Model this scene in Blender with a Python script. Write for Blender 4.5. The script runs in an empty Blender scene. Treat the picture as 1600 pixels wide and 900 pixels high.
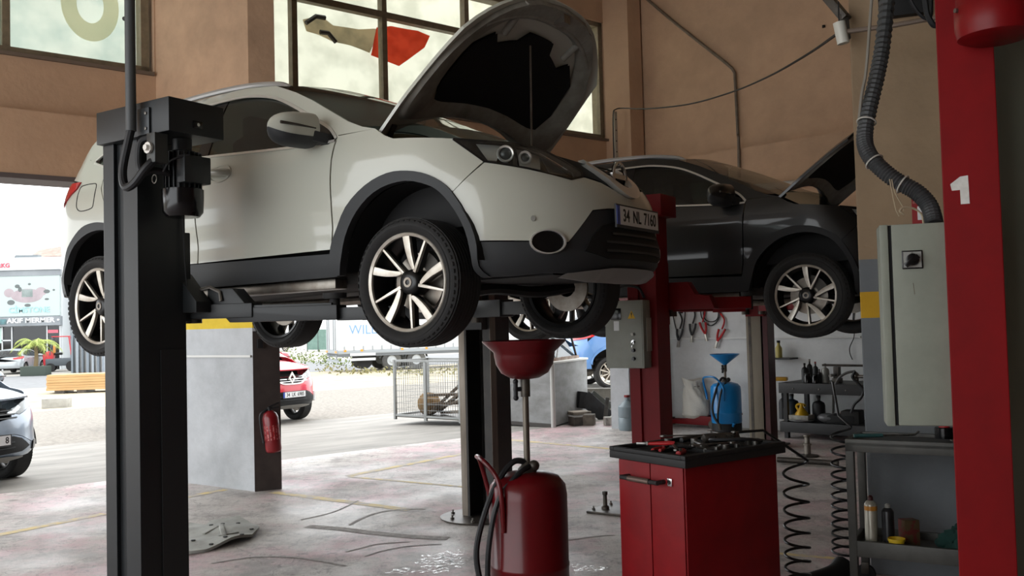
import bpy, bmesh, math, random
from mathutils import Vector, Matrix, geometry
random.seed(7)
R = math.radians
scene = bpy.context.scene
col = scene.collection

# ------------------------------------------------------------------ camera
CAM_H, FPX, PITCH, ROLL = 1.55, 1450.0, math.atan(54/1450.0), .0255
cam_data = bpy.data.cameras.new('camera')
cam = bpy.data.objects.new('camera', cam_data)
col.objects.link(cam)
scene.camera = cam
cam_data.sensor_width = 36
cam_data.lens = FPX/1600*36
cam_data.clip_end = 400
_fw = Vector((0, math.cos(PITCH), math.sin(PITCH)))
_r0, _u0 = Vector((1, 0, 0)), Vector((0, -math.sin(PITCH), math.cos(PITCH)))
_r = _r0*math.cos(ROLL) - _u0*math.sin(ROLL)
_u = _u0*math.cos(ROLL) + _r0*math.sin(ROLL)
CAM = Vector((0, 0, CAM_H))
cam.matrix_world = Matrix(((_r.x, _u.x, -_fw.x, 0), (_r.y, _u.y, -_fw.y, 0), (_r.z, _u.z, -_fw.z, CAM_H), (0, 0, 0, 1)))

# ------------------------------------------------------------------ light
world = bpy.data.worlds.new('overcast_sky')
scene.world = world
world.use_nodes = True
_wn = world.node_tree.nodes
_bg = _wn['Background']
_bg.inputs[0].default_value = (.95, .98, 1.0, 1)
_bg.inputs[1].default_value = 3.2
sun_data = bpy.data.lights.new('sun', 'SUN')
sun_data.energy = 1.0
sun_data.angle = R(25)
sun_data.color = (1, .97, .92)
sun = bpy.data.objects.new('sun', sun_data)
col.objects.link(sun)
sun.rotation_euler = (R(38), R(-12), R(150))
scene.view_settings.view_transform = 'Standard'
scene.view_settings.look = 'None'
scene.view_settings.exposure = 0.24
scene.view_settings.gamma = 1.0
scene.cycles.max_bounces = 10
scene.cycles.diffuse_bounces = 6
scene.cycles.transparent_max_bounces = 16

# ------------------------------------------------------------------ measuring helpers (pixels of the 1600x900 photo)
def ray(x, y): return _fw*FPX + _r*(x-800) + _u*(450-y)
def at(x, y, Y):
    d = ray(x, y); return CAM + d*(Y/d.y)
def on_z(x, y, z=0.0):
    d = ray(x, y); return CAM + d*((z-CAM_H)/d.z)
def on_plane(x, y, p, n):
    d = ray(x, y); return CAM + d*((Vector(p)-CAM).dot(n)/d.dot(n))

# ------------------------------------------------------------------ materials
MATS = {}
def lin(h):
    if isinstance(h, str):
        h = h.lstrip('#'); c = [int(h[i:i+2], 16)/255 for i in (0, 2, 4)]
    else: c = h
    return tuple((v/12.92 if v <= .04045 else ((v+.055)/1.055)**2.4) for v in c) + (1,)
def mat(name, c, rough=.5, metal=0.0, c2=None, scale=6.0, bump=0.0, bscale=60.0, coat=0.0, trans=0.0, emit=0.0, detail=6.0, lo=.35, hi=.7, stretch=None, rough2=None, ior=1.45):
    if name in MATS: return MATS[name]
    m = bpy.data.materials.new(name); m.use_nodes = True
    nt = m.node_tree; b = nt.nodes['Principled BSDF']
    b.inputs['Base Color'].default_value = lin(c)
    b.inputs['Roughness'].default_value = rough
    b.inputs['Metallic'].default_value = metal
    b.inputs['IOR'].default_value = ior
    if coat: b.inputs['Coat Weight'].default_value = coat; b.inputs['Coat Roughness'].default_value = .06
    if trans: b.inputs['Transmission Weight'].default_value = trans
    if emit: b.inputs['Emission Color'].default_value = lin(c); b.inputs['Emission Strength'].default_value = emit
    tc = None
    def coords():
        t = nt.nodes.new('ShaderNodeTexCoord')
        if stretch:
            mp = nt.nodes.new('ShaderNodeMapping'); mp.inputs['Scale'].default_value = stretch
            nt.links.new(t.outputs['Object'], mp.inputs['Vector']); return mp.outputs['Vector']
        return t.outputs['Object']
    if c2:
        v = coords(); n = nt.nodes.new('ShaderNodeTexNoise')
        n.inputs['Scale'].default_value = scale; n.inputs['Detail'].default_value = detail; n.inputs['Roughness'].default_value = .62
        nt.links.new(v, n.inputs['Vector'])
        rp = nt.nodes.new('ShaderNodeMapRange'); rp.inputs[1].default_value = lo; rp.inputs[2].default_value = hi
        nt.links.new(n.outputs['Fac'], rp.inputs[0])
        mx = nt.nodes.new('ShaderNodeMix'); mx.data_type = 'RGBA'
        mx.inputs['A'].default_value = lin(c); mx.inputs['B'].default_value = lin(c2)
        nt.links.new(rp.outputs[0], mx.inputs['Factor']); nt.links.new(mx.outputs['Result'], b.inputs['Base Color'])
        if rough2 is not None:
            r2 = nt.nodes.new('ShaderNodeMapRange'); r2.inputs[3].default_value = rough; r2.inputs[4].default_value = rough2
            nt.links.new(rp.outputs[0], r2.inputs[0]); nt.links.new(r2.outputs[0], b.inputs['Roughness'])
    if bump:
        v = coords(); n = nt.nodes.new('ShaderNodeTexNoise'); n.inputs['Scale'].default_value = bscale; n.inputs['Detail'].default_value = 4
        nt.links.new(v, n.inputs['Vector'])
        bp = nt.nodes.new('ShaderNodeBump'); bp.inputs['Strength'].default_value = bump; bp.inputs['Distance'].default_value = .02
        nt.links.new(n.outputs['Fac'], bp.inputs['Height']); nt.links.new(bp.outputs['Normal'], b.inputs['Normal'])
    MATS[name] = m
    return m
def glass(name, tint=(.5, .55, .55), gloss=.04):
    if name in MATS: return MATS[name]
    m = bpy.data.materials.new(name); m.use_nodes = True
    nt = m.node_tree; nt.nodes.clear()
    o = nt.nodes.new('ShaderNodeOutputMaterial'); t = nt.nodes.new('ShaderNodeBsdfTransparent'); g = nt.nodes.new('ShaderNodeBsdfGlossy')
    t.inputs[0].default_value = tint + (1,); g.inputs['Roughness'].default_value = gloss
    f = nt.nodes.new('ShaderNodeLayerWeight'); f.inputs['Blend'].default_value = .5
    pw = nt.nodes.new('ShaderNodeMath'); pw.operation = 'POWER'; pw.inputs[1].default_value = 4.0; nt.links.new(f.outputs['Facing'], pw.inputs[0])
    ad = nt.nodes.new('ShaderNodeMath'); ad.operation = 'MULTIPLY_ADD'; ad.inputs[1].default_value = .8; ad.inputs[2].default_value = .05; nt.links.new(pw.outputs[0], ad.inputs[0])
    mx = nt.nodes.new('ShaderNodeMixShader')
    nt.links.new(ad.outputs[0], mx.inputs[0]); nt.links.new(t.outputs[0], mx.inputs[1]); nt.links.new(g.outputs[0], mx.inputs[2]); nt.links.new(mx.outputs[0], o.inputs[0])
    MATS[name] = m
    return m
def sheet(name, c, trans=.6, c2=None, scale=2.0):
    """thin cloth that lets part of the light through"""
    if name in MATS: return MATS[name]
    m = bpy.data.materials.new(name); m.use_nodes = True
    nt = m.node_tree; nt.nodes.clear()
    o = nt.nodes.new('ShaderNodeOutputMaterial'); t = nt.nodes.new('ShaderNodeBsdfTranslucent'); d = nt.nodes.new('ShaderNodeBsdfDiffuse')
    mx = nt.nodes.new('ShaderNodeMixShader'); mx.inputs[0].default_value = trans
    for s in (t, d): s.inputs[0].default_value = lin(c)
    if c2:
        tc = nt.nodes.new('ShaderNodeTexCoord'); n = nt.nodes.new('ShaderNodeTexNoise'); n.inputs['Scale'].default_value = scale; n.inputs['Detail'].default_value = 5
        nt.links.new(tc.outputs['Object'], n.inputs['Vector'])
        mr = nt.nodes.new('ShaderNodeMapRange'); mr.inputs[1].default_value = .4; mr.inputs[2].default_value = .65
        cm = nt.nodes.new('ShaderNodeMix'); cm.data_type = 'RGBA'; cm.inputs['A'].default_value = lin(c); cm.inputs['B'].default_value = lin(c2)
        nt.links.new(n.outputs['Fac'], mr.inputs[0]); nt.links.new(mr.outputs[0], cm.inputs['Factor'])
        for s in (t, d): nt.links.new(cm.outputs['Result'], s.inputs[0])
    nt.links.new(d.outputs[0], mx.inputs[1]); nt.links.new(t.outputs[0], mx.inputs[2]); nt.links.new(mx.outputs[0], o.inputs[0])
    MATS[name] = m
    return m

# ------------------------------------------------------------------ mesh builder
class MB:
    def __init__(s): s.v = []; s.f = []
    def add(s, vs, fs):
        b = len(s.v); s.v += [Vector(p) for p in vs]; s.f += [tuple(i+b for i in f) for f in fs]; return s
    def box(s, c, d, rot=None):
        c = Vector(c); x, y, z = d[0]/2, d[1]/2, d[2]/2
        vs = [Vector((a, b, e)) for e in (-z, z) for b in (-y, y) for a in (-x, x)]
        if rot is not None: vs = [rot @ p for p in vs]
        return s.add([c+p for p in vs], [(0, 2, 3, 1), (4, 5, 7, 6), (0, 1, 5, 4), (2, 6, 7, 3), (0, 4, 6, 2), (1, 3, 7, 5)])
    def span(s, a, b):
        """axis-aligned box between two corners"""
        a, b = Vector(a), Vector(b)
        return s.box((a+b)/2, (abs(a.x-b.x), abs(a.y-b.y), abs(a.z-b.z)))
    def bar(s, p, q, w, h, up=(0, 0, 1)):
        p, q = Vector(p), Vector(q); d = (q-p); L = d.length; d = d/L
        up = Vector(up); sd = d.cross(up)
        if sd.length < 1e-4: sd = d.cross(Vector((1, 0, 0)))
        sd.normalize(); u = sd.cross(d)
        return s.box((p+q)/2, (L, w, h), Matrix((d, sd, u)).transposed())
    def cyl(s, p, q, r, r2=None, n=16, cap=True):
        p, q = Vector(p), Vector(q); r2 = r if r2 is None else r2
        d = (q-p).normalized(); a = d.orthogonal().normalized(); b = d.cross(a)
        vs = []
        for c, rr in ((p, r), (q, r2)):
            vs += [c + a*(rr*math.cos(2*math.pi*i/n)) + b*(rr*math.sin(2*math.pi*i/n)) for i in range(n)]
        fs = [(i, (i+1) % n, n+(i+1) % n, n+i) for i in range(n)]
        if cap: fs += [tuple(range(n-1, -1, -1)), tuple(range(n, 2*n))]
        return s.add(vs, fs)
    def tube(s, pts, r, n=8, closed=False):
        pts = [Vector(p) for p in pts]; k = len(pts); vs = []; nrm = None
        for i, p in enumerate(pts):
            a = pts[(i-1) % k] if (i > 0 or closed) else p; b = pts[(i+1) % k] if (i < k-1 or closed) else p
            d = (b-a).normalized()
            if nrm is None: nrm = d.orthogonal().normalized()
            nrm = (nrm - d*nrm.dot(d)); nrm = nrm.normalized() if nrm.length > 1e-6 else d.orthogonal().normalized()
            bi = d.cross(nrm); rr = r[i] if isinstance(r, (list, tuple)) else r
            vs += [p + nrm*(rr*math.cos(2*math.pi*j/n)) + bi*(rr*math.sin(2*math.pi*j/n)) for j in range(n)]
        fs = []
        for i in range(k if closed else k-1):
            i2 = (i+1) % k
            fs += [(i*n+j, i*n+(j+1) % n, i2*n+(j+1) % n, i2*n+j) for j in range(n)]
        if not closed: fs += [tuple(range(n-1, -1, -1)), tuple(range((k-1)*n, k*n))]
        return s.add(vs, fs)
    def lathe(s, prof, n=32, o=(0, 0, 0), m=None, closed=False, cap=True):
        """profile of (radius, height) turned about z, then moved by matrix m and offset o"""
        o = Vector(o); vs = []; k = len(prof)
        for (r, z) in prof:
            for j in range(n):
                a = 2*math.pi*j/n; p = Vector((r*math.cos(a), r*math.sin(a), z))
                vs.append(o + (m @ p if m else p))
        fs = []
        for i in range(k if closed else k-1):
            i2 = (i+1) % k
            fs += [(i*n+j, i*n+(j+1) % n, i2*n+(j+1) % n, i2*n+j) for j in range(n)]
        if not closed and cap:
            if prof[0][0] > 1e-5: fs.append(tuple(range(n-1, -1, -1)))
            if prof[-1][0] > 1e-5: fs.append(tuple(range((k-1)*n, k*n)))
        return s.add(vs, fs)
    def prism(s, poly, a, b, m=None):
        """2D polygon (x, y) extruded along z from a to b, then moved by m"""
        n = len(poly); vs = [Vector((p[0], p[1], a)) for p in poly] + [Vector((p[0], p[1], b)) for p in poly]
        if m: vs = [m @ p for p in vs]
        return s.add(vs, [tuple(range(n-1, -1, -1)), tuple(range(n, 2*n))] + [(i, (i+1) % n, n+(i+1) % n, n+i) for i in range(n)])
    def ball(s, c, r, n=16, k=10, rot=None):
        c = Vector(c); rx, ry, rz = (r, r, r) if not isinstance(r, (tuple, list)) else r
        vs = []; fs = []
        for i in range(k+1):
            t = math.pi*i/k
            for j in range(n):
                a = 2*math.pi*j/n; p = Vector((rx*math.sin(t)*math.cos(a), ry*math.sin(t)*math.sin(a), rz*math.cos(t)))
                vs.append(c + (rot @ p if rot else p))
        for i in range(k):
            fs += [(i*n+j, (i+1)*n+j, (i+1)*n+(j+1) % n, i*n+(j+1) % n) for j in range(n)]
        return s.add(vs, fs)
    def grid(s, rows, flip=False):
        """surface through rows of points"""
        k, n = len(rows), len(rows[0]); vs = [p for r in rows for p in r]
        fs = [(i*n+j, i*n+j+1, (i+1)*n+j+1, (i+1)*n+j) for i in range(k-1) for j in range(n-1)]
        if flip: fs = [f[::-1] for f in fs]
        return s.add(vs, fs)
    def xf(s, m): s.v = [m @ p for p in s.v]; return s
    def mirror_y(s): s.v = [Vector((p.x, -p.y, p.z)) for p in s.v]; s.f = [f[::-1] for f in s.f]; return s
    def mesh(s, name, m, bevel=0.0, smooth=35, weld=False, solid=0.0, fix=True):
        me = bpy.data.meshes.new(name)
        me.from_pydata([tuple(p) for p in s.v], [], s.f)
        if bevel or weld or fix or solid:
            bm = bmesh.new(); bm.from_mesh(me)
            if weld: bmesh.ops.remove_doubles(bm, verts=bm.verts[:], dist=1e-4)
            if fix and not solid: bmesh.ops.recalc_face_normals(bm, faces=bm.faces[:])
            if solid: bmesh.ops.solidify(bm, geom=bm.faces[:], thickness=solid)
            if bevel:
                ed = [e for e in bm.edges if len(e.link_faces) == 2 and e.calc_face_angle(0) > R(35)]
                bmesh.ops.bevel(bm, geom=ed, offset=bevel, segments=2, profile=.6, affect='EDGES', clamp_overlap=True)
            bm.to_mesh(me); bm.free()
        if smooth:
            me.polygons.foreach_set('use_smooth', [True]*len(me.polygons)); me.set_sharp_from_angle(angle=R(smooth))
        me.update()
        if m: me.materials.append(m)
        return me
    def build(s, name, m, parent=None, bevel=0.0, smooth=35, weld=False, solid=0.0, label=None, fix=True):
        o = bpy.data.objects.new(name, s.mesh(name, m, bevel, smooth, weld, solid, fix)); col.objects.link(o)
        if parent: o.parent = parent
        if label: o['label'] = label
        return o
def tag(o, label, cat, group=None):
    o['label'] = label; o['category'] = cat
    if group: o['group'] = group
    return o
def thing(name, label, cat, loc=(0, 0, 0), rz=0.0, group=None, mw=None):
    o = bpy.data.objects.new(name, None); col.objects.link(o); o.empty_display_size = .1
    if mw is not None: o.matrix_world = mw
    else: o.location = loc; o.rotation_euler = (0, 0, rz)
    return tag(o, label, cat, group)
def struct(o, label=None):
    o['kind'] = 'structure'
    if label: o['label'] = label
    return o
def dup(o, parent=None, loc=None, rz=None, label=None):
    c = o.copy(); col.objects.link(c); c.parent = parent
    if loc is not None: c.location = loc
    if rz is not None: c.rotation_euler = (0, 0, rz)
    if label: c['label'] = label
    for ch in list(o.children): dup(ch, c)
    return c
def shared(name, me, parent, loc=(0, 0, 0), rot=None):
    o = bpy.data.objects.new(name, me); col.objects.link(o); o.parent = parent; o.location = loc
    if rot is not None: o.rotation_euler = rot
    return o
def text(name, body, size, m, parent, mw, depth=.002, sx=1.0, bold=0.0, align='CENTER'):
    """flat lettering; mw maps the text's x/y plane into the parent's space"""
    cu = bpy.data.curves.new(name, 'FONT'); cu.body = body; cu.size = size; cu.extrude = depth; cu.align_x = align; cu.align_y = 'CENTER'; cu.offset = bold
    cu.resolution_u = 3
    tmp = bpy.data.objects.new(name+'_curve', cu)
    me = bpy.data.meshes.new_from_object(tmp); bpy.data.objects.remove(tmp); bpy.data.curves.remove(cu)
    me.transform(mw @ Matrix.Diagonal((sx, 1, 1, 1)))
    me.materials.clear(); me.materials.append(m)
    o = bpy.data.objects.new(name, me); col.objects.link(o); o.parent = parent
    return o
def frame(o, x, y):
    """matrix with origin o, text x axis, text y axis"""
    x = Vector(x).normalized(); y = Vector(y); y = (y - x*y.dot(x)).normalized(); z = x.cross(y); o = Vector(o)
    return Matrix(((x.x, y.x, z.x, o.x), (x.y, y.y, z.y, o.y), (x.z, y.z, z.z, o.z), (0, 0, 0, 1)))
def smooth_path(pts, k=6, closed=False):
    pts = [Vector(p) for p in pts]; n = len(pts); out = []
    for i in range(n if closed else n-1):
        p0 = pts[(i-1) % n] if (i > 0 or closed) else pts[0]; p1 = pts[i]; p2 = pts[(i+1) % n]; p3 = pts[(i+2) % n] if (i < n-2 or closed) else pts[-1]
        for j in range(k):
            t = j/k
            out.append(.5*((2*p1) + (p2-p0)*t + (2*p0-5*p1+4*p2-p3)*t*t + (3*p1-p0-3*p2+p3)*t**3))
    if not closed: out.append(pts[-1])
    return out

# ================================================================== the building
TAN, TAN2 = '#bd9a7c', '#94765f'
def banded(name, bands, top, c2=.88, rough=.75, bump=.12):
    """wall paint in horizontal bands: [(height, colour) ...] up to each height, then top"""
    m = bpy.data.materials.new(name); m.use_nodes = True; nt = m.node_tree; b = nt.nodes['Principled BSDF']; b.inputs['Roughness'].default_value = rough
    g = nt.nodes.new('ShaderNodeNewGeometry'); sp = nt.nodes.new('ShaderNodeSeparateXYZ'); nt.links.new(g.outputs['Position'], sp.inputs[0])
    dv = nt.nodes.new('ShaderNodeMath'); dv.operation = 'DIVIDE'; dv.inputs[1].default_value = 10; nt.links.new(sp.outputs['Z'], dv.inputs[0])
    cr = nt.nodes.new('ShaderNodeValToRGB'); cr.color_ramp.interpolation = 'CONSTANT'; e = cr.color_ramp.elements
    e[0].position = 0; e[0].color = lin(bands[0][1] if bands else top)
    e[1].position = (bands[0][0] if bands else 9)/10; e[1].color = lin(bands[1][1] if len(bands) > 1 else top)
    for i in range(1, len(bands)):
        k = e.new(bands[i][0]/10); k.color = lin(bands[i+1][1] if i+1 < len(bands) else top)
    nt.links.new(dv.outputs[0], cr.inputs[0])
    n = nt.nodes.new('ShaderNodeTexNoise'); n.inputs['Scale'].default_value = 1.7; n.inputs['Detail'].default_value = 9; n.inputs['Roughness'].default_value = .65
    nt.links.new(g.outputs['Position'], n.inputs['Vector'])
    mr = nt.nodes.new('ShaderNodeMapRange'); mr.inputs[1].default_value = .35; mr.inputs[2].default_value = .7; mr.inputs[3].default_value = 1.05; mr.inputs[4].default_value = c2
    nt.links.new(n.outputs['Fac'], mr.inputs[0])
    mx = nt.nodes.new('ShaderNodeMix'); mx.data_type = 'RGBA'; mx.blend_type = 'MULTIPLY'; mx.inputs['Factor'].default_value = 1
    nt.links.new(cr.outputs[0], mx.inputs['A']); nt.links.new(mr.outputs[0], mx.inputs['B']); nt.links.new(mx.outputs['Result'], b.inputs['Base Color'])
    n2 = nt.nodes.new('ShaderNodeTexNoise'); n2.inputs['Scale'].default_value = 14; n2.inputs['Detail'].default_value = 6; nt.links.new(g.outputs['Position'], n2.inputs['Vector'])
    bp = nt.nodes.new('ShaderNodeBump'); bp.inputs['Strength'].default_value = bump; bp.inputs['Distance'].default_value = .05
    nt.links.new(n2.outputs['Fac'], bp.inputs['Height']); nt.links.new(bp.outputs['Normal'], b.inputs['Normal'])
    return m
paint_tan = banded('tan_wall_paint', [], TAN)
paint_back = banded('back_wall_paint', [], '#7d6d5f')
paint_pier = banded('pier_paint', [(1.535, '#b9bcbf'), (1.685, '#d9b91f'), (1.87, '#8d9092')], TAN, c2=.72)
paint_wall = banded('right_wall_paint', [(1.9, '#d2d4d4')], TAN, c2=.82)
paint_pillar = banded('pillar_paint', [(1.515, '#6f7376'), (1.66, '#c99a10'), (1.87, '#6f7376')], '#9a8266', c2=.8)

FA = math.atan2(.629, .777)
FO = Vector((-3.74, 9.79, 0)); FU = Vector((math.cos(FA), math.sin(FA), 0)); FN = Vector((-math.sin(FA), math.cos(FA), 0))
FM = Matrix.Translation(FO) @ Matrix.Rotation(FA, 4, 'Z')
def fac(px, py, y=0.0):
    p = on_plane(px, py, FO + FN*y, FN); return (p-FO).dot(FU), p.z
def fw(t, y, z=0.0): return FO + FU*t + FN*y + Vector((0, 0, z))
T_COR = fac(1003, 120, -.35)[0]; T_LEFT = -9.0; CEIL = 6.6; BACK = -16.5
COR = fw(T_COR, 0); RWD = Vector((.729, -.685, 0)).normalized(); RWN = Vector((-RWD.y, RWD.x, 0))  # out of the room
RWA = math.atan2(RWD.y, RWD.x)
RWM = Matrix.Translation(COR) @ Matrix.Rotation(RWA, 4, 'Z')       # local x along the right wall, local y out of the room
def rwl(px, py, y=0.0):
    p = on_plane(px, py, COR + RWN*y, RWN); return (p-COR).dot(RWD), p.z
RW_END = 22.0
def facade_obj(mb, name, m, label, bevel=0.0, parent=None):
    o = mb.build(name, m, parent, bevel, smooth=None)
    if parent is None: o.matrix_world = FM; struct(o, label)
    return o

# ---- floor of the hall
def floor_material():
    m = bpy.data.materials.new('stained_concrete'); m.use_nodes = True; nt = m.node_tree; b = nt.nodes['Principled BSDF']
    g = nt.nodes.new('ShaderNodeNewGeometry')
    def noise(sc, det=8, rg=.6, st=None):
        n = nt.nodes.new('ShaderNodeTexNoise'); n.inputs['Scale'].default_value = sc; n.inputs['Detail'].default_value = det; n.inputs['Roughness'].default_value = rg
        if st:
            mp = nt.nodes.new('ShaderNodeMapping'); mp.inputs['Scale'].default_value = st; mp.inputs['Rotation'].default_value = (0, 0, .6)
            nt.links.new(g.outputs['Position'], mp.inputs['Vector']); nt.links.new(mp.outputs['Vector'], n.inputs['Vector'])
        else: nt.links.new(g.outputs['Position'], n.inputs['Vector'])
        return n.outputs['Fac']
    def rng(v, a, b_, c=0., d=1.):
        r = nt.nodes.new('ShaderNodeMapRange'); r.interpolation_type = 'SMOOTHSTEP'
        for i, x in enumerate((a, b_, c, d)): r.inputs[i+1].default_value = x
        nt.links.new(v, r.inputs[0]); return r.outputs[0]
    def mix(f, a, c, bl='MIX'):
        x = nt.nodes.new('ShaderNodeMix'); x.data_type = 'RGBA'; x.blend_type = bl
        if isinstance(f, float): x.inputs['Factor'].default_value = f
        else: nt.links.new(f, x.inputs['Factor'])
        for s, v in (('A', a), ('B', c)):
            if isinstance(v, str): x.inputs[s].default_value = lin(v)
            else: nt.links.new(v, x.inputs[s])
        return x.outputs['Result']
    c = mix(rng(noise(.6, 12, .68), .44, .60), '#bdb7b1', '#bd9da1')       # worn pink paint over grey concrete
    c = mix(rng(noise(2.2, 14, .78), .44, .62), c, '#948d89')
    c = mix(rng(noise(6.0, 14, .82), .52, .66), c, '#6a6461')
    c = mix(rng(noise(2.6, 15, .85, (.25, 1, 1)), .55, .64, 0, .8), c, '#6a6461')
    c = mix(rng(noise(3.4, 14, .8, (1, .22, 1)), .56, .66, 0, .7), c, '#c4beb9')
    c = mix(rng(noise(18, 15, .9, (1, .35, 1)), .53, .60, 0, .75), c, '#7a7470')
    c = mix(rng(noise(24, 15, .9, (.4, 1, 1)), .55, .61, 0, .7), c, '#cdc8c3')
    c = mix(rng(noise(70, 8), .58, .68, 0, .7), c, '#524d4a')
    vo = nt.nodes.new('ShaderNodeTexVoronoi'); vo.feature = 'DISTANCE_TO_EDGE'; vo.inputs['Scale'].default_value = .8
    wv = nt.nodes.new('ShaderNodeVectorMath'); wv.operation = 'ADD'; nz = nt.nodes.new('ShaderNodeTexNoise'); nz.inputs['Scale'].default_value = 2.0; nz.inputs['Detail'].default_value = 8
    nt.links.new(g.outputs['Position'], nz.inputs['Vector']); nt.links.new(g.outputs['Position'], wv.inputs[0]); nt.links.new(nz.outputs['Color'], wv.inputs[1]); nt.links.new(wv.outputs[0], vo.inputs['Vector'])
    c = mix(rng(vo.outputs['Distance'], .0, .009, .45, 0.), c, '#5b5653')          # hairline cracks
    nt.links.new(c, b.inputs['Base Color'])
    r = rng(noise(.9, 6), .35, .7, .44, .78)
    nt.links.new(r, b.inputs['Roughness'])
    bp = nt.nodes.new('ShaderNodeBump'); bp.inputs['Strength'].default_value = .12; bp.inputs['Distance'].default_value = .02
    nt.links.new(noise(30, 6), bp.inputs['Height']); nt.links.new(bp.outputs['Normal'], b.inputs['Normal'])
    return m
rw_end = COR + RWD*RW_END
fl = [fw(T_LEFT, .35), fw(T_COR+.3, .35), COR + RWN*.35, rw_end + RWN*.35, rw_end - RWN*30, fw(T_LEFT, BACK)]
poly = [fw(T_LEFT-.3, .35), fw(T_COR+.5, .35), COR+RWD*16+RWN*.3, COR+RWD*16-RWN*24, fw(T_LEFT-.3, BACK)]
floor = struct(MB().prism([(p.x, p.y) for p in poly], -.3, 0).build('floor', floor_material(), smooth=None), 'stained grey and pinkish concrete workshop floor')
# painted bay lines, worn
yl = mat('worn_yellow_line', '#d3bd84', .7, c2='#b3aba3', scale=7, lo=.44, hi=.60)
def marking(a, b, w=.10):
    a, b = on_z(*a), on_z(*b); d = (b-a).normalized(); n = Vector((-d.y, d.x, 0))*w/2
    z = Vector((0, 0, .002))
    MB().add([a-n+z, b-n+z, b+n+z, a+n+z], [(0, 1, 2, 3)]).build('floor_marking', yl, floor, smooth=None)
marking((-120, 860), (162, 803)); marking((290, 777), (352, 765)); marking((543, 744), (735, 707)); marking((425, 769), (640, 797), .1); marking((545, 745), (760, 764), .06)
scuff = mat('scuff_grey', '#857f7b', .8, c2='#a49e99', scale=16, lo=.45, hi=.6)
def scuff_arc(pts, w):
    P = smooth_path([on_z(x, y, .0025) for x, y in pts], 6); rows = [[], []]
    for i, p in enumerate(P):
        d = (P[min(i+1, len(P)-1)]-P[max(0, i-1)]).normalized(); n = Vector((-d.y, d.x, 0))*w/2; rows[0].append(p-n); rows[1].append(p+n)
    MB().grid(rows).build('tyre_scuff', scuff, floor, smooth=None, fix=False)
for pts, w in ((((546, 820), (565, 810), (590, 801), (625, 796), (665, 795)), .03), (((540, 862), (565, 856), (590, 850), (640, 846)), .02), (((570, 869), (600, 860), (640, 853), (690, 850)), .02), (((480, 822), (530, 826), (580, 832), (640, 838), (700, 841)), .10), (((470, 812), (520, 800), (560, 782)), .02), (((880, 845), (930, 838), (960, 836)), .02), (((330, 880), (400, 870), (470, 872), (540, 884)), .025)): scuff_arc(pts, w)
marking((780, 686), (960, 702)); marking((1180, 862), (1310, 873), .06)

# ---- facade: beam over the openings, band under the windows, window band
Z_LIN, Z_STEP, Z_SILL, Z_WTOP = 3.10, 3.72, 4.30, 6.1
w1r, _ = fac(232, 80); w1l = w1r-4.6
w2l, _ = fac(405, 100); w2r, _ = fac(945, 150)
mb = MB().span((T_LEFT, -.14, Z_LIN), (T_COR, .3, Z_STEP)).span((T_LEFT, 0, Z_STEP), (T_COR, .3, Z_SILL)).span((T_LEFT, 0, Z_WTOP), (T_COR, .3, CEIL))
for a, b in ((T_LEFT, w1l), (w1r+.06, w2l), (w2r+.03, T_COR)): mb.span((a, 0, Z_SILL), (b, .3, Z_WTOP))
wall_front = facade_obj(mb, 'wall_front', paint_tan, 'tan plastered front wall above the open gateways, with a stepped beam')
mb = MB().span((T_LEFT, -.15, Z_LIN-.05), (T_COR, .28, Z_LIN-.002))
facade_obj(mb, 'trim_1', mat('lintel_metal', '#5c5250', .6), 'grey steel lintel strip along the top of the gateways')
# pier between the two gateways
pa, pb = on_z(398, 768), on_z(440, 763.5); dS = Vector((-.819, .574, 0))
poly = [pa, pb, pb+dS*1.9, pa+dS*1.5]
pier = struct(MB().prism([(p.x, p.y) for p in poly], 0, CEIL).build('wall_pier', paint_pier, smooth=None), 'pier between the gateways, grey below and tan above with a yellow band')
fdir = (pb-pa).normalized(); fn = Vector((fdir.y, -fdir.x, 0))
MB().prism([((pa+fn*.001-fdir*.0).x, (pa+fn*.001).y), ((pb+fn*.001).x, (pb+fn*.001).y), ((pb+fn*.012).x, (pb+fn*.012).y), ((pa+fn*.012).x, (pa+fn*.012).y)], 0, 1.53).build('pier_facing', mat('dark_brown_facing', '#453c39', .6, c2='#38302e'), pier, smooth=None)  # thin dark brown sheet over the pier's lower front face
# cable duct on the pier's long side
cd = MB(); sn = Vector((-dS.y, dS.x, 0)); sn = sn if sn.dot(Vector((0, -1, 0))) > 0 else -sn
za = 1.29
cd.bar(pa+sn*.012+dS*.01+Vector((0, 0, za)), pa+sn*.012+dS*1.3+Vector((0, 0, za)), .02, .02); cd.build('cable_duct', mat('white_plastic', '#d8d8d4', .5), pier, smooth=None)
# pier in the far corner
qa = on_z(985, 671); poly = [qa, qa+FU*.55, qa+FU*.55+FN*2.4, qa+dS*.2+FN*2.0-FU*.38]
q0 = fw(fac(958, 120)[0], -.05)
mb = MB().prism([(p.x, p.y) for p in (qa, qa+FU*.8, qa+FU*.8+FN*.4, qa+dS*.30)], 0, Z_LIN+.01)
struct(mb.build('wall_corner', paint_pier, smooth=None), 'light grey pier at the right end of the gateway')
p0 = fw(fac(957, 120)[0], -.35)
mb = MB().prism([(p.x, p.y) for p in (p0, fw(T_COR, -.35), fw(T_COR, .1), fw(fac(940, 120)[0]+.06, .0))], Z_LIN-.1, CEIL)
struct(mb.build('wall_pilaster', paint_tan, smooth=None), 'tan pilaster beside the high window in the corner')

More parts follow.
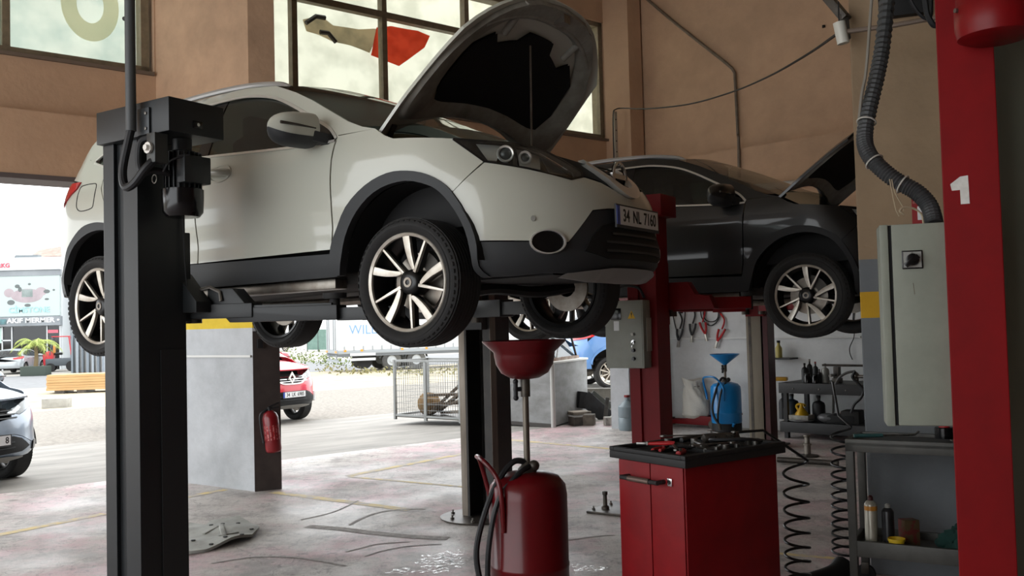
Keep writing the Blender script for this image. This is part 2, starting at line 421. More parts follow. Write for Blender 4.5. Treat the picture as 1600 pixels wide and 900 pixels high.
# ---- windows
frame_m = mat('window_frame_brown', '#84765f', .55, c2='#6f6350', scale=12)
pane_m = glass('window_glass', (.93, .95, .93))
def window(name, t0, t1, ts, zs, label):
    o = MB().span((t0-.02, .05, Z_SILL-.0), (t1+.02, .22, Z_SILL+.07)).span((t0-.02, .05, Z_WTOP-.07), (t1+.02, .22, Z_WTOP)).span((t0-.02, .05, Z_SILL), (t0+.06, .22, Z_WTOP)).span((t1-.06, .05, Z_SILL), (t1+.02, .22, Z_WTOP)).build(name, frame_m, smooth=None)
    o.matrix_world = FM; struct(o, label)
    MB().span((t0-.05, -.04, Z_SILL-.035), (t1+.05, .05, Z_SILL)).build('window_sill', mat('sill_stone', '#6c5d50', .7), o, smooth=None)
    for t in ts: MB().span((t-.035, .07, Z_SILL+.07), (t+.035, .18, Z_WTOP-.07)).build('mullion', frame_m, o, smooth=None)
    for z in zs: MB().span((t0+.06, .075, z-.04), (t1-.06, .175, z+.04)).build('transom', frame_m, o, smooth=None)
    xs = [t0+.06]+list(ts)+[t1-.06]; hs = [Z_SILL+.07]+list(zs)+[Z_WTOP-.07]
    for a, b in zip(xs, xs[1:]):
        for c, d in zip(hs, hs[1:]): MB().span((a, .12, c), (b, .126, d)).build('pane', pane_m, o, smooth=None)
    return o
window('window_1', w1l, w1r, [fac(12, 30)[0], fac(12, 30)[0]-1.55], [], 'wide brown framed window high on the left wall')
zt = fac(600, 19)[1]
window('window_2', w2l, w2r, [fac(465, 60)[0], fac(606, 60)[0], fac(735, 60)[0], fac(840, 60)[0]], [zt], 'large brown framed window divided into many panes behind the raised bonnet')

# ---- right wall with its ledge, pipes on it
zl = rwl(1200, 227.5)[1]
mb = MB().span((-.3, 0, 0), (16, .3, CEIL)).span((0.05, -.12, 1.9), (16, 0, zl))
mb.span((0.05, -.02, 0), (16, 0, 1.9))
wall_right = mb.build('wall_right', paint_wall, smooth=None); wall_right.matrix_world = RWM; struct(wall_right, 'right hand wall, tan above a ledge and light grey below')

# ---- wall behind and the left side, ceiling with beams
mb = MB().span((T_LEFT-.3, BACK-.3, 0), (18, BACK, CEIL)); facade_obj(mb, 'wall_back', paint_back, 'tan wall behind the camera')
mb = MB().span((T_LEFT-.3, BACK, 5.4), (T_LEFT, .3, CEIL)).span((T_LEFT-.3, -.4, 0), (T_LEFT, .3, 5.4)).span((T_LEFT-.3, BACK, 0), (T_LEFT, -11.5, 5.4))  # out of view; wide opening added and sized to bring daylight into the hall
facade_obj(mb, 'wall_left', paint_tan, 'unseen left side of the hall, opened wide to let daylight in, with a beam over it')
e16 = COR + RWD*16
poly = [fw(T_LEFT-.3, .3), fw(T_COR+.5, .3), e16+RWN*.3, e16-RWN*24, fw(T_LEFT-.3, BACK-.3)]
struct(MB().prism([(p.x, p.y) for p in poly], CEIL, CEIL+.25).build('ceiling', mat('ceiling_paint', '#a39788', .8), smooth=None), 'plain ceiling of the workshop')
mb = MB().bar(e16+Vector((0, 0, CEIL/2)), e16-RWN*24+Vector((0, 0, CEIL/2)), .3, CEIL); struct(mb.build('wall_far_right', paint_back, smooth=None), 'closed end wall to the right of the camera')

# ---- near pillar on the right
pl0 = on_z(1361, 897); px_ = Vector((.93, -.35, 0)).normalized(); pn_ = Vector((-px_.y, px_.x, 0))
poly = [pl0, pl0+px_*.75, pl0+px_*.75+pn_*.55, pl0+pn_*.55]
pillar = struct(MB().prism([(p.x, p.y) for p in poly], 0, CEIL).build('wall_pillar', paint_pillar, smooth=None, bevel=.006), 'near square pillar, grey below with a yellow band and tan above')

# ================================================================== cars: panels are cut out of one body surface P(q, z)
def tab_smooth(tab):
    out = []; P = [tab[0]]+list(tab)+[tab[-1]]
    for i in range(1, len(P)-2):
        for k in range(6):
            t = k/6
            out.append(tuple(.5*(2*P[i][j]+(P[i+1][j]-P[i-1][j])*t+(2*P[i-1][j]-5*P[i][j]+4*P[i+1][j]-P[i+2][j])*t*t+(3*P[i][j]-P[i-1][j]-3*P[i+1][j]+P[i+2][j])*t**3) for j in (0, 1)))
    out.append(tab[-1]); return out
def tab_at(tab, z):
    if z <= tab[0][0]: return tab[0][1]
    for (a, b), (c, d) in zip(tab, tab[1:]):
        if z <= c: return b+(d-b)*(z-a)/max(1e-9, c-a)
    return tab[-1][1]
SIDE = tab_smooth([(.25, -.12), (.36, -.05), (.45, -.02), (.55, -.012), (.65, -.018), (.76, -.004), (.88, .004), (1.0, .0), (1.08, -.012), (1.14, -.03), (1.2, -.05), (1.3, -.09), (1.4, -.135), (1.5, -.182), (1.58, -.228), (1.63, -.268), (1.66, -.31), (1.69, -.42)])
FRONT = tab_smooth([(.25, -.22), (.34, -.07), (.40, -.01), (.48, 0), (.58, -.012), (.68, -.02), (.76, -.035), (.84, -.08), (.90, -.14), (.98, -.24), (1.06, -.36), (1.2, -.6)])
REAR = tab_smooth([(.25, -.12), (.36, -.04), (.5, 0), (.7, 0), (.85, -.02), (1.0, -.07), (1.15, -.13), (1.25, -.22), (1.4, -.38), (1.55, -.55), (1.68, -.7)])
class Plan:
    def __init__(s, xf=.885, xr=-3.40, w=.9, a=.9, n=2.4, b=.5, m=2.6, q0=.2):
        pts = []; N = 70
        for i in range(N+1):
            t = math.pi/2*i/N; pts.append((xf-a+a*max(0, math.cos(t))**(2/n), w*math.sin(t)**(2/n)))
        x = xf-a-.05
        while x > xr+b+.02: pts.append((x, w)); x -= .05
        for i in range(N, -1, -1):
            t = math.pi/2*i/N; pts.append((xr+b-b*max(0, math.cos(t))**(2/m), w*math.sin(t)**(2/m)))
        q = [0.]
        for p, r in zip(pts, pts[1:]): q.append(q[-1]-math.hypot(p[0]-r[0], p[1]-r[1]))
        for i, p in enumerate(pts):
            if p[0] < q0: sh = p[0]-q[i]; break
        s.p = pts; s.q = [v+sh for v in q]; s.Qf = s.q[0]; s.Qr = s.q[-1]
    def c(s, q):
        Q = s.q; lo, hi = 0, len(Q)-1
        q = min(Q[0], max(Q[-1], q))
        while hi-lo > 1:
            m = (lo+hi)//2
            if Q[m] >= q: lo = m
            else: hi = m
        t = min(1, max(0, (Q[lo]-q)/max(1e-9, Q[lo]-Q[lo+1]))); a, b = s.p[lo], s.p[lo+1]
        return a[0]+(b[0]-a[0])*t, a[1]+(b[1]-a[1])*t
    def P(s, q, z, extra=0.):
        sg = -1
        if q > s.Qf: q = 2*s.Qf-q; sg = 1
        if q < s.Qr: q = 2*s.Qr-q; sg = 1
        x, y = s.c(q); e = .03
        x1, y1 = s.c(q+e); x2, y2 = s.c(q-e); dx, dy = x1-x2, y1-y2; l = math.hypot(dx, dy) or 1
        nx, ny = -dy/l, dx/l
        if q >= s.Qf-1e-6: nx, ny = 1, 0
        if q <= s.Qr+1e-6: nx, ny = -1, 0
        so = tab_at(SIDE, z)
        w = min(1, abs(nx))**1.3; off = so*(1-w)+tab_at(FRONT if nx > 0 else REAR, z)*w + extra
        return Vector((x+nx*off, sg*max(0.0, y+ny*off), z))
PL = Plan(); QF, QR = PL.Qf, PL.Qr
def inside(p, poly):
    c = False; n = len(poly); j = n-1
    for i in range(n):
        a, b = poly[i], poly[j]
        if (a[1] > p[1]) != (b[1] > p[1]) and p[0] < (b[0]-a[0])*(p[1]-a[1])/(b[1]-a[1])+a[0]: c = not c
        j = i
    return c
def densify(poly, res, closed=True):
    out = []; n = len(poly)
    for i in range(n if closed else n-1):
        a, b = poly[i], poly[(i+1) % n]; k = max(1, int(math.hypot(a[0]-b[0], a[1]-b[1])/res))
        out += [(a[0]+(b[0]-a[0])*t/k, a[1]+(b[1]-a[1])*t/k) for t in range(k)]
    if not closed: out.append(poly[-1])
    return out
def curve2(pts, k=5): return [(p.x, p.y) for p in smooth_path([(a, b, 0) for a, b in pts], k)]
def fill2d(loops, res):
    """triangulated 2D region (even-odd loops) with an interior grid"""
    vs = []; es = []
    L = [densify(l, res) for l in loops]
    for l in L:
        b = len(vs); n = len(l); vs += l; es += [(b+i, b+(i+1) % n) for i in range(n)]
    xs = [p[0] for p in vs]; ys = [p[1] for p in vs]; nb = list(vs)
    y = min(ys)+res*.6
    while y < max(ys):
        x = min(xs)+res*.6
        while x < max(xs):
            if sum(inside((x, y), l) for l in L) % 2 and min((x-p[0])**2+(y-p[1])**2 for p in nb) > (.55*res)**2: vs.append((x, y))
            x += res
        y += res
    r = geometry.delaunay_2d_cdt([Vector(p) for p in vs], es, [], 0, 1e-6)
    V = [(p.x, p.y) for p in r[0]]
    T = [f for f in r[2] if sum(inside((sum(V[i][0] for i in f)/len(f), sum(V[i][1] for i in f)/len(f)), l) for l in L) % 2]
    return V, T
def panel(loops, extra=0., thick=.012, res=.05, fn=None):
    """solid skin over the (q, z) region"""
    V, T = fill2d(loops, res); fn = fn or PL.P; n = len(V)
    mb = MB()
    mb.v = [fn(q, z, extra) for q, z in V]
    inner = [fn(q, z, extra-thick) for q, z in V]
    if T:
        a, b, c = (mb.v[i] for i in T[0][:3]); d = mb.v[T[0][0]]-inner[T[0][0]]
        if (b-a).cross(c-a).dot(d) < 0: T = [t[::-1] for t in T]
    mb.v += inner; mb.f = list(T)+[tuple(i+n for i in t[::-1]) for t in T]
    cnt = {}
    for t in T:
        for a, b in zip(t, t[1:]+t[:1]): cnt[(a, b)] = 1
    for (a, b) in cnt:
        if (b, a) not in cnt: mb.f.append((b, a, a+n, b+n))
    return mb
# ---- outlines in (q, z), measured on the white car
GAP1 = [(-.474, 1.16), (-.492, 1.03), (-.497, .95), (-.5, .80), (-.51, .66), (-.52, .545)]
ARCH_O = curve2([(.466, .338), (.417, .392), (.413, .518), (.385, .606), (.335, .706), (.265, .804), (.163, .869), (.049, .901), (-.089, .905), (-.241, .859), (-.389, .76), (-.486, .625), (-.52, .52), (-.525, .40)], 3)
ARCH_I = curve2([(.42, .338), (.387, .378), (.38, .46), (.358, .566), (.302, .68), (.235, .768), (.161, .817), (.031, .851), (-.133, .833), (-.27, .765), (-.388, .647), (-.436, .503), (-.471, .40)], 3)
WBQ = -2.646
RARCH_O = curve2([(-2.15, .40), (-2.16, .53), (-2.2, .64), (-2.30, .77), (-2.43, .85), (-2.558, .885), (-2.665, .89), (-2.775, .87), (-2.886, .806), (-2.986, .718), (-3.045, .62), (-3.07, .53)], 3)
RARCH_I = curve2([(-2.205, .40), (-2.21, .50), (-2.25, .61), (-2.33, .72), (-2.44, .80), (-2.562, .835), (-2.722, .822), (-2.873, .757), (-2.98, .66), (-3.02, .58), (-3.03, .50)], 3)
HEADLIGHT = [(.29, 1.045), (.435, 1.03), (.682, 1.024), (.90, 1.0), (1.0, .95), (1.084, .885), (1.06, .85), (.954, .827), (.694, .878), (.461, .917)]
BELT = [(-.478, 1.135), (-.595, 1.130), (-1.009, 1.156), (-1.475, 1.187), (-1.62, 1.195), (-2.2, 1.225), (-2.6, 1.262), (-2.78, 1.32)]
DLO_TOP = curve2([(-.474, 1.15), (-.52, 1.20), (-.581, 1.243), (-.769, 1.345), (-.957, 1.444), (-1.124, 1.514), (-1.321, 1.56), (-1.513, 1.578), (-1.9, 1.57), (-2.3, 1.525), (-2.6, 1.44), (-2.78, 1.34)], 3)
ROOF_E = [(-.20, 1.163), (-.30, 1.19), (-.418, 1.240), (-.52, 1.297), (-.764, 1.431), (-.937, 1.515), (-1.15, 1.60), (-1.5, 1.655), (-2.0, 1.663), (-2.5, 1.63), (-2.85, 1.56)]
TAIL_E = [(-2.85, 1.56), (-2.93, 1.47), (-3.0, 1.36), (-3.06, 1.24), (-3.1, 1.18)]
def mirq(poly, c=None): c = QF if c is None else c; return [(2*c-a, b) for a, b in reversed(poly)]

black_trim = mat('black_plastic_trim', '#2b2d2f', .55, bump=.05, bscale=300)
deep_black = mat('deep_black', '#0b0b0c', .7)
gloss_black = mat('gloss_black', '#0d0d0f', .18)
rubber = mat('tyre_rubber', '#1b1b1c', .72, c2='#242322', scale=30)
chrome = mat('chrome', '#c9cacb', .12, 1.0)
satin = mat('satin_chrome', '#d6d4ce', .28, .55)
dull_metal = mat('dull_metal', '#8a857d', .38, .9, c2='#6a5f55', scale=8)
alloy = mat('machined_alloy', '#cfcac0', .32, .55, c2='#b3aa9c', scale=14)
wheel_black = mat('wheel_black', '#121213', .3)
car_glass = glass('car_glass', (.36, .42, .41))
screen_glass = glass('windscreen_glass', (.5, .56, .54))
lens_glass = glass('lamp_lens', (.88, .9, .9))
red_lens = mat('red_lamp_lens', '#b3131c', .15, coat=.5)
amber = mat('amber', '#e08a1a', .3)
plate_white = mat('plate_white', '#d9dadb', .4)
plate_blue = mat('plate_blue', '#1d3f9a', .4)
ink = mat('ink_black', '#101010', .6)
int_fabric = mat('seat_fabric', '#232426', .85)

def spoke_shapes():
    """one machined V of the wheel: wide curved arm and thin arm, as polygons in (radius fraction, degrees)"""
    path = [(.96, 0, .085), (.78, 1, .080), (.6, 3, .070), (.45, 8, .062), (.34, 16, .055), (.27, 27, .040)]
    def pol(r, a): return Vector((r*math.sin(R(a)), r*math.cos(R(a)), 0))
    L = []; Rr = []
    for r, a, w in path:
        p = pol(r, a); t = Vector((math.cos(R(a)), -math.sin(R(a)), 0)); L.append(p-t*w); Rr.append(p+t*w)
    wide = smooth_path(L, 3)+smooth_path(Rr, 3)[::-1]
    a, b = pol(.97, 31), pol(.24, 34); n = (b-a).normalized(); n = Vector((-n.y, n.x, 0))
    thin = [a-n*.022, b-n*.034, b+n*.034, a+n*.022]
    return [(p.x, p.y) for p in wide], [(p.x, p.y) for p in thin]
WIDE, THIN = spoke_shapes()
_wheel_cache = {}
def make_wheel(parent, loc, side, rad, rim, width=.225, style='v5', steer=0.0, face=None):
    """side -1: outer face points to -y. parts: wheel (rim) > tyre, spoke, hub_cap, brake_disc"""
    key = (side, rad, rim, width, style, face)
    if key not in _wheel_cache:
        # local wheel axis = z, outer face at +z; turned so that +z -> side*y
        T = Matrix.Rotation(R(-90*side), 4, 'X')
        if side < 0: T = Matrix(((1, 0, 0, 0), (0, 0, -1, 0), (0, 1, 0, 0), (0, 0, 0, 1)))
        else: T = Matrix(((-1, 0, 0, 0), (0, 0, 1, 0), (0, 1, 0, 0), (0, 0, 0, 1)))
        w = width/2; D = {}
        prof = [(rim*.985, -w*.8), (rim+.012, -w*.97), (rim+(rad-rim)*.45, -w*1.06), (rad-.03, -w*1.0), (rad-.006, -w*.86)]
        for k in range(-3, 4):
            c = w*.78*k/3.5
            prof += [(rad-.001, c-.016), (rad, c+.010), (rad-.009, c+.011), (rad-.009, c+.017)]
        prof += [(rad-.006, w*.86), (rad-.03, w*1.0), (rad-.045, w*1.03), (rad-.05, w*1.02), (rim+(rad-rim)*.45, w*1.06), (rim+.012, w*.97), (rim*.985, w*.8)]
        D['tyre'] = MB().lathe(prof, 64, cap=False).xf(T).mesh('tyre', rubber, smooth=40)
        # tread blocks: sipes as fine raised bars across the shoulders
        bl = MB()
        for k in range(56):
            a = 2*math.pi*k/56
            for sgn in (-1, 1):
                m = Matrix.Rotation(a, 4, 'Z')
                bl.add([m @ Vector(p) for p in ((rad-.012, -.012, sgn*w*.70), (rad-.012, .010, sgn*w*.70), (rad-.022, .014, sgn*w*1.0), (rad-.022, -.008, sgn*w*1.0), (rad-.001, -.010, sgn*w*.70), (rad-.001, .008, sgn*w*.70), (rad-.019, .012, sgn*w*.99), (rad-.019, -.006, sgn*w*.99))], [(0, 1, 2, 3), (4, 7, 6, 5), (0, 4, 5, 1), (1, 5, 6, 2), (2, 6, 7, 3), (3, 7, 4, 0)])
        D['tread'] = bl.xf(T).mesh('tread', rubber, smooth=None)
        D['rim'] = MB().lathe([(rim*.93, -w*.9), (rim, -w*.95), (rim*.92, -w*.6), (rim*.86, -w*.2), (rim*.90, w*.6), (rim*.935, w*.74)], 64, cap=False).xf(T).mesh('wheel', wheel_black, smooth=50, fix=False)
        D['lip'] = MB().lathe([(rim*.925, w*.72), (rim*.93, w*.84), (rim*.985, w*.90), (rim*1.0, w*.86), (rim*1.0, w*.7)], 64, cap=False).xf(T).mesh('rim_lip', alloy, smooth=40, fix=False)
        z1 = w*.80
        if style == 'v5':
            f = MB().prism([(x*rim, y*rim) for x, y in WIDE], z1-.02, z1).xf(Matrix.Identity(4)); D['wide'] = f
            D['thin'] = MB().prism([(x*rim, y*rim) for x, y in THIN], z1-.02, z1)
            # dish: hub end sits deeper than the rim end
            back = MB()
            for k in range(5):
                m = Matrix.Rotation(R(-72*k), 4, 'Z')
                back.prism([(x*rim*1.0, y*rim) for x, y in WIDE], z1-.055, z1-.021, m)
                back.prism([(x*rim*1.0, y*rim) for x, y in [(a*1.0, b) for a, b in THIN]], z1-.055, z1-.021, m)
            def dish(mb):
                for p in mb.v: p.z -= .022*(1-min(1, math.hypot(p.x, p.y)/(rim*.9)))
                return mb
            D['spokes'] = []
            for k in range(5):
                m = Matrix.Rotation(R(-72*k), 4, 'Z')
                mm = MB().prism([(x*rim, y*rim) for x, y in WIDE], z1-.02, z1, m).prism([(x*rim, y*rim) for x, y in THIN], z1-.02, z1+.001, m)
                D['spokes'].append(dish(mm).xf(T).mesh('spoke', face or alloy, smooth=30, bevel=.0015))
            D['back'] = dish(back).xf(T).mesh('spoke_back', wheel_black, smooth=30)
        else:
            n = 5 if style == 'five' else 10
            D['spokes'] = []
            for k in range(n):
                m = Matrix.Rotation(2*math.pi*k/n, 4, 'Z'); ww = .16 if n == 5 else .085
                D['spokes'].append(MB().prism([(-ww*.5*rim, .1*rim), (ww*.5*rim, .1*rim), (ww*rim*.7, .95*rim), (-ww*rim*.7, .95*rim)], z1-.03, z1, m).xf(T).mesh('spoke', face or alloy, smooth=30))
            D['back'] = None
        D['hub'] = MB().lathe([(.0001, z1-.005), (.038, z1-.006), (.052, z1-.012), (rim*.25, z1-.022), (rim*.27, z1-.05), (rim*.27, z1-.1)], 32, cap=False).xf(T).mesh('hub_cap', wheel_black, smooth=40, fix=False)
        D['badge'] = MB().lathe([(.014, z1-.005), (.014, z1-.001), (.026, z1-.001), (.026, z1-.006)], 24, cap=False).xf(T).mesh('badge', dull_metal, smooth=30)
        D['disc'] = MB().lathe([(.06, -w*.1), (.155, -w*.1), (.155, -w*.1-.022), (.06, -w*.1-.022)], 40, closed=True).xf(T).mesh('brake_disc', dull_metal, smooth=40)
        D['cal'] = MB().prism([(.09*math.cos(a), .09*math.sin(a)) for a in [R(x) for x in range(20, 81, 10)]]+[(.172*math.cos(a), .172*math.sin(a)) for a in [R(x) for x in range(80, 19, -10)]], -w*.1-.05, w*.1).xf(T).mesh('brake_caliper', mat('caliper_grey', '#55524e', .6), smooth=30)
        _wheel_cache[key] = D
    D = _wheel_cache[key]
    r = shared('wheel', D['rim'], parent, loc, (0, 0, steer))
    for nm, k in (('tyre', 'tyre'), ('rim_lip', 'lip'), ('hub_cap', 'hub'), ('badge', 'badge'), ('brake_disc', 'disc'), ('brake_caliper', 'cal')): shared(nm, D[k], r)
    for s_ in D['spokes']: shared('spoke', s_, r)
    shared('tread', D['tread'], r)['kind'] = 'stuff'
    if D['back']: shared('spoke_back', D['back'], r)
    return r

def strip(poly, w, extra, thick, fn=None):
    """band of width w along a (q, z) polyline, standing proud of the body"""
    fn = fn or PL.P; n = len(poly); L = []; Rr = []
    for i, p in enumerate(poly):
        a, b = poly[max(0, i-1)], poly[min(n-1, i+1)]; d = (b[0]-a[0], b[1]-a[1]); l = math.hypot(*d) or 1; nx, ny = -d[1]/l*w/2, d[0]/l*w/2
        L.append((p[0]+nx, p[1]+ny)); Rr.append((p[0]-nx, p[1]-ny))
    rows = [[fn(*a, extra-thick) for a in L], [fn(*a, extra) for a in L], [fn(*a, extra) for a in Rr], [fn(*a, extra-thick) for a in Rr]]
    rows.append(rows[0])
    return MB().grid(rows)

def make_car(name, label, cat, mw, paint, sc=(1, 1, 1), bonnet=0.0, res=.05, front='v', plate=None, wheel_r=.335, rim=.256, wstyle='v5', droop=0.0, lower=None, trim=None, rear_plate=None, wheelface=None, glassm=None, rails=True, detail=True, rim_w=.225):
    root = thing(name, label, cat, mw=mw)
    S = Matrix.Diagonal((sc[0], sc[1], sc[2], 1)); glassm = glassm or car_glass; lower = lower or black_trim; trim = trim or satin
    def put(mb, nm, m, parent=None, both=False, smooth=35, lab=None, bevel=0.0, fix=False):
        out = []
        for k in range(2 if both else 1):
            c = MB(); c.v = [p.copy() for p in mb.v]; c.f = list(mb.f)
            if k: c.mirror_y()
            c.xf(S); out.append(c.build(nm, m, parent or root, bevel, smooth, fix=fix, label=lab))
        return out
    # --- side panels, both sides
    fender = [(-.468, 1.163), (-.202, 1.163), (-.13, 1.115), (-.062, 1.086), (.12, 1.066), (.287, 1.047), (.456, .917), (.298, .775)] + [p for p in ARCH_O if p[1] > .545 and p[0] < .3] + [(-.514, .545)] + [(a+.006, b) for a, b in reversed(GAP1[1:-1])]
    put(panel([fender], 0, res=res), 'front_fender', paint, both=True)
    door = [(a-.004, b) for a, b in GAP1[1:]] + [(-1.62, .548)] + [(-1.62, 1.19)] + [p for p in reversed(BELT) if -1.6 < p[0] < -.48] + [(-.484, 1.13)]
    d1 = put(panel([door], 0, res=res), 'front_door', paint, both=True)
    rd = [(-1.63, .548), (-2.14, .555)] + [p for p in RARCH_O if p[1] > .56 and p[0] > -2.5] + [(-2.5, .95), (-2.6, 1.12), (-2.62, 1.255), (-2.2, 1.218), (-1.63, 1.19)]
    d2 = put(panel([rd], 0, res=res), 'rear_door', paint, both=True)
    qp = [p for p in RARCH_O if p[0] < -2.5 and p[1] > .7] + [(-3.0, .74), (-3.12, .98), (-3.0, 1.075), (-2.888, 1.147), (-2.862, 1.195), (-3.06, 1.235), (-3.0, 1.36), (-2.93, 1.40), (-2.82, 1.33), (-2.62, 1.262), (-2.61, 1.12), (-2.51, .96), (-2.512, .89)]
    qo = put(panel([qp], 0, res=res), 'rear_quarter', paint, both=True)
    if detail:
        for k, o in enumerate(qo[:1]): put(strip(densify(curve2([(-2.665, 1.10), (-2.665, 1.02), (-2.69, .992), (-2.80, .985), (-2.85, 1.01), (-2.862, 1.06), (-2.862, 1.13), (-2.84, 1.165), (-2.72, 1.168), (-2.675, 1.155), (-2.665, 1.10)], 4), .03, False), .006, .002, .004), 'fuel_flap_seam', deep_black, o)
    put(panel([[(-.525, .52)]+[(-2.15, .552), (-2.16, .40), (-.50, .395)]], .004, .02, res), 'sill_cladding', lower, both=True)
    put(panel([[(-.505, .535), (-.6, .395), (-.49, .395)]], .012, .02, res), 'mud_guard', lower, both=True)
    put(panel([ARCH_O+ARCH_I[::-1]], .014, .05, res), 'wheel_arch_trim', lower, both=True)
    put(panel([RARCH_O+RARCH_I[::-1]], .014, .05, res), 'wheel_arch_trim', lower, both=True)
    # --- greenhouse
    frame_o = ROOF_E + TAIL_E[1:] + [(-3.0, 1.34), (-2.93, 1.41), (-2.84, 1.36)] + BELT[::-1][0:1] + [(a, b-.006) for a, b in reversed(BELT)][1:] + [(-.468, 1.168)]
    hole = DLO_TOP + [(a, b+.004) for a, b in reversed(BELT)]
    frame_o = ROOF_E + TAIL_E[1:3] + [(-2.86, 1.36), (-2.80, 1.305)] + [(a, b-.006) for a, b in reversed(BELT)][1:] + [(-.466, 1.168)]
    put(panel([frame_o, [p for p in hole]], 0, .02, res), 'side_frame', paint, both=True)
    def glz(a, b):
        top = [p for p in DLO_TOP if b < p[0] < a]; bot = [p for p in BELT if b < p[0] < a]
        def it(c, x):
            for p, q_ in zip(c, c[1:]):
                if q_[0] <= x <= p[0]: return p[1]+(q_[1]-p[1])*(x-p[0])/min(-1e-9, q_[0]-p[0])
            return c[-1][1] if x < c[-1][0] else c[0][1]
        return [(a, it(BELT, a))]+bot+[(b, it(BELT, b))]+[(b, it(DLO_TOP, b))]+top[::-1]+[(a, it(DLO_TOP, a))]
    for a, b in ((-.62, -1.58), (-1.66, -2.45), (-2.49, -2.76)): put(panel([glz(a, b)], -.012, .004, res), 'side_window', glassm, both=True)
    for a, b in ((-.476, -.63), (-1.57, -1.67), (-2.44, -2.5)): put(panel([glz(a, b)], -.008, .012, res), 'window_post', gloss_black, both=True)
    put(strip(DLO_TOP, .016, .008, .012), 'window_trim', trim, both=True)
    put(strip(densify([(a, b+.002) for a, b in BELT], .08, False), .014, .012, .014), 'window_trim', trim, both=True)
    # roof and windscreens span the car between the edges of the side frames
    def across(edge, bx, bz, n=16, lift=0.0):
        rows = []
        for (q, z), u, w_ in zip(edge, bx, bz):
            p = PL.P(q, z, 0); y = abs(p.y)
            rows.append([Vector((p.x+u*(1-(t*t)), t*y, z+lift+w_*(1-t*t))) for t in [2*i/n-1 for i in range(n+1)]])
        return rows
    ws = [(a, b) for a, b in densify(ROOF_E[:6], .09, False)] + [ROOF_E[6]]
    k = len(ws)
    bx = [.26-.12*i/(k-1) for i in range(k)]; bz = [.06-.012*i/(k-1) for i in range(k)]
    put(MB().grid(across(ws[1:], bx[1:], bz[1:])), 'windscreen', screen_glass, smooth=60, fix=True)
    re_ = densify(ROOF_E[6:], .1, False); k2 = len(re_)
    bx2 = [.14-.30*i/(k2-1) for i in range(k2)]
    ro = MB().grid(across(re_, bx2, [.048]*k2)); roof = put(ro, 'roof', paint, smooth=60, fix=True)[0]
    te = densify(TAIL_E, .06, False); k3 = len(te)
    put(MB().grid(across(te, [-.16-.10*i/(k3-1) for i in range(k3)], [.048-.04*i/(k3-1) for i in range(k3)])), 'rear_window', glassm, smooth=60, fix=True)
    if rails:
        for sg in (-1, 1):
            pts = []
            for q, z, l in ((-1.12, 1.585, .0), (-1.22, 1.615, .012), (-1.5, 1.648, .018), (-1.9, 1.66, .018), (-2.3, 1.645, .018), (-2.6, 1.615, .012), (-2.75, 1.59, .0)):
                pts.append((q, sg*.57, z+l+.012))
            put(MB().tube(smooth_path(pts, 5), .019, 8), 'roof_rail', mat('satin_rail', '#b9babb', .3, .7))
    # --- rear
    tg = [(-3.12, .98), (-3.2, 1.04), (-3.0, 1.078), (-3.06, 1.20), (-3.1, 1.18)]
    put(panel([[(-3.13, .86), (-3.13, 1.03), (-3.11, 1.17)] + [(QR, 1.17)] + mirq([(-3.11, 1.17), (-3.13, 1.03), (-3.13, .86)][::-1][::-1], QR)], -.002, .015, res*1.4), 'tailgate', paint)
    put(panel([[(-2.864, 1.195), (-2.89, 1.148), (-2.997, 1.078), (-3.2, 1.035), (-3.62, 1.0), (-3.66, 1.10), (-3.3, 1.16), (-3.06, 1.20)]], .012, .04, res), 'tail_lamp', red_lens, both=True)
    rb = [(-3.06, .56), (-3.04, .64), (-2.985, .735), (-3.12, .975), (-3.3, .90), (QR, .85)]
    put(panel([rb + mirq(rb, QR)], 0, .02, res*1.2), 'rear_bumper', paint)
    rb2 = [(-3.07, .40), (-3.06, .55), (QR, .55)]
    put(panel([rb2 + mirq([(QR, .40)] + rb2[:1], QR)[::-1][::-1]] if False else [[(-3.05, .42), (-3.06, .56), (2*QR+3.06, .56), (2*QR+3.05, .42)]], .004, .02, res*1.4), 'rear_bumper_trim', lower)
    # --- front
    top = [(.42, .518), (.39, .606), (.34, .706), (.296, .77), (.461, .911), (.694, .872), (.954, .821), (1.065, .845)]
    if front == 'v':
        bump = top + [(1.20, .825), (1.30, .79), (1.38, .765)] + [(QF, .758)]
        low = [(QF, .69), (1.20, .685), (1.06, .668), (1.0, .61), (.884, .499), (.70, .507)]
    else:
        bump = top + [(1.10, .80), (1.3, .765)] + [(QF, .76)]
        low = [(QF, .62), (1.1, .615), (.99, .585), (.80, .50), (.6, .507)]
    right = low + bump      # QF bottom -> around -> QF top
    bm_ = [p for p in right]
    put(panel([bm_ + mirq(bm_)[1:-1]], 0, .02, res), 'front_bumper', paint)
    lw = [(QF, .345), (1.25, .342), (.764, .35), (.585, .34), (.466, .338), (.417, .392), (.415, .512)] + [(a, b-.006) for a, b in reversed(low)]
    put(panel([lw + mirq(lw)[1:-1]], -.004, .02, res), 'front_bumper_lower', lower)
    inn = [(QF, .42), (1.15, .42), (.98, .455), (1.03, .53), (1.12, .59), (1.22, .615), (QF, .62)] if front == 'v' else [(QF, .40), (1.0, .41), (.86, .46), (1.0, .56), (1.12, .595), (QF, .60)]
    gl = put(panel([inn + mirq(inn)[1:-1]], .006, .012, res), 'lower_grille', deep_black)[0]
    for z in ((.46, .505, .55) if detail else (.47, .53)):
        q0 = 1.12 if z < .54 else 1.18
        put(strip(densify([(q0, z), (2*QF-q0, z)], .08, False), .012, .018, .014), 'grille_slat', black_trim, gl)
    sk = [(QF, .30), (1.1, .305), (.86, .325), (.9, .345), (1.2, .372), (QF, .375)]
    put(panel([sk + mirq(sk)[1:-1]], .014, .02, res), 'skid_plate', mat('satin_grey_plastic', '#7f7d79', .45))
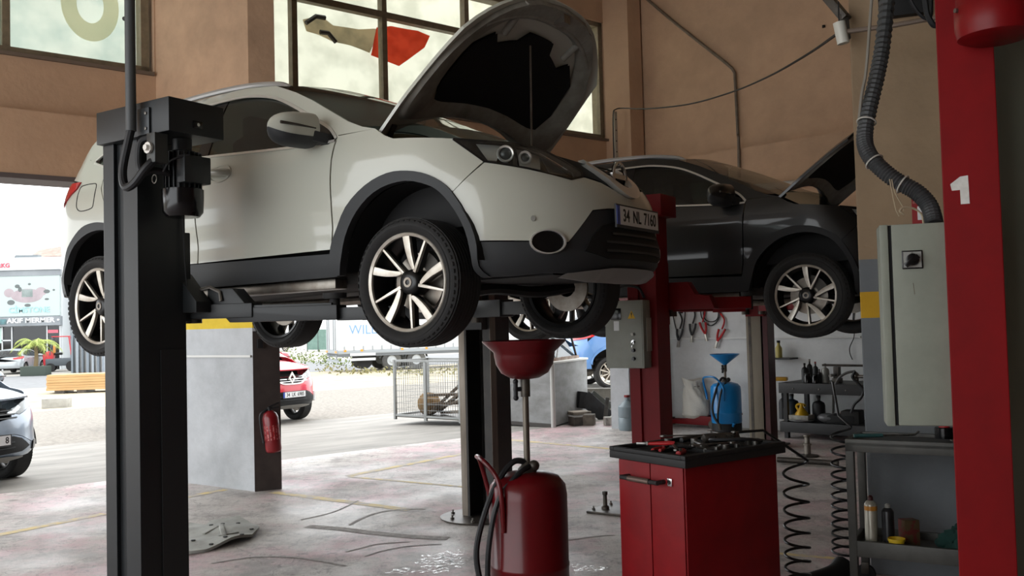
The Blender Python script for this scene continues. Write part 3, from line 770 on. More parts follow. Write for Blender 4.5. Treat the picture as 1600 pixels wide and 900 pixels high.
    # fog lamps
    ell = [(.771+.093*math.cos(t), .50+.061*math.sin(t)) for t in [2*math.pi*i/28 for i in range(28)]]
    ei = [(.771+(a-.771)*.92, .50+(b-.50)*.90) for a, b in ell]
    if front == 'v':
        for fo in put(panel([ell, ei], .020, .03, .03), 'fog_lamp_ring', satin, both=True): pass
        put(panel([ei], .004, .01, .03), 'fog_lamp', gloss_black, both=True)
        put(panel([[(.703+.012*math.cos(t), .619+.014*math.sin(t)) for t in [2*math.pi*i/14 for i in range(14)]]], .006, .01, .02), 'parking_sensor', mat('sensor_grey', '#8e8e88', .4), both=True)
    else:
        er = [(.70+.075*math.cos(t), .455+.06*math.sin(t)) for t in [2*math.pi*i/20 for i in range(20)]]
        put(panel([er], .012, .03, .04), 'fog_lamp', chrome if front == 'c' else gloss_black, both=True)
    # head lamps: dark housing, reflectors, clear lens
    for sg in (0, 1):
        hb = panel([HEADLIGHT], -.07, .01, res)
        if sg: hb.mirror_y()
        hb.xf(S); ho = hb.build('headlight', gloss_black if front == 'v' else chrome, root, fix=False)
        def sub(mb, nm, m):
            if sg: mb.mirror_y()
            return mb.xf(S).build(nm, m, ho, fix=False)
        sub(panel([[(a, b) for a, b in HEADLIGHT]], .002, .004, res), 'lens', lens_glass)
        if detail:
            sub(strip(HEADLIGHT+HEADLIGHT[:1], .012, .004, .06), 'housing_rim', gloss_black)
            for q, z, r_ in ((.575, .962, .040), (.70, .945, .030)):
                c = PL.P(q, z, -.045); sub(MB().ball(c, r_, 16, 10), 'projector', mat('lamp_glass_ball', '#4a4c4c', .08, .2))
                d = (PL.P(q, z, .0)-c).normalized(); a_ = d.orthogonal().normalized(); b_ = d.cross(a_)
                sub(MB().tube([c+d*.03+(a_*math.cos(t)+b_*math.sin(t))*(r_*.95) for t in [2*math.pi*i/24 for i in range(24)]], .007, 6, True), 'projector_ring', satin)
            sub(panel([[(.47, .93), (.52, .925), (.56, 1.01), (.40, 1.02)]], -.035, .01, .04), 'reflector', satin)
            sub(panel([[(.66, .90), (.80, .885), (.84, .97), (.66, 1.0)]], -.05, .01, .04), 'reflector', satin)
            sub(panel([[(.86, .87), (1.0, .86), (.93, .95), (.86, .97)]], -.05, .01, .05), 'reflector', mat('smoked_reflector', '#4a4c4e', .3, .5))
    # grille between the lamps
    gp = ([(.95, .985), (1.07, .90), (1.09, .86), (1.22, .84), (1.38, .775), (QF, .768)], [(QF, .97), (1.2, .985)])
    gg = gp[0] + gp[1]
    go = put(panel([gg + mirq(gg)[1:-1]], -.012, .02, res), 'grille', deep_black)[0]
    if front == 'v':
        v = curve2([(1.215, .955), (1.275, .88), (1.335, .825), (1.39, .798), (QF, .79)], 4); v = v + mirq(v)[1:]
        put(strip(v, .060, .026, .04), 'grille_chrome', satin, go)
        c = PL.P(QF, .885, .03); em = [c+Vector((.0, .075*math.cos(t), .075*math.sin(t))) for t in [2*math.pi*i/32 for i in range(32)]]
        put(MB().tube(em, .011, 8, True).box(c, (.014, .19, .028)), 'emblem', chrome, go)
        for z in (.83, .87, .91, .95): put(strip(densify([(1.25+(.95-z)*.3, z), (2*QF-1.25-(.95-z)*.3, z)], .06, False), .010, .006, .014), 'grille_slat', black_trim, go)
    else:
        for z in (.80, .84, .88): put(strip(densify([(1.02, z), (2*QF-1.02, z)], .08, False), .012, .008, .014), 'grille_slat', chrome if front == 'c' else black_trim, go)
        c = PL.P(QF, .865, .045); ek = 1.5 if front == 'c' else 1.0; h = [(0, .075*ek), (.055*ek, 0), (0, -.075*ek), (-.055*ek, 0)]; hi = [(a*.45, b*.45) for a, b in h]
        e = MB()
        for i in range(4):
            j = (i+1) % 4; f0 = [Vector((c.x+d_, c.y+h[a][0]*s_, c.z+h[a][1]*s_)) for a in (i, j) for s_ in (1, .5) for d_ in (0, .015)]
            e.add(f0, [(0, 1, 5, 4), (1, 3, 7, 5), (3, 2, 6, 7), (2, 0, 4, 6)])
        put(e, 'emblem', satin, go, smooth=None)
        if front == 'c':
            v = curve2([(1.0, .86), (1.15, .80), (1.25, .762), (QF, .755)], 4); v = v + mirq(v)[1:]
            put(strip(v, .022, .02, .02), 'grille_chrome', satin, go)
            fr = [(.62, .56), (.78, .57), (.80, .43), (.66, .40), (.60, .46), (.62, .56)]
            put(strip(densify(fr, .05, False), .03, .03, .03), 'lamp_surround', plate_white, both=True)
    # number plate
    if plate:
        c = PL.P(QF, .643 if front == 'v' else .56, .022); zz = c.z
        po = MB().box(S @ c, (.012, .53, .125)).build('number_plate', black_trim, root, .004)
        pc = S @ c
        MB().box(pc+Vector((.006, .012, .004)), (.004, .475, .098)).build('plate_face', plate_white, po, smooth=None)
        MB().box(pc+Vector((.006, -.244, .004)), (.004, .036, .098)).build('plate_band', plate_blue, po, smooth=None)
        for grp, dy in zip(plate.split(' '), (-.165, -.035, .130 if len(plate) > 4 else .20)):
            if not grp: continue
            text('plate_text', grp, .092, ink, po, frame(pc+Vector((.0085, .012+dy, .002)), (0, 1, 0), (0, 0, 1)), .0008, .86, .0015)
    # --- bonnet
    L = 1.12; W = .80
    def bonnet_pt(u, t, lift=0.0):
        """u 0..1 rear to front, t -1..1 across"""
        rear = .27*(1-abs(t)**2.2) - .02; frt = L*(1-.30*abs(t)**2.6)
        wd = W*(1 - .16*max(0, u-.35)**1.4)
        x = rear + (frt-rear)*u
        z = .075*(1-abs(t)**2.5) - .16*max(0, x-.55)**2 - .02*abs(t)**6 + lift
        return Vector((x, t*wd, z))
    ang = R(bonnet); hx, hz = -.30, 1.13
    bro = thing('bonnet_pivot', '', '') if False else None
    def hinge(p, dz=0.0):
        a = ang - R(7.0); x, z = p.x, p.z
        return Vector((hx + x*math.cos(a) - z*math.sin(a), p.y, hz + x*math.sin(a) + z*math.cos(a)))
    nu, nt_ = 14, 22
    def sheet_(lift): return [[hinge(bonnet_pt(i/nu, 2*j/nt_-1, lift)) for j in range(nt_+1)] for i in range(nu+1)]
    A, B = sheet_(0), sheet_(-.02)
    mb = MB().grid(A).grid(B, True)
    rim_loop = [(i, 0) for i in range(nu+1)]+[(nu, j) for j in range(1, nt_+1)]+[(i, nt_) for i in range(nu-1, -1, -1)]+[(0, j) for j in range(nt_-1, 0, -1)]
    for p, q_ in zip(rim_loop, rim_loop[1:]+rim_loop[:1]): mb.add([A[p[0]][p[1]], A[q_[0]][q_[1]], B[q_[0]][q_[1]], B[p[0]][p[1]]], [(0, 1, 2, 3)])
    bo = put(mb, 'bonnet', paint, smooth=40, fix=True)[0]
    if bonnet > 12:
        under = mat('bonnet_underside', '#9a988f', .6, c2='#77746c', scale=7)
        # pressed inner frame: raised rim band and ribs
        def loop(u0, t0, lift, n=40):
            pts = []
            for k in range(n):
                a = 2*math.pi*k/n; cx, cy = math.cos(a), math.sin(a); e_ = .55
                uu = .5+.5*u0*math.copysign(abs(cx)**e_, cx); tt = t0*math.copysign(abs(cy)**e_, cy)
                pts.append(hinge(bonnet_pt(uu, tt, lift)))
            return pts
        o1, o2, o3, o4 = loop(.97, .97, -.021), loop(.94, .94, -.05), loop(.74, .76, -.05), loop(.68, .70, -.024)
        fr = MB().grid([o1+o1[:1], o2+o2[:1], o3+o3[:1], o4+o4[:1]])
        put(fr, 'inner_frame', under, bo, smooth=50, fix=True)
        # sound deadening mat, black, with a notched front edge
        ins = [(.08, -.62), (.10, -.30), (.13, 0), (.10, .30), (.08, .62), (.40, .72), (.66, .70), (.72, .52), (.62, .42), (.66, .22), (.74, .16), (.74, -.16), (.66, -.22), (.62, -.42), (.72, -.52), (.66, -.70), (.40, -.72)]
        V, T = fill2d([ins], .06); mi = MB(); mi.v = [hinge(bonnet_pt(u, t, -.028-.0*u)) for u, t in V]+[hinge(bonnet_pt(u, t, -.045)) for u, t in V]; n_ = len(V)
        mi.f = [t_ for t_ in T]+[tuple(i+n_ for i in t_[::-1]) for t_ in T]
        put(mi, 'insulation_mat', mat('bonnet_insulation', '#0c0c0d', .95, bump=.3, bscale=90), bo, smooth=50, fix=True)
        rb_ = MB()
        for t0 in (-.42, .42):
            rb_.tube([hinge(bonnet_pt(u, t0*(1+.5*(u-.7)), -.03)) for u in (.70, .8, .9, .97)], .022, 8)
        rb_.tube([hinge(bonnet_pt(.86, t, -.035)) for t in [x/8 for x in range(-6, 7)]], .02, 8)
        put(rb_, 'inner_rib', under, bo, smooth=50)
        lt = MB(); c1 = hinge(bonnet_pt(.9, 0, -.05)); lt.box(c1, (.09, .07, .05)); put(lt, 'latch', dull_metal, bo)
        # prop rod
        a0 = Vector((.22, .02, .96)); a1 = hinge(bonnet_pt(.66, -.08, -.05))
        put(MB().tube(smooth_path([a0, a0.lerp(a1, .4)+Vector((0, 0, -.03)), a0.lerp(a1, .8), a1], 5), .006, 6), 'prop_rod', dull_metal)
        for sg in (-1, 1): put(MB().bar((hx-.02, sg*.70, hz-.1), hinge(bonnet_pt(.12, sg*.9, -.03)), .03, .012), 'hinge', dull_metal, bo)
    # --- what the panels hide: bay, cabin, floor, wheel wells
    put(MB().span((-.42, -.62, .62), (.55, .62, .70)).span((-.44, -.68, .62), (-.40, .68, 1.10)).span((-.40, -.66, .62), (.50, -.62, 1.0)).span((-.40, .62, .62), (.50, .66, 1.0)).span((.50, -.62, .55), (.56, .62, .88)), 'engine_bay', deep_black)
    if bonnet > 12:
        put(MB().box((.10, -.08, .86), (.50, .62, .22)), 'engine_cover', mat('engine_plastic', '#1c1d1f', .5), bevel=.03)
        put(MB().box((.30, .45, .86), (.22, .26, .18)), 'battery', mat('battery_black', '#151515', .5), bevel=.01)
        put(MB().span((-.42, -.66, 1.055), (-.20, .66, 1.085)), 'cowl', black_trim)
    put(MB().span((-3.15, -.70, .36), (-.40, .70, .43)).span((-.40, -.52, .36), (.62, .52, .43)).span((-3.0, -.62, .43), (-.44, .62, .55)), 'floor_pan', mat('underbody', '#1c1b1a', .8, c2='#2f2a26', scale=5), bevel=.01)
    if detail:
        put(MB().span((-2.1, -.80, .335), (-.58, -.70, .395)), 'sill_beam', dull_metal, both=True, bevel=.012)
        put(MB().tube(smooth_path([(-.2, .05, .33), (-.8, .02, .31), (-1.8, .12, .31), (-2.5, .3, .33), (-3.1, .45, .36)], 4), .03, 10), 'exhaust', dull_metal)
        put(MB().tube(smooth_path([(.12, -.62, .33), (.02, -.35, .30), (-.05, 0, .32), (.02, .35, .30), (.12, .62, .33)], 4), .035, 8).bar((-.05, -.4, .32), (-.25, .4, .34), .18, .06), 'front_subframe', mat('subframe_black', '#161616', .6))
        put(MB().cyl((.0, -.5, .33), (-.02, -.66, .62), .022).cyl((-.02, -.55, .60), (-.05, -.52, .92), .055), 'suspension_strut', mat('strut_dark', '#2a2826', .5, .4), both=True)
        put(MB().box((.25, 0, .36), (.75, .95, .03)), 'undertray', deep_black)
    for xc in (0, WBQ):
        n = 22; rows = []
        for y in (-.86, -.50):
            rows.append([Vector((xc + .43*math.cos(a), y, .42 + .43*math.sin(a))) for a in [math.pi*i/n for i in range(n+1)]])
        rows.append([Vector((xc, -.50, .40))]*(n+1))
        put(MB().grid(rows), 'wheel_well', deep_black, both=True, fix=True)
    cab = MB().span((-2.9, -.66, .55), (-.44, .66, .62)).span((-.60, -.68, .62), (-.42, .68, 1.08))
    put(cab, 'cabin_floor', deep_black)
    for y in (-.36, .36):
        so = put(MB().box((-1.25, y, .72), (.5, .48, .22)), 'seat', int_fabric, bevel=.04)[0]
        put(MB().box((-1.52, y, 1.07), (.16, .46, .60), Matrix.Rotation(R(-14), 3, 'Y')), 'backrest', int_fabric, so, bevel=.05)
        put(MB().box((-1.62, y, 1.44), (.10, .26, .17)), 'headrest', int_fabric, so, bevel=.04)
    put(MB().box((-2.35, 0, .72), (.5, 1.2, .24)).box((-2.62, 0, 1.02), (.16, 1.2, .52), Matrix.Rotation(R(-16), 3, 'Y')), 'rear_bench', int_fabric, bevel=.04)
    put(MB().tube([(-.78+.06*math.cos(t)*.3, .36+.17*math.cos(t), 1.06+.17*math.sin(t)) for t in [2*math.pi*i/24 for i in range(24)]], .014, 8, True), 'steering_wheel', int_fabric)
    # --- mirrors and handles
    for sg in (-1, 1):
        mb = MB(); rows = []
        for i in range(13):
            u = i/12                      # inboard -> outboard
            y = .92 + .27*u; ww = .085*(1-.25*u**3) + .0; hh = .095*(1-.22*u**2.5); e = max(.05, 1-u**7)
            zc = 1.205 - .012*u; xc = -.63 - .03*u
            rows.append([Vector((xc + ww*e*math.copysign(abs(math.cos(a))**.75, math.cos(a)), sg*y, zc + hh*e*math.copysign(abs(math.sin(a))**.7, math.sin(a)))) for a in [2*math.pi*j/20 for j in range(21)]])
        mb.grid(rows).add(rows[0][:-1], [tuple(range(20))]).add(rows[-1][:-1], [tuple(range(20))])
        mo = put(mb, 'mirror', paint, smooth=50, fix=True)[0]
        rows2 = [[Vector((p.x, p.y, min(p.z, 1.165)-.0)) for p in r] for r in rows]
        low_ = MB()
        for r in rows: pass
        bl = []
        for i in range(13):
            u = i/12; y = .925+.265*u; ww = (.085*(1-.25*u**3)+.004); hh = .095*(1-.22*u**2.5)+.003; e = max(.05, 1-u**7)
            bl.append([Vector((-.63-.03*u + ww*e*math.copysign(abs(math.cos(a))**.75, math.cos(a)), sg*y, 1.205-.012*u + hh*e*math.copysign(abs(math.sin(a))**.7, math.sin(a)))) for a in [R(200)+R(140)*j/12 for j in range(13)]])
        put(MB().grid(bl), 'mirror_base', black_trim, mo, smooth=50, fix=True)
        put(MB().bar((-.56, sg*.84, 1.15), (-.60, sg*.95, 1.165), .10, .06), 'mirror_arm', black_trim, mo, bevel=.01)
        ind = [Vector((-.63-.03*u+.088*(1-.25*u**3)-.004, sg*(.92+.27*u), 1.222-.012*u-.018*(1-u))) for u in [.1+.8*i/8 for i in range(9)]]
        put(MB().tube(ind, [.004+.006*i/8 for i in range(9)], 6), 'indicator', mat('smoke_lens', '#3a3530', .2), mo)
        for o_, q in ((d1[0 if sg < 0 else 1], -1.45), (d2[0 if sg < 0 else 1], -2.28)):
            rec = [(q+.125*math.cos(t)*.75+.05, 1.068+.05*math.sin(t)) for t in [2*math.pi*i/24 for i in range(24)]]
            h1 = MB().tube([PL.P(a_, b_, .0) for a_, b_ in rec], .006, 6, True); h2 = MB().tube(smooth_path([PL.P(q-.13, 1.083, -.005), PL.P(q-.11, 1.082, .032), PL.P(q, 1.075, .045), PL.P(q+.10, 1.068, .035), PL.P(q+.13, 1.066, -.005)], 5), [.014]+[.02]*19+[.014], 8)
            if sg > 0: h1.mirror_y(); h2.mirror_y()
            put(h1, 'handle_recess', paint, o_); put(h2, 'door_handle', paint, o_, smooth=60)
    # --- wheels
    for xc in (0, WBQ):
        for sg in (-1, 1): make_wheel(root, (xc*sc[0], sg*(.885*sc[1]-rim_w/2*.8), wheel_r-droop), sg, wheel_r, rim, rim_w, wstyle, face=wheelface)
    return root
def pose(o, yaw, pitch=0.0):
    return Matrix.Translation(Vector(o)) @ Matrix.Rotation(yaw, 4, 'Z') @ Matrix.Rotation(-pitch, 4, 'Y')
pearl = mat('pearl_white_paint', '#b9baae', .32, coat=.7)
BAY = -.57416
white_car = make_car('suv_car', 'white crossover raised on a black two post lift with its bonnet open', 'car', pose((-.0506, 5.4838, 1.4346), BAY, .01517), pearl, bonnet=50, plate='34 NL 7160', res=.045)

# ================================================================== lifts
BF = Vector((math.cos(BAY), math.sin(BAY), 0)); BL = Vector((-math.sin(BAY), math.cos(BAY), 0))
lift_black = mat('lift_black_paint', '#202325', .42, c2='#191b1d', scale=3)
lift_red = mat('lift_red_paint', '#740d13', .5, c2='#650b10', scale=3, ior=1.3)
grease = mat('greasy_steel', '#3a3734', .45, .6, c2='#5b544c', scale=10)
bare = mat('worn_steel', '#8b8379', .4, .7, c2='#5d554c', scale=7, stretch=(1, 1, .15))
bolt_m = mat('bolt_steel', '#77736d', .4, .8)
conduit_m = mat('grey_conduit', '#4a4c4d', .5)
cable_m = mat('black_cable', '#16171a', .5)
def bay_frame(o): return Matrix.Translation(Vector((o.x, o.y, 0))) @ Matrix.Rotation(BAY, 4, 'Z')
def bolts(root, pts, r=.014, h=.03):
    me = MB().cyl((0, 0, 0), (0, 0, h*.45), r, n=6).cyl((0, 0, h*.4), (0, 0, h), r*.5, n=8).mesh('bolt', bolt_m, smooth=30)
    for p in pts: shared('bolt', me, root, p)
def c_post(d, w, h, t=.018, lip=.06, open_to=1):
    """C-shaped column, depth d along x, width w along y, open towards open_to*y; origin at its outer-near corner region"""
    s = open_to
    p = [(-d/2, -s*w/2), (d/2, -s*w/2), (d/2, s*w/2), (d/2-lip, s*w/2), (d/2-lip, s*(w/2-t)), (d/2-t, s*(w/2-t)), (d/2-t, s*(-w/2+t)), (-d/2+t, s*(-w/2+t)), (-d/2+t, s*(w/2-t)), (-d/2+lip, s*(w/2-t)), (-d/2+lip, s*w/2), (-d/2, s*w/2)]
    return MB().prism(p, 0, h)
def arm(root, pivot, tip, m, z, w=.12, h=.11, lead=.42, padm=None):
    """swing arm: heavy inner box, slimmer telescoping outer, pad on a screw"""
    a, b = Vector(pivot), Vector(tip); d = (b-a); L = d.length; d.normalize(); k = a+d*(L*lead)
    o = MB().bar((a.x, a.y, z), (k.x, k.y, z), w, h).build('lift_arm', m, root, .006)
    MB().bar(((a+d*.1).x, (a+d*.1).y, z-h*.02), (b.x, b.y, z-h*.02), w*.74, h*.74).build('arm_extension', m, o, .004)
    MB().cyl((a.x, a.y, z-h*.8), (a.x, a.y, z+h*.8), .045, n=18).build('arm_pin', grease, o)
    MB().cyl((b.x, b.y, z-.06), (b.x, b.y, z+.05), .028, n=14).lathe([(.0001, .05), (.062, .05), (.065, .062), (.065, .08), (.0001, .082)], 20, (b.x, b.y, z)).build('lift_pad', rubber, o)
    return o
# --- black lift: near post (with motor), far post
near = on_plane(218, 900, Vector((-1.97, 4.9, 0)), Vector((0, 1, 0))); near.z = 0
near = Vector((-1.975, 4.9, 0))
bp = near + BF*(-.15) + BL*.15
post_a = thing('lift_post', 'black lift post with the electric motor and box on top, left foreground', 'lift post', mw=bay_frame(bp))
H1 = 2.575
# outer face is stepped: two flanges with a groove between
prof = [(-.15, -.15), (-.055, -.15), (-.055, -.125), (-.0, -.125), (-.0, -.11), (.03, -.11), (.03, -.15), (.15, -.15), (.15, .15), (.09, .15), (.09, .13), (.13, .13), (.13, -.09), (-.13, -.09), (-.13, .13), (-.09, .13), (-.09, .15), (-.15, .15)]
MB().prism(prof, .02, H1).build('column', lift_black, post_a, .003, smooth=None)
MB().prism([(-.30, -.28), (.30, -.28), (.30, .30), (-.30, .30)], 0, .022).build('base_plate', lift_black, post_a, .004)
bolts(post_a, [(x, y, .022) for x in (-.25, .25) for y in (-.22, 0, .24)])
# top box, wide along the bay
tb = MB().span((-.155, -.185, H1), (.465, .165, H1+.178)); top_box = tb.build('top_box', lift_black, post_a, .006)
MB().span((.465, -.04, H1+.035), (.472, .02, H1+.075)).build('box_socket', gloss_black, top_box, .003)
MB().cyl((.47, -.01, H1+.055), (.477, -.01, H1+.055), .009, n=12).build('socket_pin', chrome, top_box)
MB().span((.22, -.197, H1+.0), (.32, -.185, H1+.14)).build('bracket', mat('bracket_grey', '#3c3e40', .4, .4), top_box, .003)
bolts(top_box, [], .01)
bm_ = MB().lathe([(.0001, 0), (.007, 0), (.009, .006), (.0001, .008)], 10).mesh('bolt', bolt_m)
for x, z in ((.0, .03), (.0, .11)): shared('bolt', bm_, top_box, (x+.295, -.197, H1+z), (R(90), 0, 0))
# motor hanging under the box at the front side
mo = MB().lathe([(.0001, 0), (.085, 0), (.104, .025), (.108, .10), (.108, .145), (.0001, .145)], 32, (.335, -.005, H1-.42)).build('motor_fan_cover', gloss_black, post_a, smooth=40)
mbody = MB().lathe([(.0001, 0), (.078, 0), (.078, .20), (.05, .21), (.05, .27), (.0001, .27)], 28, (.335, -.005, H1-.275)).build('motor_body', lift_black, post_a)
for k in range(22):
    a = 2*math.pi*k/22; c, s_ = math.cos(a), math.sin(a)
    MB().box((.335+.088*c, -.005+.084*s_, H1-.175), (.026, .004, .19), Matrix.Rotation(a, 3, 'Z')).build('cooling_fin', lift_black, mbody, smooth=None)
MB().span((.39, -.085, H1-.25), (.455, .085, H1-.105)).build('terminal_box', lift_black, post_a, .008)
# limit switch box with cable gland, and hoses
sw = MB().span((.335, -.225, H1-.16), (.405, -.145, H1-.005)).build('switch_box', mat('switch_grey', '#3b3c3b', .4, .3), post_a, .006)
MB().cyl((.365, -.227, H1-.085), (.365, -.242, H1-.085), .030, n=10).cyl((.365, -.240, H1-.085), (.365, -.256, H1-.085), .016, n=8).build('gland_nut', satin, sw)
hp = smooth_path([(.225, -.235, H1+.03), (.20, -.24, H1-.05), (.165, -.245, H1-.18), (.20, -.255, H1-.27), (.275, -.255, H1-.26), (.34, -.235, H1-.19), (.37, -.20, H1-.14)], 6)
MB().tube(hp, .022, 10).build('hose', cable_m, post_a)
MB().tube(smooth_path([(.33, -.19, H1-.02), (.28, -.215, H1-.04), (.265, -.22, H1-.12), (.29, -.22, H1-.20), (.33, -.17, H1-.19), (.35, -.10, H1-.2)], 5), .018, 10).build('hose', cable_m, post_a)
MB().tube(smooth_path([(.38, -.16, H1-.20), (.41, -.13, H1-.14), (.46, -.06, H1-.11)], 5), .006, 6).build('motor_cable', cable_m, post_a)
MB().tube([(.385+.018*math.cos(t), -.215, H1-.245+.022*math.sin(t)) for t in [2*math.pi*i/18 for i in range(18)]], .0025, 6, True).build('wire_ring', bolt_m, post_a)
# rigid conduit going up to the ceiling
MB().tube([(.225, -.235, H1+.02), (.222, -.235, CEIL)], .027, 12).build('conduit', conduit_m, post_a)
for z in (H1+.62, H1+.79): MB().cyl((.195, -.235, z), (.175, -.235, z), .012, n=8).build('conduit_clip', cable_m, post_a)
# carriage and the two arms
ZA = 1.69
MB().span((-.13, .02, 1.60), (.13, .20, 2.1)).build('carriage', lift_black, post_a, .006)
MB().span((.152, -.02, .02), (.158, .14, 1.45)).build('post_cover', mat('cover_black', '#26282a', .5), post_a, smooth=None)
MB().prism([(-.02, 0), (.14, 0), (.14, .06), (-.02, .22)], -.05, .05, Matrix.Translation((.12, .18, ZA-.04)) @ Matrix.Rotation(R(90), 4, 'X')).build('arm_bracket', lift_black, post_a, .004)
MB().tube([(.16, .21, ZA+.08), (.24, .24, ZA+.10), (.30, .26, ZA+.07), (.31, .26, ZA+.02)], .011, 8).build('lock_handle', bolt_m, post_a)
arm(post_a, (.10, .24), (.92, .52), lift_black, ZA-.035, .12, .08, .46)
MB().tube(smooth_path([(.165, .12, 2.2), (.172, .13, 1.9), (.168, .15, 1.75)], 5), .004, 6).build('thin_wire', cable_m, post_a)
arm(post_a, (-.10, .24), (-.78, .56), lift_black, ZA+.02, .15, .16, .46)
# dropped outer part of the front arm as seen under the sill
MB().prism([(0, .06), (.16, .06), (.26, -.05), (.80, -.05), (.80, -.13), (.14, -.13), (.08, -.07), (0, -.07)], -.06, .06, Matrix.Translation((.20, .30, ZA+.03)) @ Matrix.Rotation(R(16), 4, 'Z') @ Matrix.Rotation(R(90), 4, 'X')).build('arm_gooseneck', lift_black, post_a, .005)
MB().bar((.95, .53, ZA-.07), (1.30, .63, ZA-.07), .085, .07).build('arm_extension', lift_black, post_a, .004)

fb = on_z(722, 809)
fp = fb + BL*.14 + BF*.16
post_b = thing('lift_post', 'dark worn steel lift post behind the red oil drainer', 'lift post', mw=bay_frame(fp))
c_post(.30, .28, 2.62, .022, .07, -1).build('column', mat('far_post_dark', '#2b2a2a', .45, .3, c2='#3d3a37', scale=5), post_b, .003, smooth=None)
MB().span((.148, -.139, .02), (.1515, -.06, 2.6)).build('edge_strip', bare, post_b, smooth=None)
MB().span((-.155, -.141, .02), (-.10, -.1405, 2.6)).build('edge_strip', bare, post_b, smooth=None)
MB().lathe([(.0001, 0), (.30, 0), (.31, .006), (.31, .014), (.0001, .02)], 40, (-.05, -.06, 0)).build('base_plate', grease, post_b)
bolts(post_b, [(-.28, -.10, .014), (-.16, -.27, .014), (.06, -.30, .014), (.2, -.2, .014)], .016, .035)
MB().span((-.13, -.22, 1.5), (.13, -.02, 2.1)).build('carriage', lift_black, post_b, .006)
arm(post_b, (.10, -.24), (.85, -.52), lift_black, ZA-.03, .13, .13, .5)
arm(post_b, (-.10, -.24), (-.80, -.52), lift_black, ZA-.03, .13, .13, .5)

# --- red lift under the dark car
rp = at(1017, 600, 7.45); rp.z = 0
post_c = thing('lift_post', 'red lift post carrying the grey control box', 'lift post', mw=bay_frame(rp))
H2 = 2.5
prof = [(-.125, -.12), (-.035, -.12), (-.03, -.095), (.035, -.095), (.04, -.12), (.125, -.12), (.125, .12), (.07, .12), (.07, .10), (.105, .10), (.105, -.08), (-.105, -.08), (-.105, .10), (-.07, .10), (-.07, .12), (-.125, .12)]
MB().prism(prof, .02, H2).build('column', lift_red, post_c, .003, smooth=None)
MB().span((-.06, -.15, H2-.14), (.20, .15, H2+.03)).build('top_box', lift_red, post_c, .006)
MB().prism([(-.50, -.22), (.25, -.22), (.25, .25), (-.50, .25)], 0, .02).build('base_plate', grease, post_c, .004)
MB().lathe([(.0001, 0), (.032, 0), (.032, .02), (.018, .03), (.016, .11), (.022, .115), (.022, .14), (.0001, .145)], 14, (-.40, -.08, .02)).build('anchor_bolt', grease, post_c)
bolts(post_c, [(-.44, .10, .02), (-.47, -.15, .02), (.2, -.18, .02)], .014, .03)
MB().span((-.11, .02, 1.5), (.11, .17, 2.0)).build('carriage', lift_red, post_c, .006)
ZR = 1.74
MB().prism([(-.20, .02), (.0, .14), (.16, .14), (.22, .04), (.34, .02), (.38, -.08), (-.20, -.08)], -.05, .05, Matrix.Translation((.12, .19, ZR-.04)) @ Matrix.Rotation(R(90), 4, 'X')).build('arm_bracket', lift_red, post_c, .005)
arm(post_c, (.10, .22), (.62, .62), lift_red, ZR-.07, .13, .13, .5)
arm(post_c, (-.10, .22), (-.80, .62), lift_red, ZR-.07, .13, .13, .5)
# control box on its outer face
grey_box = mat('control_box_grey', '#8f9188', .5, c2='#83857c', scale=6)
cb = thing('control_box', 'grey control box with warning triangle and buttons on the red lift post', 'control box', mw=pose(rp+BF*(-.07)-BL*.19+Vector((0, 0, 1.17)), BAY))
cbo = MB().span((-.19, -.07, 0), (.14, .065, .53)).build('box_body', grey_box, cb, .006)
MB().span((-.175, -.075, .012), (.13, -.07, .518)).build('box_door', grey_box, cb, .002)
MB().span((-.135, -.082, .38), (-.045, -.075, .47)).build('display', gloss_black, cb, .003)
MB().span((-.125, -.085, .43), (-.065, -.082, .455)).build('display_window', mat('lcd_grey', '#4d544c', .3), cb, smooth=None)
MB().span((-.11, -.078, .295), (-.065, -.075, .37)).build('sticker', plate_white, cb, smooth=None)
wt = frame((.045, -.076, .415), (1, 0, 0), (0, 0, 1))
wo = MB().prism([(-.032, -.028), (.032, -.028), (0, .034)], 0, .002, wt).build('warning_triangle', mat('warning_yellow', '#d8a916', .5), cb, smooth=None)
MB().prism([(-.003, -.006), (.003, -.006), (.005, .018), (-.005, .018)], .002, .003, wt).prism([(-.003, -.017), (.003, -.017), (.003, -.011), (-.003, -.011)], .002, .003, wt).build('warning_mark', ink, wo, smooth=None)
for z, m in ((.265, bolt_m), (.205, chrome), (.14, gloss_black), (.075, gloss_black)):
    MB().cyl((.055, -.075, z), (.055, -.083, z), .016, n=16).cyl((.055, -.083, z), (.055, -.098, z), .011, n=14).build('push_button', m, cb)
MB().tube([(.055, -.098, .205), (.057, -.104, .18), (.053, -.104, .165), (.062, -.102, .15)], .004, 6).build('key', chrome, cb)
MB().span((.145, -.03, .13), (.149, .06, .39)).build('notice_sheet', mat('notice_paper', '#a9a9a3', .7), cb, smooth=None)
MB().tube(smooth_path([(-.10, .0, .53), (-.13, -.01, .60), (-.06, 0, .645), (.06, .02, .63), (.10, .05, .55)], 5), .011, 8).build('cable', cable_m, cb)
for k, (dx, z1) in enumerate(((-.24, .25), (-.27, .30), (-.21, .36))):
    MB().tube(smooth_path([(-.12, .05, .56), (dx, .06, .60), (dx-.03, .07, .45), (dx+.02, .07, z1), (dx+.05, .06, .5)], 5), .005, 6).build('cable', cable_m, cb)
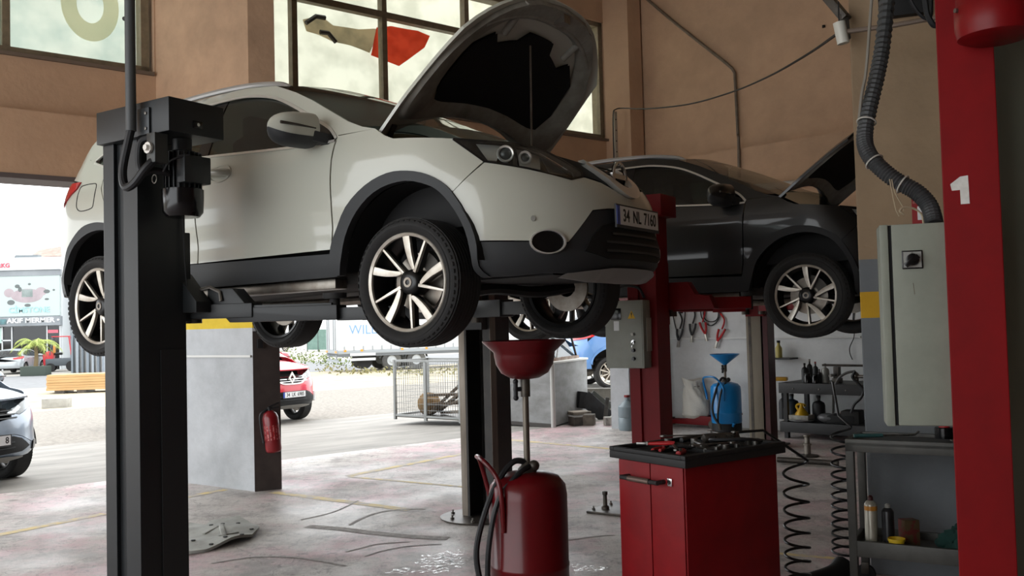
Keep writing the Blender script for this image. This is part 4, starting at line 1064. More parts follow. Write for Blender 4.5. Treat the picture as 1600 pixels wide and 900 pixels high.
# far red post seen behind the dark car
fr_ = on_z(1172, 697)
fp2 = fr_ + BL*.13 + BF*.13
post_d = thing('lift_post', 'beige and red lift post in front of the tool wall, far right', 'lift post', mw=bay_frame(fp2))
c_post(.26, .26, 2.5, .02, .06, -1).build('column', mat('dark_red_worn', '#4a1519', .5, c2='#381013'), post_d, .003, smooth=None)
MB().span((-.128, -.134, .02), (.05, -.128, 2.48)).build('slide_cover', mat('beige_metal', '#857c6c', .5, c2='#6e6657', scale=4, stretch=(1, 1, .2)), post_d, .002)
MB().span((-.10, -.138, .02), (-.07, -.132, 2.48)).build('slide_rail', grease, post_d, smooth=None)
MB().span((-.22, -.25, 0), (.25, .22, .02)).build('base_plate', grease, post_d, .004)
MB().span((-.11, -.2, 1.55), (.11, -.02, 2.0)).build('carriage', lift_red, post_d, .006)
arm(post_d, (.10, -.22), (.85, -.52), lift_red, ZR-.07, .12, .12, .5)
arm(post_d, (-.10, -.22), (-.80, -.52), lift_red, ZR-.07, .12, .12, .5)

# ================================================================== second car
dark_paint = mat('dark_grey_paint', '#0f1011', .38, coat=.5)
dark_car = make_car('suv_car', 'dark grey crossover on the red lift with its bonnet raised, right of centre', 'car', pose((2.9022, 8.403, 1.3585), BAY, 0.0), dark_paint, sc=(1.02, 1.0, 1.03), bonnet=45, res=.06, wheel_r=.354, rim=.256, lower=mat('dark_trim', '#17181a', .6))

# ================================================================== oil drainers
def drainer(name, label, o, paint, r, h, zbowl, rb, hb, group=None, rz=0.0, hoses=True, cone=False):
    t = thing(name, label, 'oil drainer', o, rz, group)
    b = .07
    MB().lathe([(.0001, b), (r*.55, b), (r*.9, b+.02), (r, b+.07), (r, b+.30*h), (r*1.012, b+.305*h), (r*1.012, b+.325*h), (r, b+.33*h), (r, b+h*.82), (r*.96, b+h*.90), (r*.80, b+h*.96), (r*.45, b+h*.995), (.0001, b+h)], 40, ).build('tank', paint, t, smooth=50)
    MB().lathe([(r*.95, 0.02), (r*.98, .02), (r*.98, b+.05), (r*.95, b+.05)], 32, closed=True).build('base_ring', mat('base_black', '#151515', .6), t)
    for a in (30, 150, 270):
        MB().cyl((r*.8*math.cos(R(a)), r*.8*math.sin(R(a))-.012, .03), (r*.8*math.cos(R(a)), r*.8*math.sin(R(a))+.012, .03), .03, n=14).build('caster', rubber, t)
    top = b+h
    MB().lathe([(.05, top-.02), (.05, top+.015), (.035, top+.03), (.022, top+.05), (.0001, top+.05)], 20).build('tank_cap', grease, t)
    MB().cyl((0, 0, top), (0, 0, zbowl), .017, n=14).build('stand_pipe', mat('pipe_steel', '#6d665c', .4, .7), t)
    MB().cyl((0, 0, zbowl-.09), (0, 0, zbowl+.01), .026, n=14).build('pipe_collar', grease, t)
    MB().cyl((0, 0, zbowl-.05), (-.06, -.02, zbowl-.05), .012, n=10).cyl((-.05, -.02, zbowl-.09), (-.05, -.02, zbowl-.015), .012, n=10).ball((-.05, -.02, zbowl-.095), .015, 10, 6).ball((-.05, -.02, zbowl-.01), .015, 10, 6).build('valve', cable_m, t)
    prof = [(.03, 0), (rb*.35, .008), (rb*.56, .035), (rb*.68, .08), (rb*.72, hb*.62), (rb*.73, hb*.70), (rb*.99, hb*.96), (rb*1.0, hb), (rb*.98, hb), (rb*.71, hb*.72), (rb*.66, .085), (rb*.54, .045), (.0001, .02)]
    if cone: prof = [(.025, 0), (.03, .01), (rb*.97, hb*.92), (rb, hb), (rb*.97, hb), (.03, .025), (.0001, .02)]
    MB().lathe(prof, 44, (0, 0, zbowl)).build('bowl', paint, t, smooth=40)
    hd = smooth_path([(-r*.8, -.05, b+h*.93), (-r*.9, -.06, top+.05), (-r*1.05, -.12, top+.09), (-r*1.28, -.16, top+.09), (-r*1.30, -.16, top+.04)], 5)
    MB().tube(smooth_path([(-r*.62, -r*.80, b+h*.60), (-r*.66, -r*.86, b+h*.86), (-r*.78, -r*.70, top-.0), (-r*1.10, -.10, top+.075), (-r*1.28, .05, top+.075), (-r*1.22, .16, top+.03), (-r*.98, .18, b+h*.75), (-r*.96, .16, b+h*.6)], 5), .013, 10).build('handle', paint, t)
    if hoses:
        MB().tube(smooth_path([(.015, -.03, top+.03), (-.05, -.10, top+.0), (-r*.75, -r*.75, b+h*.82), (-r*1.0, -r*.78, b+h*.5), (-r*1.05, -r*.7, b+h*.2), (-r*1.0, -r*.8, .06)], 6), .014, 8).build('hose', cable_m, t)
        MB().tube(smooth_path([(.0, .0, top+.045), (-.08, -.04, top+.05), (-r*.9, -r*.4, b+h*.86), (-r*1.3, -r*.5, b+h*.5), (-r*1.25, -r*.6, b+h*.25), (-r*1.05, -r*.85, .12)], 6), .016, 8).build('hose', cable_m, t)
        MB().cyl((-r*1.05, -r*.85, .13), (-r*1.0, -r*.9, .05), .022, n=10).build('hose_fitting', grease, t)
    MB().ball((.035, -.02, top+.03), .03, 10, 6).build('top_valve', grease, t)
    MB().cyl((-r*.1, -r*.95, b+.02), (-r*.1, -r*1.12, b+.06), .018, n=10).build('drain_spout', paint, t)
    return t
red_gloss = mat('drainer_red_paint', '#5e0c12', .3, c2='#4d090e', scale=4, coat=.15, ior=1.35)
blue_gloss = mat('drainer_blue_paint', '#1379b8', .33, coat=.2, c2='#0f6aa6', scale=4)
dp = at(824, 740, 4.9)
drainer('oil_drainer', 'red waste oil drainer with raised bowl under the white car', (dp.x, dp.y, 0), red_gloss, .206, .70, 1.25, .222, .205)
bd = on_z(1136, 674)
drainer('oil_drainer', 'blue oil drainer with funnel bowl against the grey tool wall', (bd.x, bd.y, 0), blue_gloss, .205, .60, .90, .20, .15, rz=.3, cone=True)

# ================================================================== red tool trolley
TZ = .93
tn, tl, tr = on_z(1070, 712, TZ), on_z(960, 697, TZ), on_z(1218, 690, TZ)
tx = (tr-tn); tw = tx.length; td = (tl-tn).length; ta = math.atan2(tx.y, tx.x)
trolley = thing('tool_trolley', 'red metal tool trolley with a black tray top full of tools', 'tool trolley', (tn.x, tn.y, 0), ta)
tred = mat('trolley_red_paint', '#7b0b12', .48, c2='#6a090f', scale=5, ior=1.3)
MB().span((.012, .012, .10), (tw-.012, td-.012, TZ-.055)).build('body', tred, trolley, .006)
for a, b in ((.02, td/2-.006), (td/2+.0, td-.02)):
    MB().span((.004, a, .11), (.012, b, TZ-.06)).build('door', tred, trolley, .003)
hy = td*.12
ho = MB().tube(smooth_path([(.006, td*.80, TZ-.135), (-.04, td*.80, TZ-.135), (-.045, td*.78, TZ-.135), (-.045, td*.32, TZ-.135), (-.04, td*.30, TZ-.135), (.006, td*.30, TZ-.135)], 4), .011, 10).build('handle', mat('handle_black', '#232021', .45), trolley)
MB().cyl((-.045, td*.40, TZ-.135), (-.045, td*.70, TZ-.135), .0135, n=12).build('handle_grip', mat('handle_worn', '#6b5a52', .4, .5), ho)
MB().span((-.004, td*.18, TZ-.15), (.006, td*.24, TZ-.115)).build('lock', chrome, trolley, .002)
MB().cyl((-.007, td*.21, TZ-.132), (.004, td*.21, TZ-.132), .008, n=12).build('lock_cylinder', ink, trolley)
tray_m = mat('tray_black', '#131314', .6, bump=.05, bscale=200)
ty = MB().span((-.02, -.02, TZ-.055), (tw+.02, td+.02, TZ-.02)).span((-.02, -.02, TZ-.02), (tw+.02, .01, TZ)).span((-.02, td-.01, TZ-.02), (tw+.02, td+.02, TZ)).span((-.02, .01, TZ-.02), (.01, td-.01, TZ)).span((tw-.01, .01, TZ-.02), (tw+.02, td-.01, TZ)).build('tray', tray_m, trolley, .004)
for x in (tw*.34, tw*.70): MB().span((x, .01, TZ-.02), (x+.012, td-.01, TZ-.003)).build('divider', tray_m, ty, smooth=None)
MB().span((.01, td*.5, TZ-.02), (tw*.34, td*.5+.012, TZ-.003)).build('divider', tray_m, ty, smooth=None)
for x in (.06, tw-.06):
    for y in (.06, td-.06):
        MB().lathe([(.0001, -.05), (.042, -.05), (.05, -.042), (.05, -.008), (.042, 0), (.0001, 0)], 20, (x, y+.012, .05), Matrix.Rotation(R(90), 4, 'X').to_3x3()).build('caster', rubber, trolley)
        MB().span((x-.03, y-.03, .085), (x+.03, y+.03, .105)).build('caster_plate', grease, trolley)
# tools lying in the tray
steel = mat('tool_steel', '#8c8a86', .3, .9, c2='#5f5c58', scale=20)
def tw_pt(x, y, z=0): return Vector((tn.x, tn.y, 0)) + tx.normalized()*x + (tl-tn).normalized()*y + Vector((0, 0, TZ-.02+z))
def in_tray(name, lab, cat, x, y, a, z=.0):
    p = tw_pt(x, y, z); return thing(name, lab, cat, p, ta+a, 'tools in the tray of the red trolley')
def pliers(x, y, a, mcol, lab, z=.012):
    t = in_tray('pliers', lab, 'pliers', x, y, a, z)
    for s_ in (-1, 1):
        MB().tube(smooth_path([(.0, 0, 0), (-.04, s_*.012, .002), (-.09, s_*.022, .004), (-.13, s_*.018, .004)], 4), .008, 8).build('grip', mcol, t)
        MB().bar((0, s_*.004, 0), (.055, s_*.002, 0), .010, .012).build('jaw', steel, t, .002)
    MB().cyl((0, 0, -.007), (0, 0, .009), .010, n=12).build('pivot', steel, t)
red_grip = mat('red_grip', '#a3171c', .5); blk_grip = mat('black_grip', '#1b1b1d', .55)
pliers(.17, .30, .5, red_grip, 'red handled pliers on the left of the trolley tray')
pliers(.25, .16, -.8, blk_grip, 'black handled pliers at the front of the trolley tray', .02)
pliers(.12, .36, 2.2, red_grip, 'second red handled pliers lying across the trolley tray', .03)
def screwdriver(x, y, a, gm, lab, z=.012):
    t = in_tray('screwdriver', lab, 'screwdriver', x, y, a, z)
    MB().lathe([(.0001, 0), (.012, .003), (.015, .02), (.013, .06), (.015, .09), (.009, .105), (.0001, .107)], 14, (0, 0, 0), Matrix.Rotation(R(90), 3, 'Y')).build('grip', gm, t)
    MB().cyl((.105, 0, 0), (.22, 0, 0), .0035, n=8).build('shank', steel, t)
screwdriver(.06, .10, .5, red_grip, 'red handled screwdriver near the trolley front corner')
screwdriver(.32, .33, .2, blk_grip, 'black handled screwdriver beside the ratchets', .03)
def ratchet(x, y, a, lab, z=.012):
    t = in_tray('ratchet', lab, 'ratchet', x, y, a, z)
    MB().cyl((0, 0, -.012), (0, 0, .014), .018, n=18).build('head', steel, t)
    MB().tube([(0, 0, 0), (-.08, 0, 0), (-.09, 0, 0), (-.18, 0, 0)], [.007, .007, .011, .011], 8).build('grip', steel, t)
ratchet(.40, .14, .3, 'chrome ratchet lying in the middle of the tray'); ratchet(.34, .26, 1.0, 'chrome ratchet crossing the other ratchet', .03); ratchet(.50, .34, -2.6, 'chrome ratchet at the far side of the tray', .02)
def air_gun(x, y, a):
    t = in_tray('air_ratchet', 'dark air wrench with a black hose on the trolley tray', 'air wrench', x, y, a, .035)
    MB().lathe([(.0001, -.10), (.022, -.10), (.026, -.08), (.026, .05), (.018, .07), (.012, .09), (.0001, .09)], 18, (0, 0, 0), Matrix.Rotation(R(90), 3, 'Y')).build('barrel', grease, t)
    MB().bar((-.05, 0, 0), (-.09, -.08, 0), .03, .028).build('grip', blk_grip, t, .006)
    MB().cyl((.07, 0, -.02), (.07, 0, .03), .02, n=14).build('head', steel, t)
    MB().tube(smooth_path([(-.09, -.08, 0), (-.12, -.12, .01), (-.10, -.2, .02), (0.02, -.24, .02), (.12, -.18, .0)], 5), .008, 8).build('hose', cable_m, t)
air_gun(.50, .22, -.4)
for k, (x, y, r_, h_) in enumerate(((.27, .05, .016, .03), (.34, .06, .018, .032), (.41, .05, .014, .03), (.45, .28, .02, .04), (.56, .06, .022, .04), (.22, .24, .015, .03), (.30, .40, .018, .035), (.60, .14, .016, .032))):
    p = tw_pt(x, y); tag(MB().lathe([(r_*.6, h_*.3), (r_*.6, h_), (r_, h_), (r_, 0), (.0001, 0), (.0001, h_*.3)], 18, p).build('socket', steel), 'chrome wrench socket standing in the trolley tray', 'socket', 'wrench sockets in the trolley tray')
for k, (x, y, a, L_, lab) in enumerate(((.14, .20, .9, .20, 'open ended spanner across the left of the trolley tray'), (.30, .10, -.3, .18, 'short spanner near the front edge of the trolley tray'), (.42, .38, 2.5, .22, 'long spanner along the back of the trolley tray'), (.55, .28, 1.2, .17, 'spanner under the air wrench on the trolley tray'))):
    t = in_tray('spanner', lab, 'spanner', x, y, a, .03+.006*k)
    MB().bar((-L_/2, 0, 0), (L_/2, 0, 0), .014, .006).build('shank', steel, t, .002)
    MB().lathe([(.009, -.004), (.019, -.004), (.019, .004), (.009, .004)], 18, (L_/2+.012, 0, 0), closed=True).build('ring_end', steel, t)
    MB().prism([(0, -.018), (-.03, -.02), (-.034, -.008), (-.016, -.006), (-.016, .006), (-.034, .008), (-.03, .02), (0, .018)], -.004, .004, Matrix.Translation((-L_/2, 0, 0))).build('open_end', steel, t)
# cable leading over the tray's edge into the coiled hose
# ================================================================== coiled air hoses
def coil(label, top, bot, rad, turns, r, lead):
    a, b = Vector(top), Vector(bot); pts = list(lead); n = int(turns*22)
    for i in range(n+1):
        u = i/n; w = u**.8
        c = a.lerp(b, w); ph = 2*math.pi*turns*u
        pts.append(c+Vector((rad*math.cos(ph), rad*math.sin(ph)*.9, 0)))
    tag(MB().tube(pts, r, 8).build('coiled_hose', mat('coil_hose_black', '#141416', .3)), label, 'air hose')
c1 = at(1243, 720, 4.95); c2 = at(1246, 900, 4.95); c2.z = .05
coil('black coiled air hose hanging down beside the red trolley', c1, c2, .064, 9, .0075, [tw_pt(tw*.72, td*.35, .03), tw_pt(tw*.85, td*.4, .06), tw_pt(tw+.05, td*.3, .06)])
c1 = at(1315, 668, 5.55); c2 = at(1317, 868, 5.55)
coil('black coiled air hose hanging behind the grey cart leg', c1, c2, .06, 12, .0075, [c1+Vector((.06, .3, .25)), c1+Vector((.02, .1, .06))])
# rubber boot on the floor below
bt = at(1305, 880, 5.4); bt.z = 0
MB_ = MB().tube(smooth_path([(bt.x-.36, bt.y-.16, .035), (bt.x-.18, bt.y-.08, .045), (bt.x-.02, bt.y-.02, .06), (bt.x+.06, bt.y+.04, .085)], 5), [.03+.0025*i for i in range(16)], 12)
tag(MB_.build('exhaust_hose', mat('hose_rubber', '#121213', .6)), 'thick black rubber hose end lying on the floor by the cart', 'hose')

# ================================================================== grey service cart
cart_m = mat('cart_grey_steel', '#4d4c48', .5, .3, c2='#3a3936', scale=6)
CROT = R(-30); ca = on_z(1320, 686, .868); cart = thing('service_cart', 'grey steel two shelf cart beside the pillar', 'cart', (ca.x, ca.y, 0), CROT)
CW, CD = .80, .34
for x in (0, CW):
    for y in (0, CD):
        MB().span((x, y, .12), (x+.042, y+.042, .84)).build('leg', cart_m, cart, .003)
        MB().cyl((x+.02, y-.0, .055), (x+.02, y+.03, .055), .055, n=20).build('caster', rubber, cart)
        MB().span((x+.0, y-.008, .06), (x+.042, y+.04, .125)).build('caster_fork', grease, cart, .003)
MB().span((0, 0, .835), (CW+.042, CD+.042, .85)).build('top_shelf', cart_m, cart, smooth=None)
for a, b in (((0, 0, .80), (CW+.042, .03, .868)), ((0, CD+.012, .80), (CW+.042, CD+.042, .868)), ((0, .03, .80), (.03, CD+.012, .868)), ((CW+.012, .03, .80), (CW+.042, CD+.012, .868))): MB().span(a, b).build('top_rail', cart_m, cart, .003)
MB().span((.03, .03, .27), (CW, CD, .283)).build('lower_shelf', mat('shelf_dirty', '#35332f', .55, .2, c2='#5a544b', scale=7), cart, smooth=None)
for a, b in (((.042, 0, .235), (CW, .028, .32)), ((.042, CD+.014, .235), (CW, CD+.042, .32)), ((0, .042, .235), (.028, CD, .32)), ((CW+.014, .042, .235), (CW+.042, CD, .32))): MB().span(a, b).build('shelf_rail', cart_m, cart, .003)
def cart_pt(x, y, z): return cart.matrix_basis @ Vector((x, y, z)) if False else Matrix.Translation((ca.x, ca.y, 0)) @ Matrix.Rotation(CROT, 4, 'Z') @ Vector((x, y, z))
def can(lab, p, r, h, body, cap, band=None, capr=.5):
    t = thing('spray_can', lab, 'spray can', p)
    MB().lathe([(.0001, 0), (r, 0), (r, h*.80), (r*.97, h*.82)], 24).lathe([(r*.97, h*.82), (r*.7, h*.88), (r*.45, h*.9), (.0001, h*.9)], 24).build('body', body, t)
    MB().lathe([(r*.42, h*.89), (r*.42, h*.97), (r*.2, h*1.0), (.0001, h*1.0)], 16).build('nozzle', cap, t)
    if band: MB().lathe([(r+.0006, h*.70), (r+.0006, h*.79)], 24, cap=False).build('band', band, t)
can('tall silver spray can with a dark cap on the lower cart shelf', cart_pt(.10, .12, .284), .034, .265, mat('can_silver', '#b9b5a8', .35, .4, c2='#8f8a7d', scale=12, stretch=(3, 3, .6)), mat('cap_darkred', '#3a1414', .5), mat('can_orange', '#b0762a', .4))
can('shorter black spray can beside the silver one on the cart', cart_pt(.185, .13, .284), .033, .225, mat('can_black', '#161618', .35, c2='#2b2b2e', scale=10), mat('cap_grey', '#8c8a84', .5))
tag(MB().box(cart_pt(.285, .17, .284+.07), (.085, .07, .14), Matrix.Rotation(R(8), 3, 'Z')).build('carton', mat('carton_print', '#4b3a22', .7, c2='#5a1d18', scale=18, lo=.48, hi=.52), bevel=.002), 'small printed carton behind the spray cans on the cart', 'carton')
ycp = cart_pt(.235, .06, .300)
yc = thing('tape_dispenser', 'small yellow plastic tub at the front of the cart shelf', 'plastic tub', ycp, CROT)
MB().lathe([(.0001, 0), (.036, 0), (.042, .035), (.039, .035), (.034, .004), (.0001, .004)], 20).build('tub', mat('tub_yellow', '#c9a91c', .5), yc)
MB().lathe([(.043, .028), (.045, .028), (.045, .04), (.043, .04)], 20, closed=True).build('rim', mat('tub_yellow', '#c9a91c', .5), yc)
# crumpled green rag
rp0 = cart_pt(.56, .15, .29); rows = []
for i in range(17):
    row = []
    for j in range(20):
        a = 2*math.pi*j/19; rr = .02+.115*i/16; k = 1+.25*math.sin(3*a+i*.5)+.15*math.sin(7*a-i)
        row.append(Vector((rp0.x+rr*k*math.cos(a), rp0.y+rr*k*.75*math.sin(a), rp0.z+.005+max(0, .115*(1-(i/16)**2)+.028*math.sin(5*a+i*1.1)*math.sin(math.pi*i/16)))))
    rows.append(row)
for r_ in rows: r_[-1] = r_[0].copy()
tag(MB().grid(rows).build('rag', mat('rag_green', '#123a33', .9, c2='#0c2925', scale=20), smooth=60, weld=True), 'crumpled dark green rag on the lower cart shelf', 'rag')
# things on the top shelf
def top_item(name, lab, cat, mb, m): return tag(mb.build(name, m), lab, cat)
p = cart_pt(.48, .2, .868)
t = thing('grease_can', 'small dark tin with a red cap on the cart top under the cabinet', 'tin', p)
MB().lathe([(.0001, 0), (.05, 0), (.05, .055), (.045, .06), (.0001, .06)], 20).build('tin', gloss_black, t); MB().lathe([(.0001, .06), (.028, .06), (.028, .085), (.0001, .085)], 16).build('cap', red_grip, t)
p = cart_pt(.03, .1, .875); q = cart_pt(.34, .25, .875)
t = thing('pry_bar', 'long steel bar with a teal grip lying on the cart top', 'pry bar', p)
d = Vector(q)-Vector(p)
MB().tube([Vector((0, 0, 0)), d*.45], .011, 8).build('grip', mat('teal_grip', '#2c5050', .5), t); MB().tube([d*.42, d*.95, d*1.02+Vector((0, 0, .02))], .006, 8).build('shank', steel, t)
p = cart_pt(.62, .12, .870); top_item('steel_ruler', 'flat pale steel strip on the cart top edge', 'steel strip', MB().box(Vector(p)+Vector((0, 0, .003)), (.22, .03, .004), Matrix.Rotation(R(-4), 3, 'Z')), bare)

# ================================================================== red post with number 1, its cabinet and motor on the right
n1 = at(1481, 485, 3.9); post1 = thing('lift_post', 'tall red lift post marked with a white number 1 at the right edge', 'lift post', (n1.x, 3.9, 0), R(-26))
MB().prism([(0, 0), (.215, 0), (.215, .24), (.17, .24), (.17, .22), (.195, .22), (.195, .02), (.02, .02), (.02, .22), (.045, .22), (.045, .24), (0, .24)], .02, 3.1).build('column', mat('post_red_paint', '#7d080d', .55, c2='#6c070b', scale=3, ior=1.25), post1, .004, smooth=None)
MB().span((-.12, -.15, 0), (.34, .32, .02)).build('base_plate', grease, post1, .004)
inv1 = (Matrix.Translation((n1.x, 3.9, 0)) @ Matrix.Rotation(R(-26), 4, 'Z')).inverted()
pn1 = Matrix.Rotation(R(-26), 3, 'Z') @ Vector((0, -1, 0))
dig = [(762, 720), (800, 690), (831, 685), (838, 795), (803, 798), (800, 742), (768, 745)]
dg = [inv1 @ on_plane(1180+x/2.5, y/2.5, Vector((n1.x, 3.9, 0)), pn1) for x, y in dig]
mb = MB().add([Vector((p.x, -.0015, p.z)) for p in dg]+[Vector((p.x, .001, p.z)) for p in dg], [tuple(range(7)), tuple(range(13, 6, -1))]+[(i, (i+1) % 7, 7+(i+1) % 7, 7+i) for i in range(7)])
mb.build('painted_number', mat('number_white', '#d4d2cd', .6, c2='#c0beb8', scale=30), post1, smooth=None)
mred = mat('motor_red', '#7d0a10', .4, c2='#65080d', scale=5, ior=1.35)
mo1 = MB().lathe([(.12, .0), (.142, .01), (.150, .05), (.150, .13), (.142, .14), (.142, .5), (.0001, .5)], 36, (.22, -.12, 2.64)).build('motor', mred, post1, smooth=40)
MB().lathe([(.0001, .012), (.128, .012), (.128, .022), (.0001, .022)], 30, (.22, -.12, 2.64)).build('fan_grille', deep_black, mo1)
for k in range(9):
    x = -.10+.025*k; w_ = math.sqrt(max(0, .118**2-x*x)); MB().bar((.22+x, -.12-w_, 2.651), (.22+x, -.12+w_, 2.651), .008, .006).build('grille_bar', grease, mo1, smooth=None)
MB().cyl((.09, -.18, 2.76), (.075, -.19, 2.76), .010, n=8).build('cover_screw', bolt_m, mo1)
MB().span((.16, -.02, 2.75), (.30, .02, 3.0)).build('motor_mount', mred, post1)
# greenish grey sheet metal partition behind it
pp = at(1558, 485, 4.22)
struct(MB().span((pp.x, 4.2, 0), (pp.x+1.6, 4.3, CEIL)).build('wall_partition', mat('panel_grey_green', '#7d8276', .5, c2='#70756a', scale=3, stretch=(1, 1, .3)), smooth=None, bevel=.004), 'greyish green metal partition at the right edge')
# electrical cabinet
el = at(1378.5, 485, 4.05); er_ = at(1481, 485, 4.05)
ecz0 = at(1440, 664, 4.05).z; ecz1 = at(1430, 351, 4.05).z; ew = er_.x-el.x
ec_m = mat('cabinet_grey_green', '#8b8f83', .5, c2='#7e8277', scale=4)
ecab = thing('electrical_cabinet', 'tall grey green electrical cabinet with a black rotary switch beside the red post', 'electrical cabinet', (el.x, 4.05, ecz0), R(-18))
hE = ecz1-ecz0
MB().span((0, .0, 0), (ew, .18, hE)).build('box_body', ec_m, ecab, .004)
MB().span((.048, -.02, .005), (ew-.002, -.003, hE-.002)).build('box_door', ec_m, ecab, .004)
MB().span((.036, -.004, .003), (.050, .001, hE-.004)).build('door_gap', deep_black, ecab, smooth=None)
MB().span((0, -.018, 0), (.034, 0, hE)).build('box_flange', ec_m, ecab, .004)
sx, sz = .127, hE-(408-352)/1450*4.05
sp_ = MB().span((sx-.042, -.028, sz-.04), (sx+.042, -.02, sz+.04)).build('rotary_switch', gloss_black, ecab, .004)
MB().span((sx-.036, -.0295, sz-.034), (sx+.036, -.028, sz+.034)).build('switch_plate', mat('switch_silver', '#9a9a96', .4, .3), sp_, smooth=None)
MB().cyl((sx, -.028, sz), (sx, -.045, sz), .026, n=24).bar((sx+.022, -.05, sz+.014), (sx-.030, -.05, sz-.026), .022, .022, (0, 1, 0)).build('switch_knob', gloss_black, sp_, .003)
text('switch_mark', '0', .014, ink, sp_, frame((sx, -.0298, sz+.027), (1, 0, 0), (0, 0, 1)), .0003)
MB().tube([(sx, -.0202, sz-.10), (sx+.004, -.0202, sz-.15)], .0012, 5).build('drip_stain', mat('stain_brown', '#5a4a38', .7), ecab)
# notice on the pillar above it
np_ = on_plane(1437, 328, pl0, pn_); MBn = MB().box(Vector((0, 0, 0)), (.085, .004, .19))
no = thing('wall_notice', 'red and white notice on the pillar behind the cabinet cable', 'notice', np_-pn_*.004, math.atan2(px_.y, px_.x))
MBn.build('board', mat('notice_red', '#8e1a1c', .5), no, smooth=None)
MB().box((.012, -.003, -.02), (.05, .003, .08)).build('pictogram_field', plate_white, no, smooth=None)
MB().ball((.02, -.005, .0), (.012, .002, .014), 10, 6).box((.018, -.005, -.035), (.02, .002, .04)).build('pictogram', mat('notice_red', '#8e1a1c', .5), no)
MB().box((0, -.003, .045), (.075, .002, .014)).build('pale_band', mat('notice_pink', '#9a5a55', .6), no, smooth=None)
# corrugated conduit down the pillar to the cabinet
cpts = [at(x, y, Y) for x, y, Y in ((1388, -60, 4.7), (1386, 0, 4.65), (1379, 70, 4.6), (1370, 120, 4.55), (1358, 170, 4.5), (1351, 215, 4.45), (1357, 240, 4.4), (1375, 262, 4.35), (1402, 283, 4.3), (1432, 300, 4.25), (1452, 322, 4.2), (1460, 350, 4.15))]
cp = smooth_path(cpts, 14); cr_ = [.040 if (i % 2) else .034 for i in range(len(cp))]
cond = thing('corrugated_conduit', 'grey corrugated cable conduit curving down the pillar to the cabinet', 'conduit', cp[0])
MB().tube([p-cp[0] for p in cp], cr_, 12).build('conduit_tube', mat('corrugated_grey', '#3b3d3e', .5), cond, smooth=20)
for k in (62, 92, 116):
    c = cp[k]-cp[0]; d = (cp[k+1]-cp[k-1]).normalized(); a_ = d.orthogonal().normalized(); b_ = d.cross(a_)
    MB().tube([c+(a_*math.cos(t)+b_*math.sin(t))*.043 for t in [2*math.pi*i/20 for i in range(20)]], .004, 6, True).build('cable_tie', mat('tie_white', '#b8b6ae', .5), cond)
tag(MB().tube(smooth_path([at(x, y, 4.5) for x, y in ((1364, -20), (1361, 10), (1356, 80), (1352, 120), (1347, 145), (1342, 190), (1340, 225))], 6), .008, 8).build('cable', mat('cable_grey', '#7f7a70', .5)), 'thin grey cable tied alongside the corrugated conduit', 'cable')
for lab, pts in (('thin wire hanging from the conduit bend', ((1390, 280), (1396, 310), (1400, 328), (1405, 338))), ('second loose wire hanging from the conduit bend', ((1393, 280), (1398, 300), (1410, 322), (1412, 330))), ('pale cable loop on top of the cabinet', ((1412, 335), (1406, 330), (1412, 324), (1428, 326), (1440, 335), (1443, 350)))):
    tag(MB().tube(smooth_path([at(x, y, 4.22) for x, y in pts], 6), .005 if 'loop' in lab else .0025, 6).build('cable', mat('cable_pale', '#a8997f', .5)), lab, 'cable')
MBo = MB().tube(smooth_path([at(x, y, 4.4) for x, y in ((1440, -40), (1446, 5), (1450, 25), (1460, 40), (1468, 30), (1470, 0), (1468, -40))], 6), .014, 8); tag(MBo.build('cable', cable_m), 'black cable loop hanging at the top beside the red post', 'cable')
MBo = MB().tube(smooth_path([at(x, y, 4.45) for x, y in ((1408, -40), (1425, 5), (1444, 28), (1455, 20), (1452, -40))], 6), .009, 8); tag(MBo.build('cable', cable_m), 'thinner black cable loop beside the corrugated conduit', 'cable')
db = on_plane(1412, 15, pl0, pn_); 
tag(MB().box(db-pn_*.035+Vector((0, 0, .05)), (.28, .06, .2), Matrix.Rotation(math.atan2(px_.y, px_.x), 3, 'Z')).build('cable_box', deep_black, bevel=.005), 'black cable box high on the pillar', 'cable box')
# white tube connector and thin pipe across the pillar top
wt_ = [at(1311, 35, 5.2), at(1318, 68, 5.2)]
wj = thing('pipe_connector', 'short white plastic tube hanging at the pillar corner', 'pipe fitting', wt_[1])
MB().cyl(Vector((0, 0, 0)), wt_[0]-wt_[1], .034, n=20).build('sleeve', mat('white_pvc', '#c9c7bd', .4), wj); MB().tube([wt_[0]-wt_[1], wt_[0]-wt_[1]+Vector((0, 0, .12))], .004, 6).build('wire', cable_m, wj)
tag(MB().tube([at(1318, 50, 5.2), at(1400, 39, 5.05), at(1466, 27, 4.9)], .014, 10).build('pipe', mat('pipe_taupe', '#6b5c50', .5)), 'thin taupe pipe crossing the top of the pillar', 'pipe')
br = MB().bar(at(1288, -10, 5.6), at(1322, 30, 5.5), .07, .05); br.bar(at(1318, 22, 5.5), at(1322, 62, 5.5), .03, .05); tag(br.build('bracket', grease, bevel=.004), 'dirty steel bracket holding the white tube near the ceiling', 'bracket')

